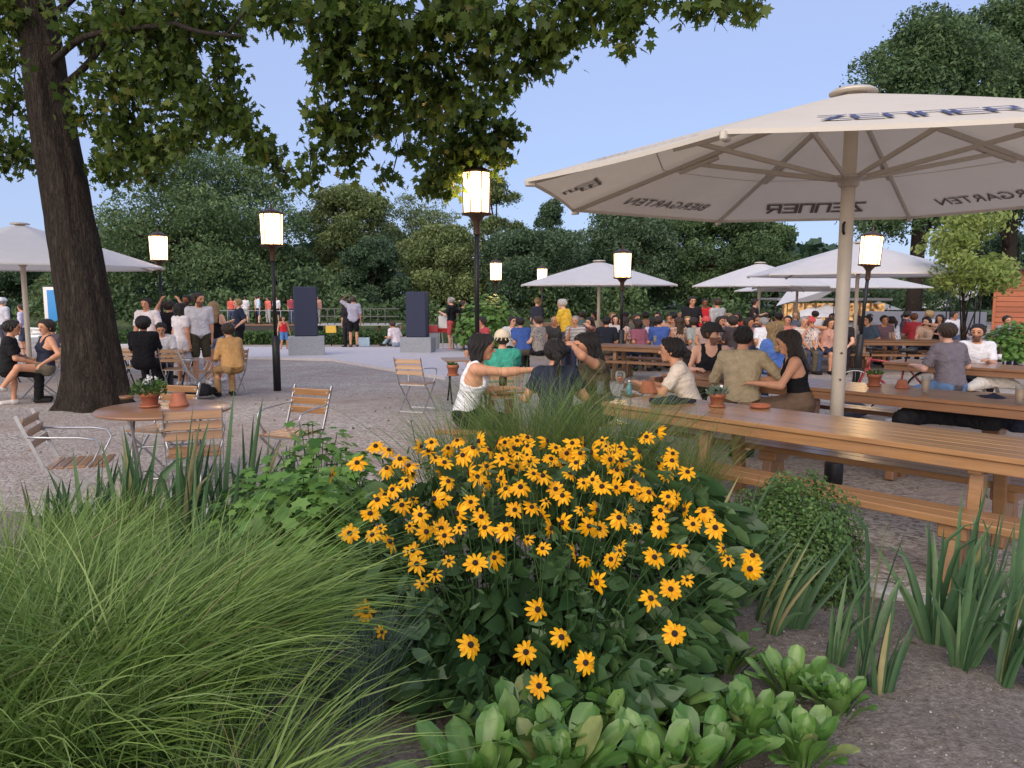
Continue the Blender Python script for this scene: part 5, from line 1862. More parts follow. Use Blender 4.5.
jk = cloth((34, 34, 38)); jk2 = cloth((38, 42, 58))
q = [bp(902, 419, .53) + (.09,), bp(930, 412, .57) + (.13,), bp(962, 414, .58) + (.14,), bp(990, 420, .56) + (.12,)]
blob('jacket', q, jk, 'crumpled black jacket lying on the bench before the second table', 'jacket', flat=.462)
q = [bp(962, 406, .64) + (.09,), bp(992, 409, .66) + (.13,), bp(1018, 416, .60) + (.13,), bp(1018, 424, .54) + (.10,)]
blob('jacket', q, jk2, 'dark navy jacket bunched at the right end of the bench', 'jacket', flat=.462)
q = [bp(916, 404, .60) + (.05,), bp(940, 402, .62) + (.06,), bp(960, 404, .62) + (.05,)]
blob('scarf', q, cloth((110, 105, 100)), 'grey scarf lying on top of the black jacket', 'scarf', flat=.462)
q = [bp(915, 448, .35) + (.03,), bp(925, 455, .22) + (.06,), bp(938, 455, .2) + (.05,)]
blob('bag_strap', q, jk, 'black bag hanging below the bench of the second table', 'bag')
q = [bp(970, 388, .52) + (.06,), bp(985, 383, .55) + (.11,), bp(1002, 383, .55) + (.12,), bp(1014, 386, .52) + (.08,)]
bagw = blob('tote_bag', q, cloth((222, 214, 202)), 'cream cloth tote bag on the bench beside the man in grey', 'bag', flat=.462)
sm = MB(); sm.bar(Vector(bp(980, 384, .54)), Vector(bp(990, 400, .25)), .05, .01); sm.bar(Vector(bp(996, 386, .54)), Vector(bp(1000, 400, .25)), .05, .01)
s_ = sm.build('strap', cloth((222, 214, 202))); s_.parent = bagw
q = [bp(652, 401, .80) + (.03,), bp(672, 401, .80) + (.04,), bp(695, 401, .79) + (.02,)]
blob('handbag', q, cloth((44, 46, 60)), 'flat dark bag on the table edge before the woman in cream', 'bag', flat=.772, wr_=.004, vox=.012)
q = [bp(838, 412, .12) + (.10,), bp(852, 410, .14) + (.13,), bp(862, 410, .1) + (.09,)]
blob('backpack', q, cloth((70, 72, 82)), 'grey backpack on the gravel behind the big parasol pole', 'bag', flat=.0)
q = [bp(190, 392, .12) + (.10,), bp(204, 391, .16) + (.12,), bp(212, 392, .1) + (.09,)]
blob('backpack', q, cloth((30, 30, 34)), 'black bag on the ground under the tan jacket chair', 'bag', flat=.0)

# bicycle, side on
b0, b1 = at_z(858, 398, .0), at_z(940, 398, .0)
Yb = 11.5
c0 = at_y(856, 360, Yb); c1 = at_y(930, 360, Yb - .25)
bu = (Vector((c1.x, c1.y, 0)) - Vector((c0.x, c0.y, 0)))
WB = 1.03
bang = math.atan2(bu.y, bu.x)
bike = empty('bicycle', (c0.x, c0.y, zg(c0.y)), bang, 'red framed bicycle with black handlebar parked behind the second table', 'bicycle')
WR = .335
for k, x in enumerate((0, WB)):
    ty = MB(); ty.tube([(x + WR * math.cos(a), 0, WR + WR * math.sin(a)) for a in np.linspace(0, 2 * PI, 41)], .014, 8); wh = ty.build('wheel', M_['rubber'], bike)
    rm = MB(); rm.tube([(x + (WR - .022) * math.cos(a), 0, WR + (WR - .022) * math.sin(a)) for a in np.linspace(0, 2 * PI, 41)], .009, 6)
    rm.build('rim', M_['white_metal'], wh)
    sp_ = MB()
    for i in range(20):
        a = 2 * PI * i / 20
        sp_.tube([(x, .02 * (-1) ** i, WR), (x + (WR - .025) * math.cos(a), 0, WR + (WR - .025) * math.sin(a))], .0016, 4)
    sp_.tube([(x, -.05, WR), (x, .05, WR)], .02, 8)
    sp_.build('spokes', M_['steel'], wh)
fr_ = MB()
bb = (.60, 0, .28); sh_t = (.42 + .45 * 0 + .27, 0, .0)
seat_t = (.68, 0, .80); head_t = (.20, 0, .86); head_b = (.165, 0, .70)
fr_.tube([bb, seat_t], .016, 8); fr_.tube([head_t, head_b], .02, 8); fr_.tube([(.19, 0, .82), (.665, 0, .76)], .016, 8); fr_.tube([head_b, bb], .018, 8)
for s in (-1, 1):
    fr_.tube([bb, (WB, s * .06, WR)], .009, 6); fr_.tube([(.665, s * .02, .76), (WB, s * .06, WR)], .009, 6)
    fr_.tube([head_b, (.12, s * .05, .62), (0, s * .05, WR)], .012, 6)
fr_.build('frame', M_['red_paint'], bike)
hb = MB(); hb.tube([head_t, (.19, 0, .98)], .014, 8); hb.tube([(.30, -.29, .99), (.2, -.24, 1.0), (.17, -.1, .99), (.17, .1, .99), (.2, .24, 1.0), (.30, .29, .99)], .013, 8); hb.build('handlebar', M_['dark_metal'], bike)
sd = MB(); sd.tube([(.68, 0, .8), (.70, 0, .93)], .013, 8)
sd.tube([(.58, 0, .955), (.66, 0, .96), (.76, 0, .965), (.82, 0, .96)], [.018, .03, .06, .05], 10); sd.build('saddle', M_['dark_metal'], bike)
cr = MB(); cr.lathe([(.09, -.003), (.09, .003)], n=24); 
cr = MB(); cr.tube([(.6 + .09 * math.cos(a), .04, .28 + .09 * math.sin(a)) for a in np.linspace(0, 2 * PI, 25)], .006, 6); cr.bar((.6, .055, .28), (.72, .06, .18), .015, .02); cr.bar((.6, -.055, .28), (.48, -.06, .38), .015, .02)
cr.box((.74, .10, .17), (.09, .08, .02)); cr.box((.46, -.10, .39), (.09, .08, .02)); cr.build('crank', M_['steel'], bike)

# ------------------------------------------------------------------ speakers, signs, small things on the terrace
def speaker(label, px, py_base, w_px, h_px, slab_h, hd):
    b = at_z(px, py_base)
    k = b.y / FPX
    t = empty('speaker_panel', b, R(hd), label, 'loudspeaker', 'two tall speaker panels on grey blocks')
    W = w_px * k; Hh = h_px * k
    bw = W * 1.55; bh = slab_h * k
    m = MB(); m.box((0, 0, bh / 2 + .02), (bw, .62, bh - .04), bev=.015); m.build('block', M_['grey_block'], t)
    m = MB(); m.box((0, 0, .02), (bw * .9, .52, .05)); m.build('plinth', M_['dark_metal'], t)
    m = MB(); m.box((0, -.04, bh + Hh / 2), (W, .34, Hh), bev=.025); m.build('cabinet', M_['navy'], t)
    m = MB(); m.box((0, .16, bh + Hh / 2), (W * 1.02, .08, Hh * 1.0), bev=.01); m.build('rear_shell', M_['dark_metal'], t)
    return t


speaker('tall dark navy speaker panel on a grey block, left one, beside the lamp post', 307, 357, 22.5, 49, 21, 14)
speaker('tall dark navy speaker panel on a grey block, right one, near the empty chair', 418, 354, 20.5, 45, 17, -8)
p = at_z(364, 348)
m = MB(); m.bar((-.22, -.1, 0), (-.2, .02, .30), .02, .02); a_ = empty('folding_sign', (p.x, p.y, p.z + .07), R(8), 'small pale blue folding sign standing on the terrace', 'sign')
m = MB(); m.box((0, -.07, .15), (.40, .012, .32), Matrix.Rotation(-.25, 3, 'X'), bev=.004); m.build('front_board', m_plain('pale blue board', (.45, .62, .74), .5), a_)
m = MB(); m.box((0, .07, .15), (.40, .012, .32), Matrix.Rotation(.25, 3, 'X'), bev=.004); m.build('back_board', M_['white_metal'], a_)
p = at_y(331, 333, 28.5)
a_ = empty('yellow_board', (p.x, p.y, zg(28)), 0, 'small yellow notice board standing behind the hedge', 'sign')
m = MB(); m.box((0, 0, .62), (.38, .03, .26), bev=.006); m.build('board', m_plain('yellow board', (.72, .46, .06), .5), a_)
m = MB(); m.tube([(0, .03, -.1), (0, .03, .6)], .02, 8); m.build('post', M_['dark_metal'], a_)
# white and red menu easel
p = at_z(446, 351)
a_ = empty('easel_sign', (p.x, p.y, p.z), R(-15), 'white easel sign with a red band beside the hugging couple', 'sign')
m = MB(); m.box((0, -.02, .98), (.5, .03, .42), bev=.006); m.build('board', M_['white_metal'], a_)
m = MB(); m.box((0, -.045, .70), (.5, .02, .14), bev=.006); m.build('red_band', M_['red_paint'], a_)
for s in (-1, 1):
    m = MB(); m.bar((s * .25, -.02, 0), (s * .2, 0, 1.25), .03, .03); m.build('leg', M_['white_metal'], a_)
    m = MB(); m.bar((s * .25, .45, 0), (s * .2, 0, 1.2), .03, .03); m.build('leg', M_['white_metal'], a_)
p = at_z(433, 351)
a_ = empty('crate', (p.x, p.y, p.z), R(5), 'red crate on the block edge behind the right speaker', 'crate')
m = MB(); m.box((0, 0, .75), (.36, .3, .24), bev=.01); m.build('box', M_['red_paint'], a_)
m = MB(); m.box((0, 0, .32), (.4, .34, .6), bev=.01); m.build('stand', M_['grey_block'], a_)
# blue and white banner behind the trunk
p = at_z(61, 352)
a_ = empty('banner_sign', (p.x, p.y, p.z), R(0), 'white framed sign with blue panel half hidden by the trunk', 'sign')
m = MB(); m.box((0, 0, 1.2), (.9, .05, 1.9), bev=.01); m.build('frame', M_['white_metal'], a_)
m = MB(); m.box((.05, -.04, 1.45), (.72, .03, 1.2), bev=.004); m.build('panel', m_plain('blue panel', (.02, .24, .58), .4), a_)
for s in (-1, 1):
    m = MB(); m.tube([(s * .38, 0, 0), (s * .38, 0, .3)], .025, 8); m.build('foot', M_['white_metal'], a_)

# ------------------------------------------------------------------ buildings, boat shapes for glints, jetty in the distance
hb_ = at_z(991, 352)
hut = empty('orange_hut', (hb_.x, hb_.y, hb_.z), R(-34), 'orange timber clad hut at the right edge', 'hut')
m = MB()
HH = (352 - 285) * hb_.y / FPX + 0
for i in range(15):
    z = .12 + i * (HH + .35) / 15
    m.box((2.0, 0, z + .09), (4.0, .05, (HH + .35) / 15 - .012), Matrix.Rotation(-.06, 3, 'X'), bev=.004)
    m.box((0.02, 1.6, z + .09), (.05, 3.1, (HH + .35) / 15 - .012), bev=.004)
m.build('cladding', M_['orange'], hut)
m = MB(); m.box((2.05, 1.6, HH * .5), (3.85, 3.0, HH + .5)); m.build('inner_wall', M_['wood_dark'], hut)
m = MB(); m.box((2.0, 1.5, HH + .50), (4.5, 3.9, .12), bev=.02); m.build('roof', m_plain('dark roof felt', (.05, .045, .045), .9), hut)
m = MB(); m.box((-.0, -.02, HH * .5), (.09, .10, HH + .4), bev=.01); m.build('corner_post', M_['orange'], hut)
# low stake fence with rope before the hut
for px, lb in ((963, 'left'), (1003, 'right')):
    p = at_z(px, 366)
    a_ = empty('rope_post', (p.x, p.y, p.z), 0, f'thin dark rope post, {lb} one of the pair by the orange hut', 'post', None)
    m = MB(); m.tube([(0, 0, 0), (0, 0, 1.0)], .022, 8); m.build('post', M_['dark_metal'], a_)
    m = MB(); m.lathe([(.03, 1.0), (.035, 1.02), (.02, 1.05), (.001, 1.06)], n=10); m.build('knob', M_['dark_metal'], a_)
    m = MB(); m.tube([(i / 8 * 1.1, 0, .92 - .5 * math.sin(PI * i / 8) * .4) for i in range(9)], .012, 6); m.build('rope', M_['dark_metal'], a_)

# jetty with railing on the lake
j0, j1 = at_y(318, 331, 46), at_y(402, 331, 46)
jt = empty('jetty', (j0.x, 46, -.6), 0, 'pale wooden jetty with railing on the lake behind the speakers', 'jetty')
LJ = j1.x - j0.x
m = MB()
for i in range(int(LJ / .16)): m.box((i * .16, 0, .55), (.145, 2.2, .05))
m.build('deck', M_['concrete'], jt)
m = MB()
for i in range(int(LJ / .42)): m.tube([(i * .42, -1.05, .58), (i * .42, -1.05, 1.5)], .03, 6)
for z in (1.05, 1.5): m.bar((0, -1.05, z), (LJ, -1.05, z), .06, .06)
m.build('railing', m_plain('weathered grey timber', (.10, .10, .095), .8), jt)
for i in range(5):
    m = MB(); m.tube([(i * LJ / 4, -.6, -1), (i * LJ / 4, -.6, .53)], .09, 8); m.build('pile', M_['wood_dark'], jt)
# boathouse-like pontoon with people left of it
j0, j1 = at_y(225, 322, 48), at_y(318, 322, 48)
pt = empty('pontoon', (j0.x, 48, -.6), 0, 'dark floating pontoon left of the jetty with people on it', 'pontoon')
LP_ = j1.x - j0.x
m = MB(); m.box((LP_ / 2, 0, .2), (LP_, 2.6, .5), bev=.03); m.build('hull', M_['dark_metal'], pt)
m = MB(); m.box((LP_ / 2, 0, .48), (LP_, 2.6, .06)); m.build('deck', M_['wood_dark'], pt)
m = MB()
for i in range(10): m.tube([(i * LP_ / 9, -1.25, .5), (i * LP_ / 9, -1.25, 1.35)], .025, 6)
m.bar((0, -1.25, 1.35), (LP_, -1.25, 1.35), .04, .04); m.build('railing', m_plain('grey rail', (.25, .26, .27), .6), pt)


def glint_boat(label, px, Y, L=3.4, rz=0., z=-.62):  # made-up hull, standing in for the pale glints on the lake
    p = at_y(px, 320, Y)
    t = empty('glint_boat_shape', (p.x, Y, z), rz, label, 'boat', 'pale boat shapes standing in for glints on the lake')
    prof = []
    st = 14; vs = []; fs = []
    for i in range(st + 1):
        u = i / st; x = (u - .5) * L; w = .62 * math.sin(PI * min(1, .12 + u * .95)) ** .6; d = .12 * (2 * u - 1) ** 2
        ring = [(x, -w, .45 + d), (x, -w * .85, .15), (x, -w * .3, -.05), (x, w * .3, -.05), (x, w * .85, .15), (x, w, .45 + d), (x, w * .92, .45 + d), (x, w * .75, .18), (x, -w * .75, .18), (x, -w * .92, .45 + d)]
        vs += ring
    for i in range(st):
        for k in range(10): fs.append((i * 10 + k, i * 10 + (k + 1) % 10, i * 10 + 10 + (k + 1) % 10, i * 10 + 10 + k))
    fs += [tuple(range(10)), tuple(range(st * 10 + 9, st * 10 - 1, -1))]
    m = MB(); m.add(vs, fs); m.build('hull', M_['white_metal'], t)
    for x in (-.6, .5):
        m = MB(); m.box((x, 0, .38), (.25, 1.0, .04)); m.build('thwart', M_['wood_dark'], t)
    return t


for i, (px, Y, L, rz, lb) in enumerate(((4, 33, 3.2, .1, 'pale boat shape for water glints nearest the left edge of the lake'), (45, 35, 3.6, -.1, 'pale boat shape for water glints just right of the parasol pole at the left'), (24, 38, 3.4, .2, 'pale boat shape for water glints in the second line at the left'),
                                        (70, 39, 3.4, .05, 'pale boat shape for water glints half behind the blue sign'), (-15, 40, 3.4, .0, 'pale boat shape for water glints furthest left in the second line'), (50, 43, 3.6, .15, 'pale boat shape for water glints in the back line behind the seated man'))):
    glint_boat(lb, px, Y, L, rz)

# lit pavilion and vans far right
pv0 = at_y(775, 330, 52)
pav = empty('pavilion', (pv0.x, 52, -1.35), R(-4), 'long low pavilion with warm lit windows behind the far right tables', 'pavilion')
LPV = 6.2
m = MB(); m.box((LPV / 2, 0, 2.75), (LPV + 1, 4.5, .16), bev=.03); m.box((LPV / 2, 0, 1.2), (LPV, 3.9, .14)); m.build('roof', m_plain('grey roof', (.22, .21, .21), .7), pav)
M_['win_warm'] = None
t_ = NT('warm window'); em = t_.n('ShaderNodeEmission'); t_.l(t_.ramp(t_.noise(t_.coords('Object'), 3, 2), [(.35, (.12, .05, .02)), (.6, (.9, .50, .2))]), em.inputs['Color']); em.inputs['Strength'].default_value = 1.1
t_.l(em.outputs[0], t_.out.inputs['Surface']); M_['win_warm'] = t_.mat
for i in range(9):
    m = MB(); m.box((.5 + i * LPV / 9, -1.7, 1.95), (.8, .06, 1.1)); f = m.build('window', M_['win_warm'], pav)
    m = MB(); m.box((i * LPV / 9, -1.75, 1.35), (.12, .12, 2.7)); m.build('post', M_['wood_dark'], pav)
m = MB(); m.box((LPV / 2, -1.8, .6), (LPV, .08, 1.1)); m.build('front_wall', M_['wood'], pav)


def sail(label, pts, group='white awnings by the pavilion'):
    t = empty('awning', pts[0], 0, label, 'awning', group)
    P = [Vector(p) - Vector(pts[0]) for p in pts]
    N = 12; vs = []; fs = []
    for i in range(N + 1):
        for j in range(N + 1):
            u, v = i / N, j / N
            p = (P[0] * (1 - u) + P[1] * u) * (1 - v) + (P[3] * (1 - u) + P[2] * u) * v
            p.z -= .5 * math.sin(PI * u) * math.sin(PI * v)
            vs.append(p)
    for i in range(N):
        for j in range(N):
            a = i * (N + 1) + j; fs.append((a, a + 1, a + N + 2, a + N + 1))
    m = MB(); m.add(vs, fs, 0, True); m.build('sail', M_['canvas_far'], t)
    for p in P:
        m = MB(); g = p.copy(); g.z = -Vector(pts[0]).z; m.tube([g, p], .025, 6); m.build('mast', M_['dark_metal'], t)


sail('curved white sail awning right of the far parasol pole', [at_y(776, 306, 36), at_y(850, 283, 38), at_y(835, 285, 43), at_y(788, 290, 42)])
sail('white awning behind the slender young tree', [at_y(948, 289, 30), at_y(976, 296, 29), at_y(982, 284, 33), at_y(952, 284, 34)])
for px, py, Y, lb in ((828, 305, 50, 'tiny white parasol beyond the pavilion, left of the big pole'), (812, 308, 48, 'tiny white parasol furthest left by the pavilion'), (880, 302, 55, 'tiny white parasol far behind the leaning lamp')):
    b = at_y(px, 294, Y); b.z = 0
    top = EYE + (294 - py) / FPX * Y
    parasol(lb, b, 1.5, top - .5 + .0, top + .0, 0, pole_r=.04, canvas='canvas_far', group='tiny white parasols by the pavilion')


def van(label, px, Y, rz, col, L=4.6):
    b = at_y(px, 294, Y); b.z = -.1
    t = empty('parked_van', b, rz, label, 'van', 'pale vans parked far right')
    prof = [(-L / 2, .35), (-L / 2, 1.9), (-L / 2 + .1, 2.02), (L * .22, 2.02), (L * .36, 1.2), (L / 2 - .05, 1.05), (L / 2, .8), (L / 2, .35)]
    vs = [(x, -.9, z) for x, z in prof] + [(x, .9, z) for x, z in prof]; n = len(prof)
    fs = [tuple(range(n)), tuple(range(2 * n - 1, n - 1, -1))] + [(i, n + i, n + (i + 1) % n, (i + 1) % n) for i in range(n)]
    m = MB(); m.add(vs, fs); m.build('body', m_plain('van paint', col, .3, coat=.5), t)
    for x0, x1 in ((-L * .42, -L * .18), (-L * .14, .1), (.2, L * .2)):
        for s in (-1, 1):
            m = MB(); m.box(((x0 + x1) / 2, s * .905, 1.55), (x1 - x0, .02, .5)); m.build('window', M_['dark_metal'], t)
    for x in (-L * .3, L * .3):
        for s in (-1, 1):
            m = MB(); m.tube([(x, s * .75, .34), (x, s * .93, .34)], .34, 18); w_ = m.build('wheel', M_['rubber'], t)
    return t


van('white van parked far off behind the leaning lamp', 881, 82, R(178), (.7, .7, .7))
van('grey white van parked far off behind the red shirted person', 940, 84, R(4), (.55, .56, .58))
# low grey wall right in the distance
a0, a1 = at_z(862, 334), at_z(985, 336)
m = MB(); m.bar(a0 + Vector((0, 0, .55)), a1 + Vector((0, 0, .55)), .2, 1.1, bev=.02)
tag(m.build('low_wall', m_plain('slate grey wall', (.17, .18, .22), .8)), 'low slate grey wall behind the far right tables', 'wall')
# thin bare stick / reeds by the right speaker
# ------------------------------------------------------------------ the flower bed
def blades(root, n, spread, length, width, lean=(0, 0), curve=1., k=9, mat='leaf_grass', name='blades', tint=(.45, .22), tip=.02, stiff=.5, twist=.6, seed=1, flop=1.):
    """arching blades out of one tussock; spread = base radius, lean = shared drift"""
    r_ = np.random.default_rng(seed)
    a = r_.random(n) * 2 * PI
    rb = np.sqrt(r_.random(n)) * spread
    b = np.stack([rb * np.cos(a), rb * np.sin(a), np.zeros(n)], axis=1)
    az = a + r_.normal(size=n) * 1.0
    L = length * r_.uniform(.55, 1.1, n)
    out = r_.uniform(.1, 1., n) ** stiff * curve
    t = np.linspace(0, 1, k)
    th = out[:, None] * 1.25 * t[None, :] ** 1.15 + .10 * out[:, None] + r_.normal(size=(n, 1)) * .04
    th = np.minimum(th * flop, 2.35)
    ds = L[:, None] / (k - 1)
    h = np.concatenate([np.zeros((n, 1)), np.cumsum(np.sin(th[:, :-1]) * ds, axis=1)], axis=1)
    z = np.concatenate([np.zeros((n, 1)), np.cumsum(np.cos(th[:, :-1]) * ds, axis=1)], axis=1)
    wob = r_.normal(size=(n, 1)) * .26 * t[None, :] ** 2
    dx, dy = np.cos(az), np.sin(az)
    P = np.stack([b[:, 0:1] + h * dx[:, None] - wob * dy[:, None] * L[:, None] + lean[0] * t[None, :] ** 1.6 * L[:, None],
                  b[:, 1:2] + h * dy[:, None] + wob * dx[:, None] * L[:, None] + lean[1] * t[None, :] ** 1.6 * L[:, None], z], axis=2)
    P[..., 2] = np.maximum(P[..., 2], .015)
    prof = np.interp(t, [0, .12, .5, .8, 1], [.7, 1, .95, .6, tip])
    W = width / 2 * r_.uniform(.6, 1.25, n)[:, None] * prof[None, :]
    ang = r_.normal(size=n) * twist
    side = np.stack([-dy * np.cos(ang), dx * np.cos(ang), np.sin(ang)], axis=1)
    V, F, S, T = ribbons(P, W, side, np.clip(r_.normal(tint[0], tint[1], n), 0, 1))
    return link_mesh(name, np_mesh(name, V, F, S, smooth=True, tint=T), M_[mat], root)


def tussock(label, x, y, n, spread, length, width, seed, lean=(.1, 0), mat='leaf_grass', group='clumps of long arching grass', curve=1., name='grass_clump', **kw):
    root = empty(name, (x, y, soil_z(x, y) - .02), 0, label, 'grass clump', group)
    blades(root, n, spread, length, width, lean=lean, mat=mat, seed=seed, curve=curve, **kw)
    return root


tussock('big clump of long arching grass filling the bottom left corner', -1.46, 2.15, 3400, .32, 1.00, .0072, 1, lean=(.14, .0), stiff=.4, curve=1.45, twist=.9)
tussock('clump of long arching grass behind the corner one, at the left edge', -2.15, 3.1, 2400, .34, .88, .0075, 2, lean=(.08, -.05), curve=1.3, twist=.9)
tussock('clump of long grass whose tips sweep right towards the yellow flowers', -1.28, 2.68, 2200, .30, .95, .007, 3, lean=(.15, -.14), stiff=.4, curve=1.5, twist=.9)
tussock('low grass clump just below the round table', -2.3, 4.2, 900, .26, .58, .008, 4, lean=(.05, 0), curve=.9)
tussock('thin grass clump leaning into the frame at the lowest left edge', -.84, 1.78, 900, .20, .80, .0075, 5, lean=(.12, .0), stiff=.4, curve=1.5, twist=.9)
tussock('small tuft of pale blue grass between long grass and yellow flowers', -.60, 2.85, 520, .11, .50, .004, 6, lean=(.02, 0), mat='leaf_blue', group=None, curve=.75, name='blue_grass')
for i, (px, py, n, L, lb) in enumerate(((462, 536, 800, .98, 'feathery grass clump in front of the woman in white'), (535, 540, 1700, 1.22, 'feathery grass clump in front of the woman in navy'),
                                        (606, 542, 1500, 1.12, 'feathery grass clump under the left end of the long table'), (672, 546, 900, .9, 'feathery grass clump below the woman in cream'))):
    p = at_z(px, py)
    tussock(lb, p.x, p.y, n, .24, L, .0048, 20 + i, lean=(0, 0), mat='leaf_feather', group='feathery grass clumps behind the yellow flowers', curve=.85, tint=(.55, .28), twist=.9)


def sword_plant(label, px, py, n, length, width, seed, lean=(0, 0), fan=1., name='iris_plant', zb=None, group='sword leaved iris plants'):
    p = at_z(px, py)
    root = empty(name, (p.x, p.y, soil_z(p.x, p.y) - .03), 0, label, 'iris', group)
    r_ = np.random.default_rng(seed)
    Ps = []; Ws = []; Sd = []; Tn = []
    k = 8; t = np.linspace(0, 1, k)
    nf = max(1, round(n / 5.5))
    for f in range(nf):
        fa = r_.uniform(0, 2 * PI); fx, fy = r_.normal(size=2) * .055 * math.sqrt(nf)
        ax = np.array((math.cos(fa), math.sin(fa) * .6))
        for j in range(7):
            u = (j - 3) / 3
            L = length * (1 - .35 * abs(u)) * r_.uniform(.7, 1.12)
            out = u * .62 * fan + r_.normal() * .10
            th = out * (.55 + .75 * t) + r_.normal() * .03
            bend = r_.random() > .86
            if bend: th = th + np.sign(out + .01) * np.clip((t - .55) * 4.0, 0, 1.7)
            hor = np.concatenate([[0], np.cumsum(np.sin(th[:-1])) * L / (k - 1)]); z = np.concatenate([[0], np.cumsum(np.cos(th[:-1])) * L / (k - 1)])
            P = np.stack([fx + u * .035 * ax[0] + hor * ax[0] + lean[0] * t ** 1.5 * L, fy + u * .035 * ax[1] + hor * ax[1] + lean[1] * t ** 1.5 * L, np.maximum(z, .01)], axis=1)
            Ps.append(P); Ws.append(width * .42 * r_.uniform(.75, 1.2) * np.interp(t, [0, .25, .6, .85, 1], [.8, 1, .85, .45, .03]))
            s_ = np.array((ax[0], ax[1], 0)) * .92 + np.array((0, 0, -math.sin(out) * .4)) + r_.normal(size=3) * .28
            Sd.append(s_ / np.linalg.norm(s_)); Tn.append(np.clip(r_.beta(2, 2.2), 0, 1) if r_.random() > .07 else .97 + .03 * r_.random())
    P = np.array(Ps); W = np.array(Ws); Sd = np.array(Sd)
    # V section: two halves folded along the middle
    fold = np.cross(np.gradient(P, axis=1), Sd[:, None, :]); fold /= np.linalg.norm(fold, axis=2, keepdims=True) + 1e-9
    mid = P; Lf = P - Sd[:, None, :] * W[..., None] + fold * W[..., None] * .35; Rt = P + Sd[:, None, :] * W[..., None] + fold * W[..., None] * .35
    V = np.stack([Lf, mid, Rt], axis=2).reshape(-1, 3)
    m = len(P)
    i0 = (np.arange(m)[:, None] * 3 * k + np.arange(k - 1)[None, :] * 3)
    q = np.concatenate([np.stack([i0, i0 + 1, i0 + 4, i0 + 3], 2).reshape(m, -1, 4), np.stack([i0 + 1, i0 + 2, i0 + 5, i0 + 4], 2).reshape(m, -1, 4)], axis=1)
    link_mesh('leaves', np_mesh('leaves', V, q.reshape(-1), np.full(m * 2 * (k - 1), 4), smooth=True, tint=np.repeat(Tn, 2 * (k - 1))), M_['leaf_iris'], root)
    return root


sword_plant('iris clump lying to the right beside the clipped round bush', 778, 652, 28, .50, .034, 1, lean=(.42, -.02), fan=.7)
sword_plant('short iris with yellowed leaf tips standing on bare soil', 868, 704, 24, .50, .028, 2, lean=(.12, 0), fan=.5)
sword_plant('tall iris fan in front of the bench leg at the right', 958, 672, 42, .80, .046, 3, lean=(.03, .02), fan=.85)
sword_plant('iris at the right border of the picture', 1002, 712, 28, .62, .046, 4, lean=(.16, 0), fan=.7)
sword_plant('iris with leaves running out of the picture on the right, behind the front one', 1030, 640, 28, .66, .042, 12, lean=(.02, 0), fan=.9)
for i, (px, py, n, L, lb) in enumerate(((120, 575, 28, .82, 'iris below the left chair'), (178, 568, 35, .92, 'iris just in front of the chair facing the round table'), (232, 560, 35, .98, 'tall iris right of the chair facing the round table'),
                                        (205, 610, 28, .82, 'lower iris between the long grass and the lobed leaves'), (300, 552, 21, .80, 'iris under the empty right hand chair'), (320, 540, 14, .72, 'thin iris left of the first yellow flowers'),
                                        (70, 590, 21, .78, 'iris mixed into the long grass at the left'))):
    sword_plant(lb, px, py, n, L, .05, 30 + i, lean=(.10, 0), fan=.75)
for i, (px, py, lb) in enumerate(((722, 620, 'narrow sword leaves rising at the right flank of the yellow flowers'), (700, 640, 'dark sword leaves low between yellow flowers and bush'))):
    sword_plant(lb, px, py, 24, .72, .03, 50 + i, lean=(.28, 0), fan=.9)

# rudbeckia: broad dark leaves, thin stems, one part per flower
FL = [(33, 203), (100, 170), (185, 135), (203, 178), (240, 178), (150, 125), (270, 125), (292, 140), (345, 220), (328, 190), (402, 195), (412, 130), (370, 110), (440, 248), (385, 150), (455, 135), (490, 160),
      (512, 152), (480, 115), (560, 125), (530, 180), (490, 210), (540, 235), (575, 200), (610, 110), (622, 160), (635, 240), (672, 200), (700, 145), (690, 170), (735, 140), (735, 215), (760, 110), (808, 130),
      (800, 190), (815, 165), (843, 220), (800, 235), (858, 140), (880, 100), (910, 85), (915, 170), (950, 145), (935, 200), (990, 195), (938, 262), (985, 295), (1005, 335), (915, 345), (850, 345), (805, 318),
      (725, 340), (745, 295), (655, 330), (620, 345), (600, 310), (570, 290), (500, 350), (445, 345), (372, 305), (310, 265), (270, 310), (285, 355), (220, 285), (155, 270), (135, 308), (80, 360), (185, 383),
      (310, 470), (275, 495), (418, 440), (470, 425), (600, 400), (685, 410), (715, 430), (785, 430), (748, 490), (900, 425), (560, 375), (890, 535), (945, 510), (990, 485), (585, 565), (650, 640), (555, 680),
      (715, 708), (405, 660), (122, 570), (165, 625), (955, 630), (400, 140), (430, 110), (215, 160), (300, 115), (520, 130), (655, 175), (600, 205), (780, 160), (865, 190), (710, 120), (635, 130), (345, 130),
      (565, 165), (1100, 430), (1085, 400), (1165, 420), (1160, 455), (590, 770), (500, 240), (450, 180), (665, 145), (1065, 345), (1035, 300), (885, 250), (760, 235)]
SMALL = {(310, 470), (275, 495), (165, 625), (990, 485), (715, 430), (600, 400), (560, 375), (850, 345), (300, 265), (1085, 400), (1100, 430), (440, 248)}
RB = Vector((.10, 3.35, soil_z(.10, 3.35)))
rud = empty('coneflower_clump', RB, 0, 'large clump of yellow flowers with dark brown eyes in the middle of the bed', 'flowers')


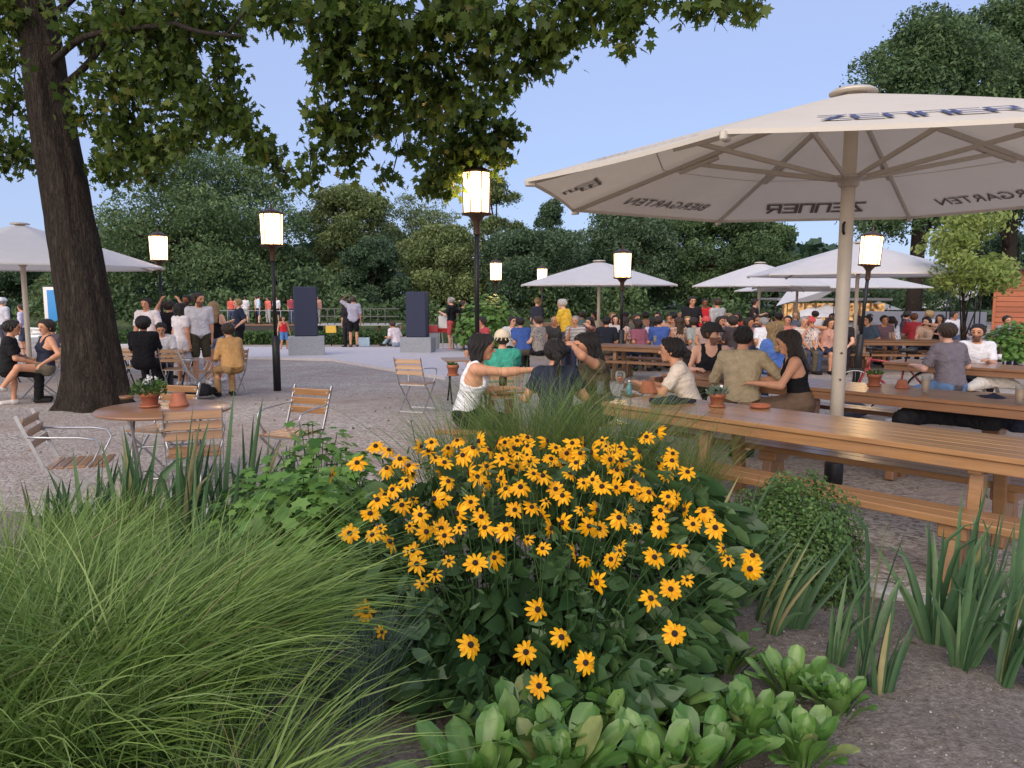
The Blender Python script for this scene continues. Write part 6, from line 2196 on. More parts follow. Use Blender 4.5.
def petal_flower(r_, R_, small):
    """petals as a ring of long notched strips round +Z"""
    n = r_.integers(11, 15) if not small else r_.integers(8, 11)
    vs = []; fs = []; tn = []
    droop = r_.choice([.1, .2, .35, .55, .9], p=[.25, .3, .25, .14, .06])
    for i in range(n):
        a = 2 * PI * i / n + r_.normal() * .07
        L = R_ * r_.uniform(.78, 1.1); w = R_ * r_.uniform(.125, .18)
        dr = droop + r_.normal() * .16
        c, s_ = math.cos(a), math.sin(a)
        b = len(vs)
        for t, ww in ((.16, .45), (.45, .95), (.75, 1.), (.93, .6), (1.0, .12)):
            rr_ = L * t; z = -dr * R_ * t ** 1.8 + .03 * R_
            for e in (-1, 0, 1):
                zz = z + (abs(e) * .05 * R_ * ww)
                vs.append((rr_ * c - e * w * ww * s_, rr_ * s_ + e * w * ww * c, zz))
        for k in range(4):
            for e in range(2):
                j = b + k * 3 + e
                fs.append((j, j + 1, j + 4, j + 3)); tn.append(np.clip(.5 + r_.normal() * .2, 0, 1))
    return np.array(vs), fs, tn


rr2 = np.random.default_rng(11)
while len(FL) < 160:
    q = (rr2.uniform(120, 1000), 95 + 350 * rr2.random() ** 1.5)
    if q[1] > 95 + abs(q[0] - 560) * .12 and min((q[0] - a) ** 2 + (q[1] - b) ** 2 for a, b in FL) > 17 ** 2: FL.append(q)
FL = FL[:100] + FL[100:]
stems = MB()
extra = []
ends = []
for i, (cx_, cy_) in enumerate(FL):
    px, py = 320 + cx_ / 2.695, 400 + cy_ / 2.695
    t = min(max((py - 440) / (690 - 440), 0), 1.1)
    Yd = 3.95 - 1.30 * t + rr2.normal() * .10 - .25 * math.sin(PI * t)
    p = at_y(px, py, Yd)
    ends.append((p, px, py))
    small = (cx_, cy_) in SMALL or (i >= 118 and rr2.random() > .7)
    Rf = (.047 if not small else .032) * rr2.uniform(.9, 1.1)
    # faces up and towards the light, tilted at random; the lowest look at the path
    up = .45 + 1.0 * (1 - t) + rr2.normal() * .25
    nrm = Vector((rr2.normal() * .38, -1.0 + rr2.normal() * .25, up)).normalized()
    if rr2.random() > .80: nrm = Vector((rr2.choice([-1, 1]) * .9, -.35 + rr2.normal() * .3, .4 + rr2.normal() * .3)).normalized()
    rot = nrm.to_track_quat('Z', 'Y').to_matrix() @ Matrix.Rotation(rr2.uniform(0, 6.28), 3, 'Z')
    V, fs, tn = petal_flower(rr2, Rf, small)
    Rm = np.array(rot)
    V = V @ Rm.T
    if i < 100:
        fl = link_mesh('flower_head', np_mesh('flower_head', V, [k for f in fs for k in f], [4] * len(fs), tint=tn), M_['petal'], rud)
        fl.location = p - RB
        m = MB(); re_ = Rf * .25
        m.lathe([(re_ * .9, 0), (re_, re_ * .35), (re_ * .85, re_ * .85), (re_ * .5, re_ * 1.15), (.0001, re_ * 1.25)], n=12)
        m.v = [tuple(rot @ Vector(v)) for v in m.v]
        m.build('eye', M_['cone'], fl)
    else:
        extra.append((V + np.array(p - RB), fs, tn, p, rot, Rf))
    # stem
    base = RB + Vector(((p.x - RB.x) * .55 + rr2.normal() * .06, (p.y - RB.y) * .5 + rr2.normal() * .06, 0))
    e = p - nrm * .004
    c1 = base.lerp(e, .6) + Vector((0, 0, .12)); c2 = e - nrm * .04 - Vector((0, 0, .03))
    pts = [base - RB]
    for s_ in (.25, .5, .75, .9):
        q = base.lerp(c1, s_).lerp(c1.lerp(c2, s_), s_)
        pts.append(q - RB)
    pts += [c2 - RB, e - RB]
    stems.tube(pts, [.0035, .003, .0028, .0025, .0024, .0022, .002], 5, caps=False)
if extra:
    V = np.concatenate([x[0] for x in extra]); off = np.cumsum([0] + [len(x[0]) for x in extra])
    ff = [[k + off[j] for k in f] for j, x in enumerate(extra) for f in x[1]]
    o = link_mesh('flower_heads', np_mesh('flower_heads', V, [k for f in ff for k in f], [4] * len(ff), tint=sum([list(x[2]) for x in extra], [])), M_['petal'], rud)
    o['kind'] = 'stuff'
    m = MB()
    for x in extra:
        re_ = x[5] * .25; b = len(m.v)
        m.lathe([(re_ * .9, 0), (re_, re_ * .35), (re_ * .85, re_ * .85), (re_ * .5, re_ * 1.15), (.0001, re_ * 1.25)], n=12)
        m.v[b:] = [tuple(x[4] @ Vector(v) + (x[3] - RB)) for v in m.v[b:]]
    m.build('eyes', M_['cone'], o)
# buds
for k in range(60):
    p, px, py = ends[rr2.integers(len(ends))]
    e = p + Vector((rr2.normal() * .07, rr2.normal() * .07, rr2.normal() * .05 - .02))
    stems.tube([p + Vector((0, .02, -.12)) - RB, e - RB, e + Vector((0, 0, .012)) - RB], [.002, .0022, .006], 6)
so_ = stems.build('stems', M_['leaf_stem'], rud)
for pl in so_.data.polygons: pl.use_smooth = True

# foliage fills a mound under the flowers
n = 1900
P_ = []; D_ = []; S_ = []; T_ = []
E = np.array([(px, py) for _, px, py in ends])
while len(P_) < n:
    u = rr2.random()
    py = 470 + 232 * rr2.random() ** .8
    xl, xr = np.interp(py, [470, 540, 620, 700, 750], [392, 368, 372, 415, 470]), np.interp(py, [470, 520, 620, 700, 750], [690, 745, 715, 690, 650])
    px = rr2.uniform(xl, xr)
    t = (py - 440) / 250
    Yd = 3.95 - 1.30 * t + .02 + .10 * max(t, 0) + abs(rr2.normal()) * .16
    p = at_y(px, py, Yd)
    if p.z < .04: continue
    P_.append(tuple(p - RB))
    D_.append((rr2.normal() * .8 + (px - 545) / 150, -1.0 + rr2.normal() * .7, -.35 + rr2.normal() * .5)); S_.append(rr2.uniform(.10, .20)); T_.append(np.clip(rr2.normal(.42, .22), 0, 1))
roll = rr2.normal(size=(n, 3)) * .5 + np.array((1, 0, 0))
Vv, F, S2, T2 = scatter(OVATE[0], OVATE[1], np.array(P_), frames(n, dirs=D_, roll=roll), np.array(S_), np.array(T_))
link_mesh('leaves', np_mesh('leaves', Vv, F, S2, smooth=True, tint=T2), M_['leaf_rud'], rud)
# narrower stem leaves just under the blooms
n = 1100
P_ = []; D_ = []
while len(P_) < n:
    p, px, py = ends[rr2.integers(len(ends))]
    if py > 640: continue
    P_.append(tuple(p - RB + Vector((rr2.normal() * .06, .05 + abs(rr2.normal()) * .1, -.04 - abs(rr2.normal()) * .16)))); D_.append((rr2.normal(), rr2.normal() - .3, .2 + rr2.normal() * .5))
Vv, F, S2, T2 = scatter(np.array(OVATE[0]) * np.array((.6, 1, 1)), OVATE[1], np.array(P_), frames(n, dirs=D_), rr2.uniform(.04, .085, n), np.clip(rr2.normal(.6, .2, n), 0, 1))
link_mesh('stem_leaves', np_mesh('stem_leaves', Vv, F, S2, smooth=True, tint=T2), M_['leaf_rud'], rud)

# lobed leafy plants left of the flowers
LOBED = ([(0, 0, 0)] + [((.62 if k % 2 == 0 else .40) * math.sin(a) * .95, .42 + (.58 if k % 2 == 0 else .38) * -math.cos(a), .03 if k % 2 else -.03) for k, a in enumerate(np.linspace(.35, 2 * PI - .35, 13))] + [(0, .38, .03)],
         [(14, i, i + 1) for i in range(1, 13)] + [(0, 1, 14), (13, 0, 14)])


def leafy(label, px, py, w, h, n, mat, leaf, seed, tmpl=LOBED, name='leafy_plant', group='lobed leafy plants', cat='plant', stemmed=True, flat=.6, lump=.05):
    p = at_z(px, py)
    root = empty(name, (p.x, p.y, soil_z(p.x, p.y) - .02), 0, label, cat, group)
    r_ = np.random.default_rng(seed)
    d = r_.normal(size=(n, 3)); d[:, 2] = np.abs(d[:, 2]); d /= np.linalg.norm(d, axis=1, keepdims=True)
    rad = .55 + .45 * r_.random(n) ** .5
    rad = rad * (1 + lump * (np.sin(d[:, 0] * 7 + seed) * np.sin(d[:, 1] * 6) + .6 * np.sin(d[:, 2] * 11 + d[:, 0] * 9)))
    P = np.stack([d[:, 0] * w * rad, d[:, 1] * w * rad, .05 + d[:, 2] * (h - .05) * rad], axis=1)
    nr = d * np.array((.8, .8, 1)) + r_.normal(size=(n, 3)) * .35 + np.array((0, -.15, flat))
    al = np.cross(nr, r_.normal(size=(n, 3))); al[:, 2] -= .2
    fr = frames(n, dirs=al, roll=np.cross(al, nr) * -1)
    # frames(): x = along x roll ; choose roll so that the normal looks outwards
    x = np.cross(al, nr); x /= np.linalg.norm(x, axis=1, keepdims=True); al = al / np.linalg.norm(al, axis=1, keepdims=True); z = np.cross(x, al)
    z *= np.sign((z * nr).sum(axis=1, keepdims=True))
    fr = np.stack([x, al, z], axis=2)
    V, F, S, T = scatter(tmpl[0], tmpl[1], P, fr, r_.uniform(.6, 1.25, n) * leaf, np.clip(r_.normal(.5, .24, n) + d[:, 2] * .12, 0, 1))
    link_mesh('leaves', np_mesh('leaves', V, F, S, smooth=True, tint=T), M_[mat], root)
    if stemmed:
        m = MB()
        for i in range(0, n, max(1, n // 70)):
            q = P[i]; m.tube([(q[0] * .15, q[1] * .15, 0), (q[0] * .6, q[1] * .6, q[2] * .7), tuple(q)], .0028, 5, caps=False)
        m.build('stems', M_['leaf_stem'], root)
    return root


leafy('lobed bright green plant left of the yellow flowers', 305, 622, .42, .80, 620, 'leaf_lobed', .085, 1)
leafy('taller lobed plant touching the first yellow flowers', 352, 600, .36, .86, 480, 'leaf_lobed', .08, 2)
leafy('lobed plant in front of the empty right hand chair', 318, 575, .36, .96, 460, 'leaf_lobed', .075, 3)
leafy('small lobed plant low beside the long grass', 262, 600, .34, .72, 380, 'leaf_lobed', .08, 4)
leafy('dark leafy plant filling the gap under the first flowers', 392, 690, .36, .52, 330, 'leaf_rud', .12, 5, tmpl=OVATE)
p = at_z(795, 588)
leafy('clipped round bush with tiny leaves right of the yellow flowers', 792, 594, .41, .68, 14000, 'leaf_box', .028, 6, tmpl=DIAMOND, name='round_bush', group=None, cat='bush', stemmed=False, flat=.1, lump=.10)
leafy('green leafy shrub behind the beer bottles at the right edge', 1012, 372, .75, 1.0, 1500, 'leaf_lobed', .1, 7, name='green_shrub', group=None, cat='bush', stemmed=False)
leafy('bright green shrub with yellow bloom right of the hugging couple', 488, 352, 1.2, 1.7, 1500, 'leaf_lobed', .16, 8, name='green_shrub', group=None, cat='bush', stemmed=False)
leafy('small shrub at the foot of the blue sign', 66, 362, .7, 1.0, 700, 'leaf_lobed', .12, 9, name='green_shrub', group=None, cat='bush', stemmed=False)

# paddle leaved rosettes at the front
PADDLE_T = np.array([0, .16, .34, .52, .68, .81, .92, 1.0])


def rosette(label, px, py, n, L, seed, tilt=1.12, z0=None, group='paddle leaved plants along the front'):
    n = int(n * 1.45); L = L * .95
    p = at_z(px, py)
    root = empty('paddle_leaf_plant', (p.x, p.y, soil_z(p.x, p.y) - .02), 0, label, 'plant', group)
    r_ = np.random.default_rng(seed)
    vs = []; fs = []; tn = []
    for i in range(n):
        rank = (i + .5) / n
        a = i * 2.39996 + r_.normal() * .25
        ln = L * (.55 + .55 * rank) * r_.uniform(.85, 1.1)
        out = (.10 + .78 * rank * tilt) + r_.normal() * .10
        w = ln * r_.uniform(.135, .185)
        ox, oy = .05 * rank * math.cos(a), .05 * rank * math.sin(a)
        hor = 0; z = .0; b = len(vs)
        tt = np.clip(r_.normal(.5, .2), 0, .9) if r_.random() > .04 else 1.
        ca, sa = math.cos(a), math.sin(a)
        tw = r_.normal() * .2
        for k, t in enumerate(PADDLE_T):
            th = out * (.5 + .75 * t)
            if k: hor += math.sin(th) * ln * (t - PADDLE_T[k - 1]); z += math.cos(th) * ln * (t - PADDLE_T[k - 1])
            ww = w * (.17, .20, .38, .72, .96, 1.0, .78, .10)[k]
            for e in (-1, -.5, 0, .5, 1):
                lift = (abs(e) ** 1.2) * ww * .30
                px_ = hor - math.cos(th) * lift; pz = z + math.sin(th) * lift
                wv = .010 * math.sin(t * 7 + e * 3 + i) * abs(e) * L / .25
                vs.append((ox + px_ * ca - (e * ww) * sa, oy + px_ * sa + (e * ww) * ca, max(pz + wv, .008)))
        for k in range(7):
            for e in range(4):
                j = b + k * 5 + e
                fs.append((j, j + 1, j + 6, j + 5)); tn.append(tt if tt > .95 else min(.92, max(0, tt + (.16 if e in (1, 2) else -.06) + r_.normal() * .05)))
    link_mesh('leaves', np_mesh('leaves', vs, [q for f in fs for q in f], [4] * len(fs), smooth=True, tint=tn), M_['leaf_berg'], root)
    return root


for i, (px, py, n, L, lb) in enumerate(((725, 690, 20, .24, 'small paddle leaved plant standing alone behind the others'), (640, 745, 20, .30, 'paddle leaved plant under the lowest yellow flowers'), (590, 770, 20, .30, 'paddle leaved plant right below the bottom flower'),
                                        (520, 775, 20, .32, 'leftmost paddle leaved plant at the bottom edge'), (560, 810, 22, .32, 'paddle leaved plant cut by the bottom edge'), (480, 830, 20, .34, 'paddle leaved plant in the lower left of its row'),
                                        (650, 815, 22, .32, 'paddle leaved plant cut by the bottom edge below the lone one'), (790, 722, 26, .22, 'spreading paddle leaved plant on the soil'), (835, 740, 24, .20, 'rightmost paddle leaved plant beside bare soil'),
                                        (745, 765, 22, .28, 'big glossy paddle leaved plant in front'), (800, 790, 24, .24, 'paddle leaved plant at the bottom right of its group'), (700, 800, 20, .30, 'paddle leaved plant between the two front groups'), (605, 735, 20, .27, 'paddle leaved plant pushed in among the lowest yellow flowers'), (545, 748, 20, .28, 'paddle leaved plant left of the bottom flower'), (690, 752, 20, .27, 'paddle leaved plant in the middle of the front row'))):
    rosette(lb, px, py, n, L, 60 + i)

# dry litter on the soil
n = 260
ps = []
while len(ps) < n:
    x, y = rng.uniform(.4, 3.4), rng.uniform(2.3, 5.6)
    if inside_poly((x, y), bed_poly): ps.append((x, y, soil_z(x, y) + .006))
d = rng.normal(size=(n, 3)); d[:, 2] *= .15
V_, F_, S_, T_ = scatter(np.array(OVATE[0]) * np.array((.5, 1, 1)), OVATE[1], np.array(ps), frames(n, dirs=d, roll=np.stack([d[:, 1], -d[:, 0], d[:, 2] * 0], 1)), rng.uniform(.012, .05, n))
M_['litter'] = m_leaf('dry litter', [(0, (.06, .045, .03)), (.6, (.17, .13, .09)), (1, (.3, .25, .18))], .1)
tag(link_mesh('litter', np_mesh('litter', V_, F_, S_, tint=T_), M_['litter']), 'dry leaf bits lying on the bare soil', 'litter', kind='stuff')
n = 260
yy = rng.uniform(5.8, 14, n)
ps = np.stack([rng.uniform(-7, 7, n), yy, np.array([zg(v) for v in yy]) + .008], 1)
d = rng.normal(size=(n, 3)); d[:, 2] *= .1
V_, F_, S_, T_ = scatter(MAPLE[0], MAPLE[1], ps, frames(n, dirs=d, roll=np.stack([d[:, 1], -d[:, 0], d[:, 2] * 0], 1)), rng.uniform(.02, .05, n))
tag(link_mesh('fallen_leaves', np_mesh('fallen_leaves', V_, F_, S_, tint=T_), M_['litter'], loc=(0, 0, 0)), 'brown fallen leaves strewn over the gravel', 'leaves', kind='stuff')

# far shore undergrowth and ground cover
n = 12000
xw = rng.uniform(-75, 60, n)
Yw = 57.5 + np.sin(xw * .13 + 1) * 2.5 + np.clip(-xw - 20, 0, 60) * .25 + rng.normal(size=n) * .8
hh = (2.3 + 1.3 * np.sin(xw * .31) + .9 * np.sin(xw * .83 + 1))
pw = np.stack([xw, Yw + rng.random(n), -.6 + np.maximum(hh, .8) * rng.random(n) ** 1.1], 1)
keep = ~((xw > 12) & (rng.random(n) > .55))
pw = pw[keep]; n = len(pw)
d = rng.normal(size=(n, 3)); d[:, 1] -= .7
wv, wf, ws, wt = scatter(CLUSTER[0], CLUSTER[1], pw, frames(n, dirs=d), rng.uniform(.35, .7, n), np.clip(.45 + .25 * np.sin(pw[:, 0] * .9) + rng.normal(size=n) * .18, 0, 1))
tag(link_mesh('undergrowth', np_mesh('undergrowth', wv, wf, ws, tint=wt), M_['leaf_far_a']), 'low bushes crowding the far waterline', 'undergrowth', kind='stuff')
# ------------------------------------------------------------------ the people
def stand(px, foot_py=None, Y=None, **kw):
    p = at_z(px, foot_py) if foot_py else at_y(px, 294, Y)
    return person((p.x, p.y, kw.pop('z', 0.0) + zg(p.y)), **kw)


def mute(c):
    m = sum(c) / 3
    return tuple(int(x * .78 + m * .22) for x in c)


def seat(px, head_py=None, Y=None, sit=.46, **kw):
    H = kw.get('H', 1.75)
    if Y is None: Y = min(max((EYE + .17 - (sit + .1 + .79 * H / 1.75)) * FPX / max(head_py - 294, 6) * 1.12, 18.8 if px < 850 else 20.5), 26)
    p = at_y(px, 294, Y)
    return person((p.x, p.y, kw.pop('z', 0.0) + zg(Y)), sit=sit, **kw)


NV = .0092
# --- round the small table at the end of the nearest table
c = at_y(522, 294, 8.35)
bistro_table('small wooden table with mugs between the woman in white and the woman in navy', (c.x, c.y, 0), R(8), L=1.0, W=.8)
b0, b1 = at_y(436, 294, 7.42), at_y(598, 294, 7.2)
long_bench('short bench under the woman in white and the woman in navy', ((b0.x + b1.x) / 2, (b0.y + b1.y) / 2), (b1 - b0).length, rz=math.atan2(b1.y - b0.y, b1.x - b0.x))
seat(464, Y=7.4, heading=-88, label='woman in a white tank top reaching over the table, black trousers', H=1.74, sit=.49, lean=.24, fem=True, skin='tan', hair='black', cut='bob', top=(232, 232, 236), tank=True, hem=.16,
     bottom=(24, 24, 28), rh=(.10, .66, 1.03), lh=(-.16, .42, .82), glasses=True, vox=NV, nod=.05, shoe=(30, 30, 30), curl=.35)
seat(557, Y=7.12, heading=4, label='woman in a navy shirt seen from behind with dark tied hair', H=1.70, sit=.46, lean=.16, fem=True, skin='tan', hair='black', cut='pony', top=(40, 45, 62), sleeve=.3, hem=.10,
     bottom=(52, 62, 84), rh=(.22, .36, .80), lh=(-.2, .36, .80), vox=NV)
seat(604, Y=7.75, heading=108, label='woman with long dark wavy hair propping her head on her hand', H=1.74, sit=.49, lean=.26, fem=True, skin='tan', hair='black', cut='wavy', top=(92, 84, 66), sleeve=.12,
     bottom=(60, 58, 60), lh=(-.03, .34, 1.24), rh=(.2, .40, .80), nod=.15, vox=NV)
cc = at_y(606, 294, 7.75)
folding_chair('folding chair under the woman with long wavy hair', (cc.x, cc.y, zg(cc.y)), 108, arms=False)
seat(503, Y=9.9, heading=8, label='person in a cream hat with a teal and white top, back turned', H=1.62, sit=.46, lean=.1, skin='tan', hair='dark', cut='short', top=(66, 158, 138), sleeve=.3, bottom=(150, 60, 80),
     hat=('bucket', (212, 200, 176)), vox=.014)
# --- along the second table
seat(697, Y=7.72, heading=76, label='woman in a cream shirt leaning on the table with tied back dark hair', H=1.70, sit=.47, lean=.36, fem=True, skin='tan', hair='black', cut='pony', top=(226, 212, 196), sleeve=.38, hem=.1,
     bottom=(205, 196, 182), lh=(-.10, .52, .84), rh=(.18, .44, .82), vox=NV, nod=-.05)
seat(712, Y=10.0, heading=172, label='man in a dark cap and black tank top facing right', H=1.8, sit=.47, lean=.12, skin='fair', hair='brown', cut='short', top=(36, 36, 42), tank=True, bottom=(60, 62, 66), yaw=.95,
     hat=('cap', (52, 50, 50)), glasses=True, beard=True, lh=(-.2, .40, .82), rh=(.2, .38, .82), vox=.0105)
seat(745, Y=8.45, heading=-14, label='man in a beige long sleeved shirt seen from behind', H=1.84, sit=.47, lean=.15, skin='tan', hair='black', cut='short', top=(178, 162, 132), sleeve=.86, hem=.12, bottom=(92, 74, 60),
     rh=(.44, .34, .82), lh=(-.2, .42, .82), vox=NV, fat=.012)
seat(806, Y=8.2, heading=78, label='woman in a black sleeveless top with shoulder long dark hair facing left', H=1.74, sit=.48, lean=.22, fem=True, skin='tan', hair='dark', cut='long', top=(28, 28, 32), tank=True, legs='midi', bottom=(116, 96, 80),
     lh=(-.12, .48, .80), rh=(.15, .46, .82), nod=.18, vox=NV, lf=(-.16, .56, .075), rf=(.12, .52, .075))
seat(779, Y=11.6, heading=20, label='blond person in a bright blue top behind the table, back turned', H=1.76, sit=.47, lean=.1, fem=True, skin='fair', hair='blond', cut='long', top=(96, 132, 205), sleeve=.3, bottom=(50, 54, 70), vox=.014)
seat(957, Y=10.05, heading=14, label='man in a grey shirt and denim shorts astride the bench', H=1.82, sit=.47, lean=.16, skin='fair', hair='brown', cut='short', top=(124, 116, 122), sleeve=.42, hem=.14, legs='shorts', bottom=(104, 134, 172),
     lf=(-.52, .30, .075), rf=(.22, .42, .075), rh=(.30, .38, .82), lh=(-.22, .40, .80), vox=.0105, fat=.01, shoe=(200, 200, 200))
seat(979, Y=11.5, heading=158, label='bearded man in a white shirt facing the man in grey', H=1.76, sit=.46, lean=.16, skin='tan', hair='black', cut='short', top=(222, 222, 228), sleeve=.42, bottom=(70, 66, 66), beard=True, yaw=-.35, vox=.0115,
     lh=(-.1, .42, .83), rh=(.2, .4, .83))

# --- left of the trunk and the standing group
seat(40, Y=12.9, heading=140, label='woman in a navy tank top with crossed legs beside the trunk', H=1.80, sit=.48, lean=-.12, fem=True, skin='tan', hair='dark', cut='bun', top=(44, 48, 66), tank=True, legs='hotpants', bottom=(120, 112, 96),
     lf=(.10, .62, .30), rf=(.12, .46, .075), lh=(-.34, .12, .70), rh=(.25, .1, .70), yaw=.3, shoe=(210, 205, 198), vox=.0115)
seat(2, Y=12.7, heading=-62, label='person in black cut off by the left edge', H=1.8, sit=.47, lean=.12, skin='tan', hair='black', cut='short', top=(30, 30, 32), sleeve=.4, bottom=(28, 28, 30), vox=.014)
stand(21, Y=23.5, heading=100, label='person with brown hair and pale lilac shirt standing behind the left parasol pole', H=1.62, skin='tan', hair='brown', top=(196, 190, 214), legs='shorts', bottom=(70, 80, 100))
stand(1, Y=24, heading=-20, label='person in a light cap standing at the left edge near the boat shapes', H=1.80, skin='fair', hair='grey', top=(190, 190, 200), bottom=(80, 80, 90), hat=('cap', (210, 210, 214)))
seat(50, Y=19, heading=10, label='child whose head shows between the seated woman and the trunk', H=1.35, sit=.42, skin='tan', hair='dark', top=(120, 110, 120), bottom=(60, 60, 70))
seat(140, Y=14.2, heading=6, label='dark haired person in a black shirt seated right behind the trunk', H=1.86, sit=.49, lean=.1, skin='brown', hair='black', cut='curly', top=(26, 26, 30), sleeve=.45, bottom=(30, 30, 34), vox=.014)
seat(160, Y=15.2, heading=200, label='person in a white shirt seated facing the black shirted one', H=1.68, sit=.46, lean=.2, skin='tan', hair='black', cut='short', top=(228, 226, 228), sleeve=.4, bottom=(70, 70, 80), vox=.014, nod=.3)
seat(230, Y=13.5, heading=42, label='person in a tan jacket with dark hair seated sideways', H=1.70, sit=.46, lean=.24, fem=True, skin='tan', hair='dark', cut='bun', top=(190, 148, 96), sleeve=.92, hem=.2, bottom=(160, 128, 90), vox=.0115, fat=.02)
G = 'standing group behind the trunk'
stand(146, Y=16.8, heading=178, label='smiling man in a white shirt, leftmost of the standing group', H=1.82, skin='tan', hair='dark', top=(230, 222, 226), sleeve=.45, bottom=(70, 70, 76), group=G, vox=.014, lh=(-.22, .22, 1.05), rh=(.2, .2, 1.0))
stand(168, Y=17.4, heading=-20, label='woman in black top and white trousers with raised arms', H=1.76, fem=True, skin='tan', hair='dark', cut='bun', top=(30, 30, 34), sleeve=.2, hem=-.06, bottom=(220, 214, 206), group=G, vox=.014, lh=(-.26, .05, 1.76), rh=(.26, .05, 1.76))
stand(179, Y=15.8, heading=-28, label='woman in a white dress seen from behind', H=1.70, fem=True, skin='tan', hair='black', cut='bob', top=(226, 220, 224), sleeve=.3, legs='skirt', bottom=(226, 220, 224), group=G, vox=.013, shoe=(230, 230, 230))
stand(187, Y=20.5, heading=170, label='dark haired man in black standing furthest back in the group', H=1.9, skin='brown', hair='black', top=(44, 42, 46), bottom=(40, 40, 44), group=G, beard=True)
stand(198, Y=15.9, heading=-150, label='tall bearded man in a light grey shirt and olive shorts', H=1.92, skin='tan', hair='dark', top=(196, 196, 206), sleeve=.45, hem=.12, legs='shorts', bottom=(66, 64, 52), group=G, beard=True, vox=.0125, yaw=.6, shoe=(220, 220, 220))
stand(213, Y=16.6, heading=4, label='woman with long blond hair, black top and short denim skirt', H=1.74, fem=True, skin='fair', hair='blond', cut='long', top=(30, 30, 36), tank=True, legs='hotpants', bottom=(136, 158, 192), group=G, vox=.0125, shoe=(220, 220, 220), lh=(-.2, .25, 1.05), rh=(.22, .22, 1.05))
stand(241, 361, heading=122, label='short haired man in a navy polo shirt with hand on hip, rightmost of the group', H=1.79, skin='fair', hair='blond', cut='buzz', top=(42, 50, 70), sleeve=.45, legs='shorts', bottom=(26, 26, 32), group=G, vox=.014, lh=(-.20, .10, 1.02), rh=(.22, .26, 1.12), shoe=(50, 50, 54))
# --- terrace
stand(284, 351, heading=-140, label='small child in a red top and blue shorts beside the left speaker', H=1.18, skin='tan', hair='dark', cut='bob', top=(206, 50, 56), tank=True, legs='shorts', bottom=(90, 132, 190), shoe=(60, 50, 50), vox=.018)
stand(354, 349, heading=10, label='man in a grey shirt and black shorts standing on the terrace, hand to head', H=1.78, skin='tan', hair='brown', top=(170, 168, 184), sleeve=.5, hem=.14, legs='shorts', bottom=(26, 26, 30), lh=(-.22, -.02, 1.78), rh=(.26, .05, .82), z=.07, vox=.018, shoe=(90, 70, 60))
stand(347, Y=27.5, heading=160, label='person in dark clothes just behind the man on the terrace', H=1.72, fem=True, skin='tan', hair='dark', cut='long', top=(40, 38, 44), bottom=(40, 40, 48), lh=(-.25, .05, 1.7))
p = at_z(397, 349)
person((p.x, p.y, p.z + .07), heading=55, sit=.04, label='man in a white shirt sitting on the terrace floor beside the right speaker', H=1.75, lean=.3, skin='tan', hair='brown', top=(226, 216, 222), sleeve=.45, bottom=(150, 168, 186), lf=(-.22, .42, .1), rf=(.1, .40, .08), lh=(-.2, .3, .35), rh=(.2, .3, .35), vox=.018)
G = 'hugging couple by the easel'
stand(452, 351, heading=70, label='bald man in black shirt and pink shorts hugging someone', H=1.82, skin='fair', hair='grey', cut='buzz', top=(34, 34, 40), sleeve=.4, legs='shorts', bottom=(206, 92, 98), group=G, vox=.017, lh=(-.16, .32, 1.3), rh=(.3, .1, 1.22), shoe=(190, 120, 90))
stand(463, 351, heading=-95, label='dark clad woman with raised hand hugged beside a pink pair of shorts', H=1.70, fem=True, skin='fair', hair='dark', cut='bun', top=(30, 30, 34), sleeve=.25, legs='hotpants', bottom=(40, 40, 46), group=G, vox=.017, lh=(-.1, -.1, 1.66), rh=(.1, .3, 1.25))

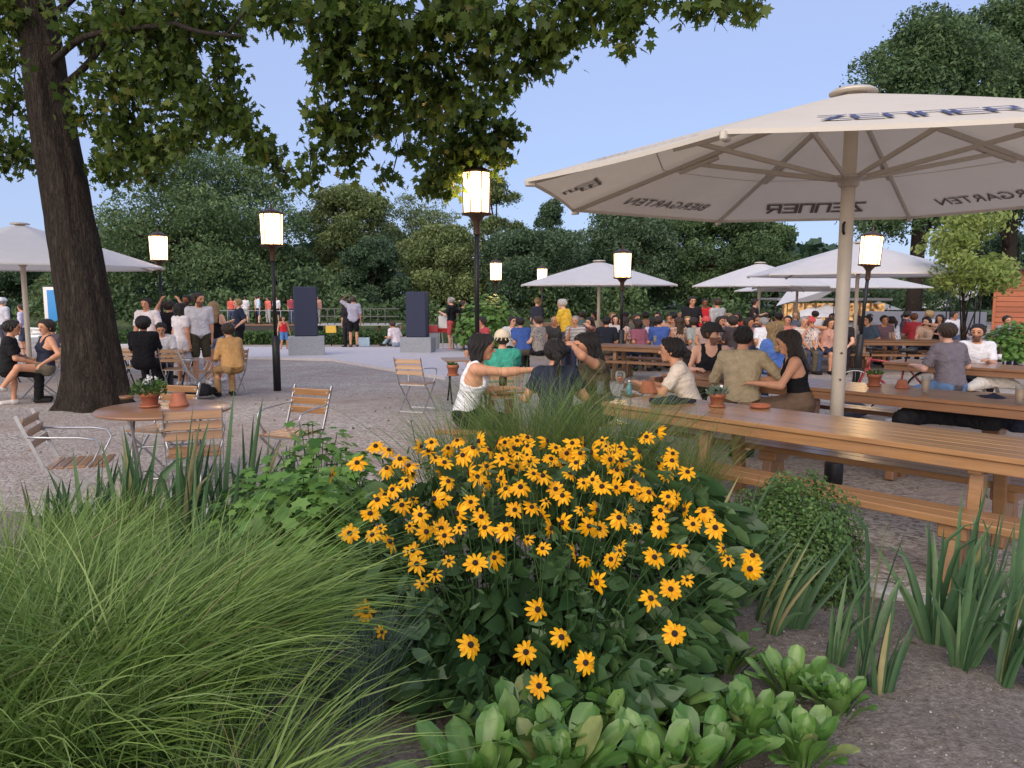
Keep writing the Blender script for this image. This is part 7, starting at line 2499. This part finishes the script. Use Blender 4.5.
# --- the seated crowd under the far parasols: px, head py, heading, shirt, hair, cut, woman?, text
G = 'guests seated under the far parasols'
CR = [(485, 320, 120, (205, 70, 80), 'dark', 'short', 0, 'person in red seated left of the man in navy'),
      (513, 318, 190, (226, 224, 226), 'dark', 'short', 0, 'person in white seated left of the bright blue shirt'),
      (524, 322, 20, (52, 96, 190), 'black', 'short', 0, 'person in a bright blue shirt seen from behind'),
      (555, 318, 185, (66, 66, 70), 'grey', 'bald', 0, 'bald man in dark shirt between the standing men'),
      (577, 318, 150, (70, 58, 62), 'grey', 'buzz', 0, 'bald man seated right of the man in yellow'),
      (590, 320, 120, (150, 100, 84), 'black', 'long', 1, 'woman with brown top left of the parasol pole'),
      (606, 321, 5, (38, 42, 54), 'black', 'short', 0, 'broad person in a dark shirt right of the parasol pole'),
      (629, 319, 95, (226, 186, 172), 'dark', 'long', 1, 'woman in a pale pink shirt facing left beside the lamp'),
      (642, 322, 25, (160, 84, 104), 'dark', 'bob', 1, 'person in a maroon shirt, back turned'),
      (653, 320, 355, (196, 192, 214), 'black', 'long', 1, 'woman in a pale lilac top, back turned'),
      (662, 322, 10, (60, 92, 176), 'dark', 'short', 0, 'person in a royal blue shirt on the near bench'),
      (670, 316, 175, (200, 150, 120), 'dark', 'short', 0, 'person in a tan shirt facing us, second row'),
      (679, 320, 5, (214, 162, 130), 'brown', 'long', 1, 'woman in a peach top with a dark strap'),
      (687, 318, 165, (226, 190, 176), 'blond', 'bob', 1, 'fair haired woman in a pale top facing us'),
      (698, 322, 30, (150, 160, 156), 'dark', 'short', 0, 'man in a grey patterned shirt, back turned'),
      (707, 320, 170, (190, 160, 150), 'dark', 'short', 0, 'person with a pale red cap'),
      (719, 319, 185, (120, 110, 120), 'dark', 'long', 1, 'woman in a grey top under the second parasol rim'),
      (727, 318, 160, (216, 200, 196), 'brown', 'short', 0, 'person in a cream top behind the cap wearer'),
      (736, 322, 20, (70, 60, 64), 'dark', 'curly', 0, 'curly haired person in a brown top with a pale strap'),
      (747, 320, 200, (190, 120, 110), 'dark', 'bob', 1, 'woman in a dusty red top behind the beige shirt'),
      (766, 322, 8, (220, 220, 226), 'grey', 'short', 0, 'person in a white shirt, back turned, right of the second pole'),
      (772, 314, 0, (40, 40, 44), 'black', 'bun', 1, 'woman in black with dark bun furthest back'),
      (804, 320, 185, (190, 150, 128), 'grey', 'short', 0, 'older man in a tan shirt facing us, left of the red cap'),
      (812, 326, 172, (230, 214, 212), 'dark', 'short', 0, 'person in white with a red cap holding a drink'),
      (829, 324, 190, (210, 150, 130), 'dark', 'long', 1, 'woman in a peach top left of the big parasol pole'),
      (846, 322, 150, (44, 40, 46), 'black', 'short', 0, 'person in black right of the big parasol pole'),
      (873, 322, 110, (70, 90, 116), 'black', 'short', 0, 'dark haired youth in a slate blue shirt by the leaning lamp'),
      (897, 320, 12, (226, 226, 232), 'dark', 'pony', 1, 'woman in a white shirt and black trousers, back turned'),
      (916, 315, 4, (206, 48, 56), 'red', 'short', 0, 'person in a bright red shirt, back turned'),
      (927, 320, 150, (214, 170, 146), 'black', 'long', 1, 'woman with black hair right of the red shirt'),
      (942, 317, 120, (30, 30, 34), 'black', 'long', 1, 'woman in black with long hair left of the man in grey'),
      (955, 313, 190, (170, 180, 204), 'dark', 'short', 0, 'man in a pale blue shirt behind the man in grey'),
      (1003, 322, 200, (150, 150, 150), 'dark', 'short', 0, 'person in a mid grey shirt half hidden at the right edge'),
      (616, 317, 180, (210, 206, 210), 'dark', 'long', 1, 'woman in a pale top facing us behind the dark shirt'),
      (636, 316, 185, (90, 100, 90), 'brown', 'short', 0, 'person in moss green seated in the back row'),
      (756, 317, 175, (60, 70, 96), 'dark', 'short', 0, 'person in a dark blue shirt beside the second pole'),
      (790, 318, 180, (206, 120, 110), 'dark', 'short', 0, 'person in a coral shirt behind the blond person'),
      (540, 321, 60, (160, 150, 140), 'brown', 'short', 0, 'person in a stone coloured shirt seated behind the navy man'),
      (862, 318, 20, (190, 190, 196), 'brown', 'long', 1, 'woman in a pale grey top behind the leaning lamp'),
      (885, 318, 180, (120, 90, 100), 'dark', 'short', 0, 'person in plum left of the white shirted woman')]
for i, (px, py, hd, rgb, hr, ct, fm, tx) in enumerate(CR):
    s_ = ['tan', 'fair', 'tan', 'olive'][i % 4]
    kw = {}
    pz = [dict(), dict(rh=(.06, .30, 1.02)), dict(lh=(-.05, .17, 1.14), nod=.1), dict(rh=(.2, .12, .62), lh=(-.1, .36, .80)), dict(rh=(.32, .30, .90)), dict(lh=(-.12, .12, .60), rh=(.12, .14, .60))][(i * 7 + 3) % 6]
    kw.update(pz)
    if i % 5 == 2: kw['top_patt'] = (90, 90, 100)
    if i % 9 == 4: kw['top_stripe'] = (225, 222, 220)
    kw['roll'] = .12 * math.sin(i * 3.1); kw['side'] = .08 * math.sin(i * 2.3); kw['fat'] = [0, .015, .03, 0, .008][i % 5]
    if 'cap' in tx and 'behind' not in tx and 'left' not in tx: kw['hat'] = ('cap', (196, 84, 84))
    seat(px, py, heading=hd, label=tx, group=G, H=(1.70 if fm else 1.80) + .03 * math.sin(i * 2.1), lean=.12 + .1 * math.sin(i), fem=bool(fm), skin=s_, hair=hr, cut=ct, top=mute(rgb), sleeve=[.42, .3, .45, .2][i % 4] if not (fm and i % 3 == 0) else .08,
         bottom=[(50, 56, 76), (40, 40, 44), (96, 88, 76), (70, 80, 104)][i % 4], legs='long' if i % 3 else 'shorts', yaw=.4 * math.sin(i * 1.7), vox=.02 if py > 317 else .023, **kw)
BK = [(565, (196, 150, 60), 'mustard'), (583, (120, 160, 150), 'sea green'), (598, (224, 206, 176), 'ivory'), (611, (170, 60, 70), 'crimson'), (623, (60, 70, 110), 'indigo'), (648, (226, 150, 110), 'apricot'),
      (658, (230, 230, 230), 'plain white'), (675, (110, 70, 60), 'chestnut'), (684, (90, 150, 190), 'sky blue'), (693, (60, 60, 64), 'charcoal'), (703, (214, 170, 180), 'rose'), (712, (170, 190, 120), 'lime'),
      (724, (150, 110, 150), 'mauve'), (731, (226, 214, 196), 'oatmeal'), (741, (190, 70, 50), 'rust'), (751, (206, 206, 216), 'silver'), (762, (52, 86, 72), 'forest green'), (782, (230, 190, 90), 'lemon'),
      (796, (100, 110, 130), 'steel blue'), (818, (236, 226, 220), 'off white'), (836, (150, 60, 90), 'raspberry'), (868, (214, 190, 160), 'sand'), (905, (84, 60, 80), 'aubergine'), (934, (190, 196, 200), 'ash grey')]
for i, (px, rgb, nm) in enumerate(BK):
    seat(px, Y=23.0 + (i * 5 % 7) * .45, heading=[170, 10, 120, 200, -100, 30][i % 6], label=f'guest in a {nm} top in the furthest rows of tables', group='guests in the furthest rows', H=1.68 + .05 * (i % 4), lean=.15, fem=i % 2 == 0, skin=['fair', 'tan', 'olive'][i % 3],
         hair=['dark', 'brown', 'black', 'blond', 'dark'][i % 5], cut=['long', 'short', 'bob', 'short', 'pony', 'curly'][i % 6], top=mute(rgb), sleeve=.35, vox=.027, yaw=.5 * math.sin(i * 2.), rh=[None, (.06, .3, 1.02), (.3, .3, .9)][i % 3])
for lb, px, py, L, a in (('beside the far shore under the first white parasol', 590, 323, 4.6, R(-4)), ('in the furthest row behind the red shirted man', 690, 322, 5.0, R(-4)), ('in the furthest row left of the big pole', 780, 323, 4.6, R(-3))):
    c = at_z(px, py, .77)
    long_table('low distant wooden table ' + lb, (c.x, c.y), L, .76, rz=a, mat='wood_dark', planks=4, group='distant wooden tables')
G = 'people standing among the far tables'
stand(536, 356, heading=-50, label='older man in a navy shirt and khaki trousers standing and looking down', H=1.80, skin='fair', hair='blond', cut='short', top=(52, 56, 68), sleeve=.45, bottom=(170, 158, 136), group=G, nod=.4, vox=.015, lean=.08)
stand(568, Y=19.6, heading=60, label='white haired man in a yellow shirt leaning over a table', H=1.82, skin='fair', hair='white', cut='buzz', top=(226, 186, 66), sleeve=.45, bottom=(90, 90, 100), group=G, lean=.22, lh=(-.2, .42, .85), rh=(.2, .42, .85), vox=.015, fat=.02)
stand(692, Y=20.8, heading=-170, label='man in black standing left of the man in red', H=1.86, skin='tan', hair='dark', top=(38, 38, 44), bottom=(40, 40, 50), group=G, lh=(-.15, .3, 1.2), vox=.02)
stand(705, Y=22.2, heading=176, label='man in a red shirt standing between black and grey shirts', H=1.8, skin='brown', hair='black', top=(200, 44, 52), bottom=(50, 50, 60), group=G, vox=.02)
stand(718, Y=20.6, heading=30, label='man in a pale grey shirt standing right of the man in red', H=1.82, skin='tan', hair='brown', top=(176, 176, 178), bottom=(60, 64, 80), group=G, vox=.02)
stand(755, Y=24, heading=-120, label='waiter like person in dark clothes standing by the second pole', H=1.78, skin='fair', hair='dark', top=(60, 50, 50), bottom=(40, 40, 44), group=G, vox=.02, rh=(.2, .3, 1.3))
G = 'tiny people on the pontoon'
PT = [(232, (200, 90, 80)), (243, (220, 220, 224)), (252, (214, 190, 186)), (259, (186, 206, 224)), (266, (230, 120, 110)), (272, (226, 226, 230)), (292, (150, 70, 80)), (297, (90, 90, 110)), (301, (232, 232, 236)), (313, (60, 60, 70)), (316, (196, 150, 130))]
NM = ['brick red', 'white', 'dusty pink', 'pale blue', 'salmon', 'bright white, middle', 'wine red', 'slate grey', 'white, right', 'dark grey', 'tan']
for i, ((px, rgb), nm) in enumerate(zip(PT, NM)):
    p = at_y(px, 320, 47.6)
    person((p.x, 47.6 + (i % 3) * .5, -.09), heading=[180, 20, 90, -60, 150][i % 5], label=f'tiny far person in {nm.split(",")[0]} on the pontoon' + (', ' + nm.split(',')[1].strip() + ' one' if ',' in nm else ''), group=G, H=1.66 + .04 * (i % 4), top=rgb,
           skin=['tan', 'fair'][i % 2], hair=['dark', 'brown', 'black'][i % 3], bottom=[(60, 70, 100), (190, 190, 190), (40, 40, 46)][i % 3], legs=['long', 'shorts'][i % 2], vox=.04)
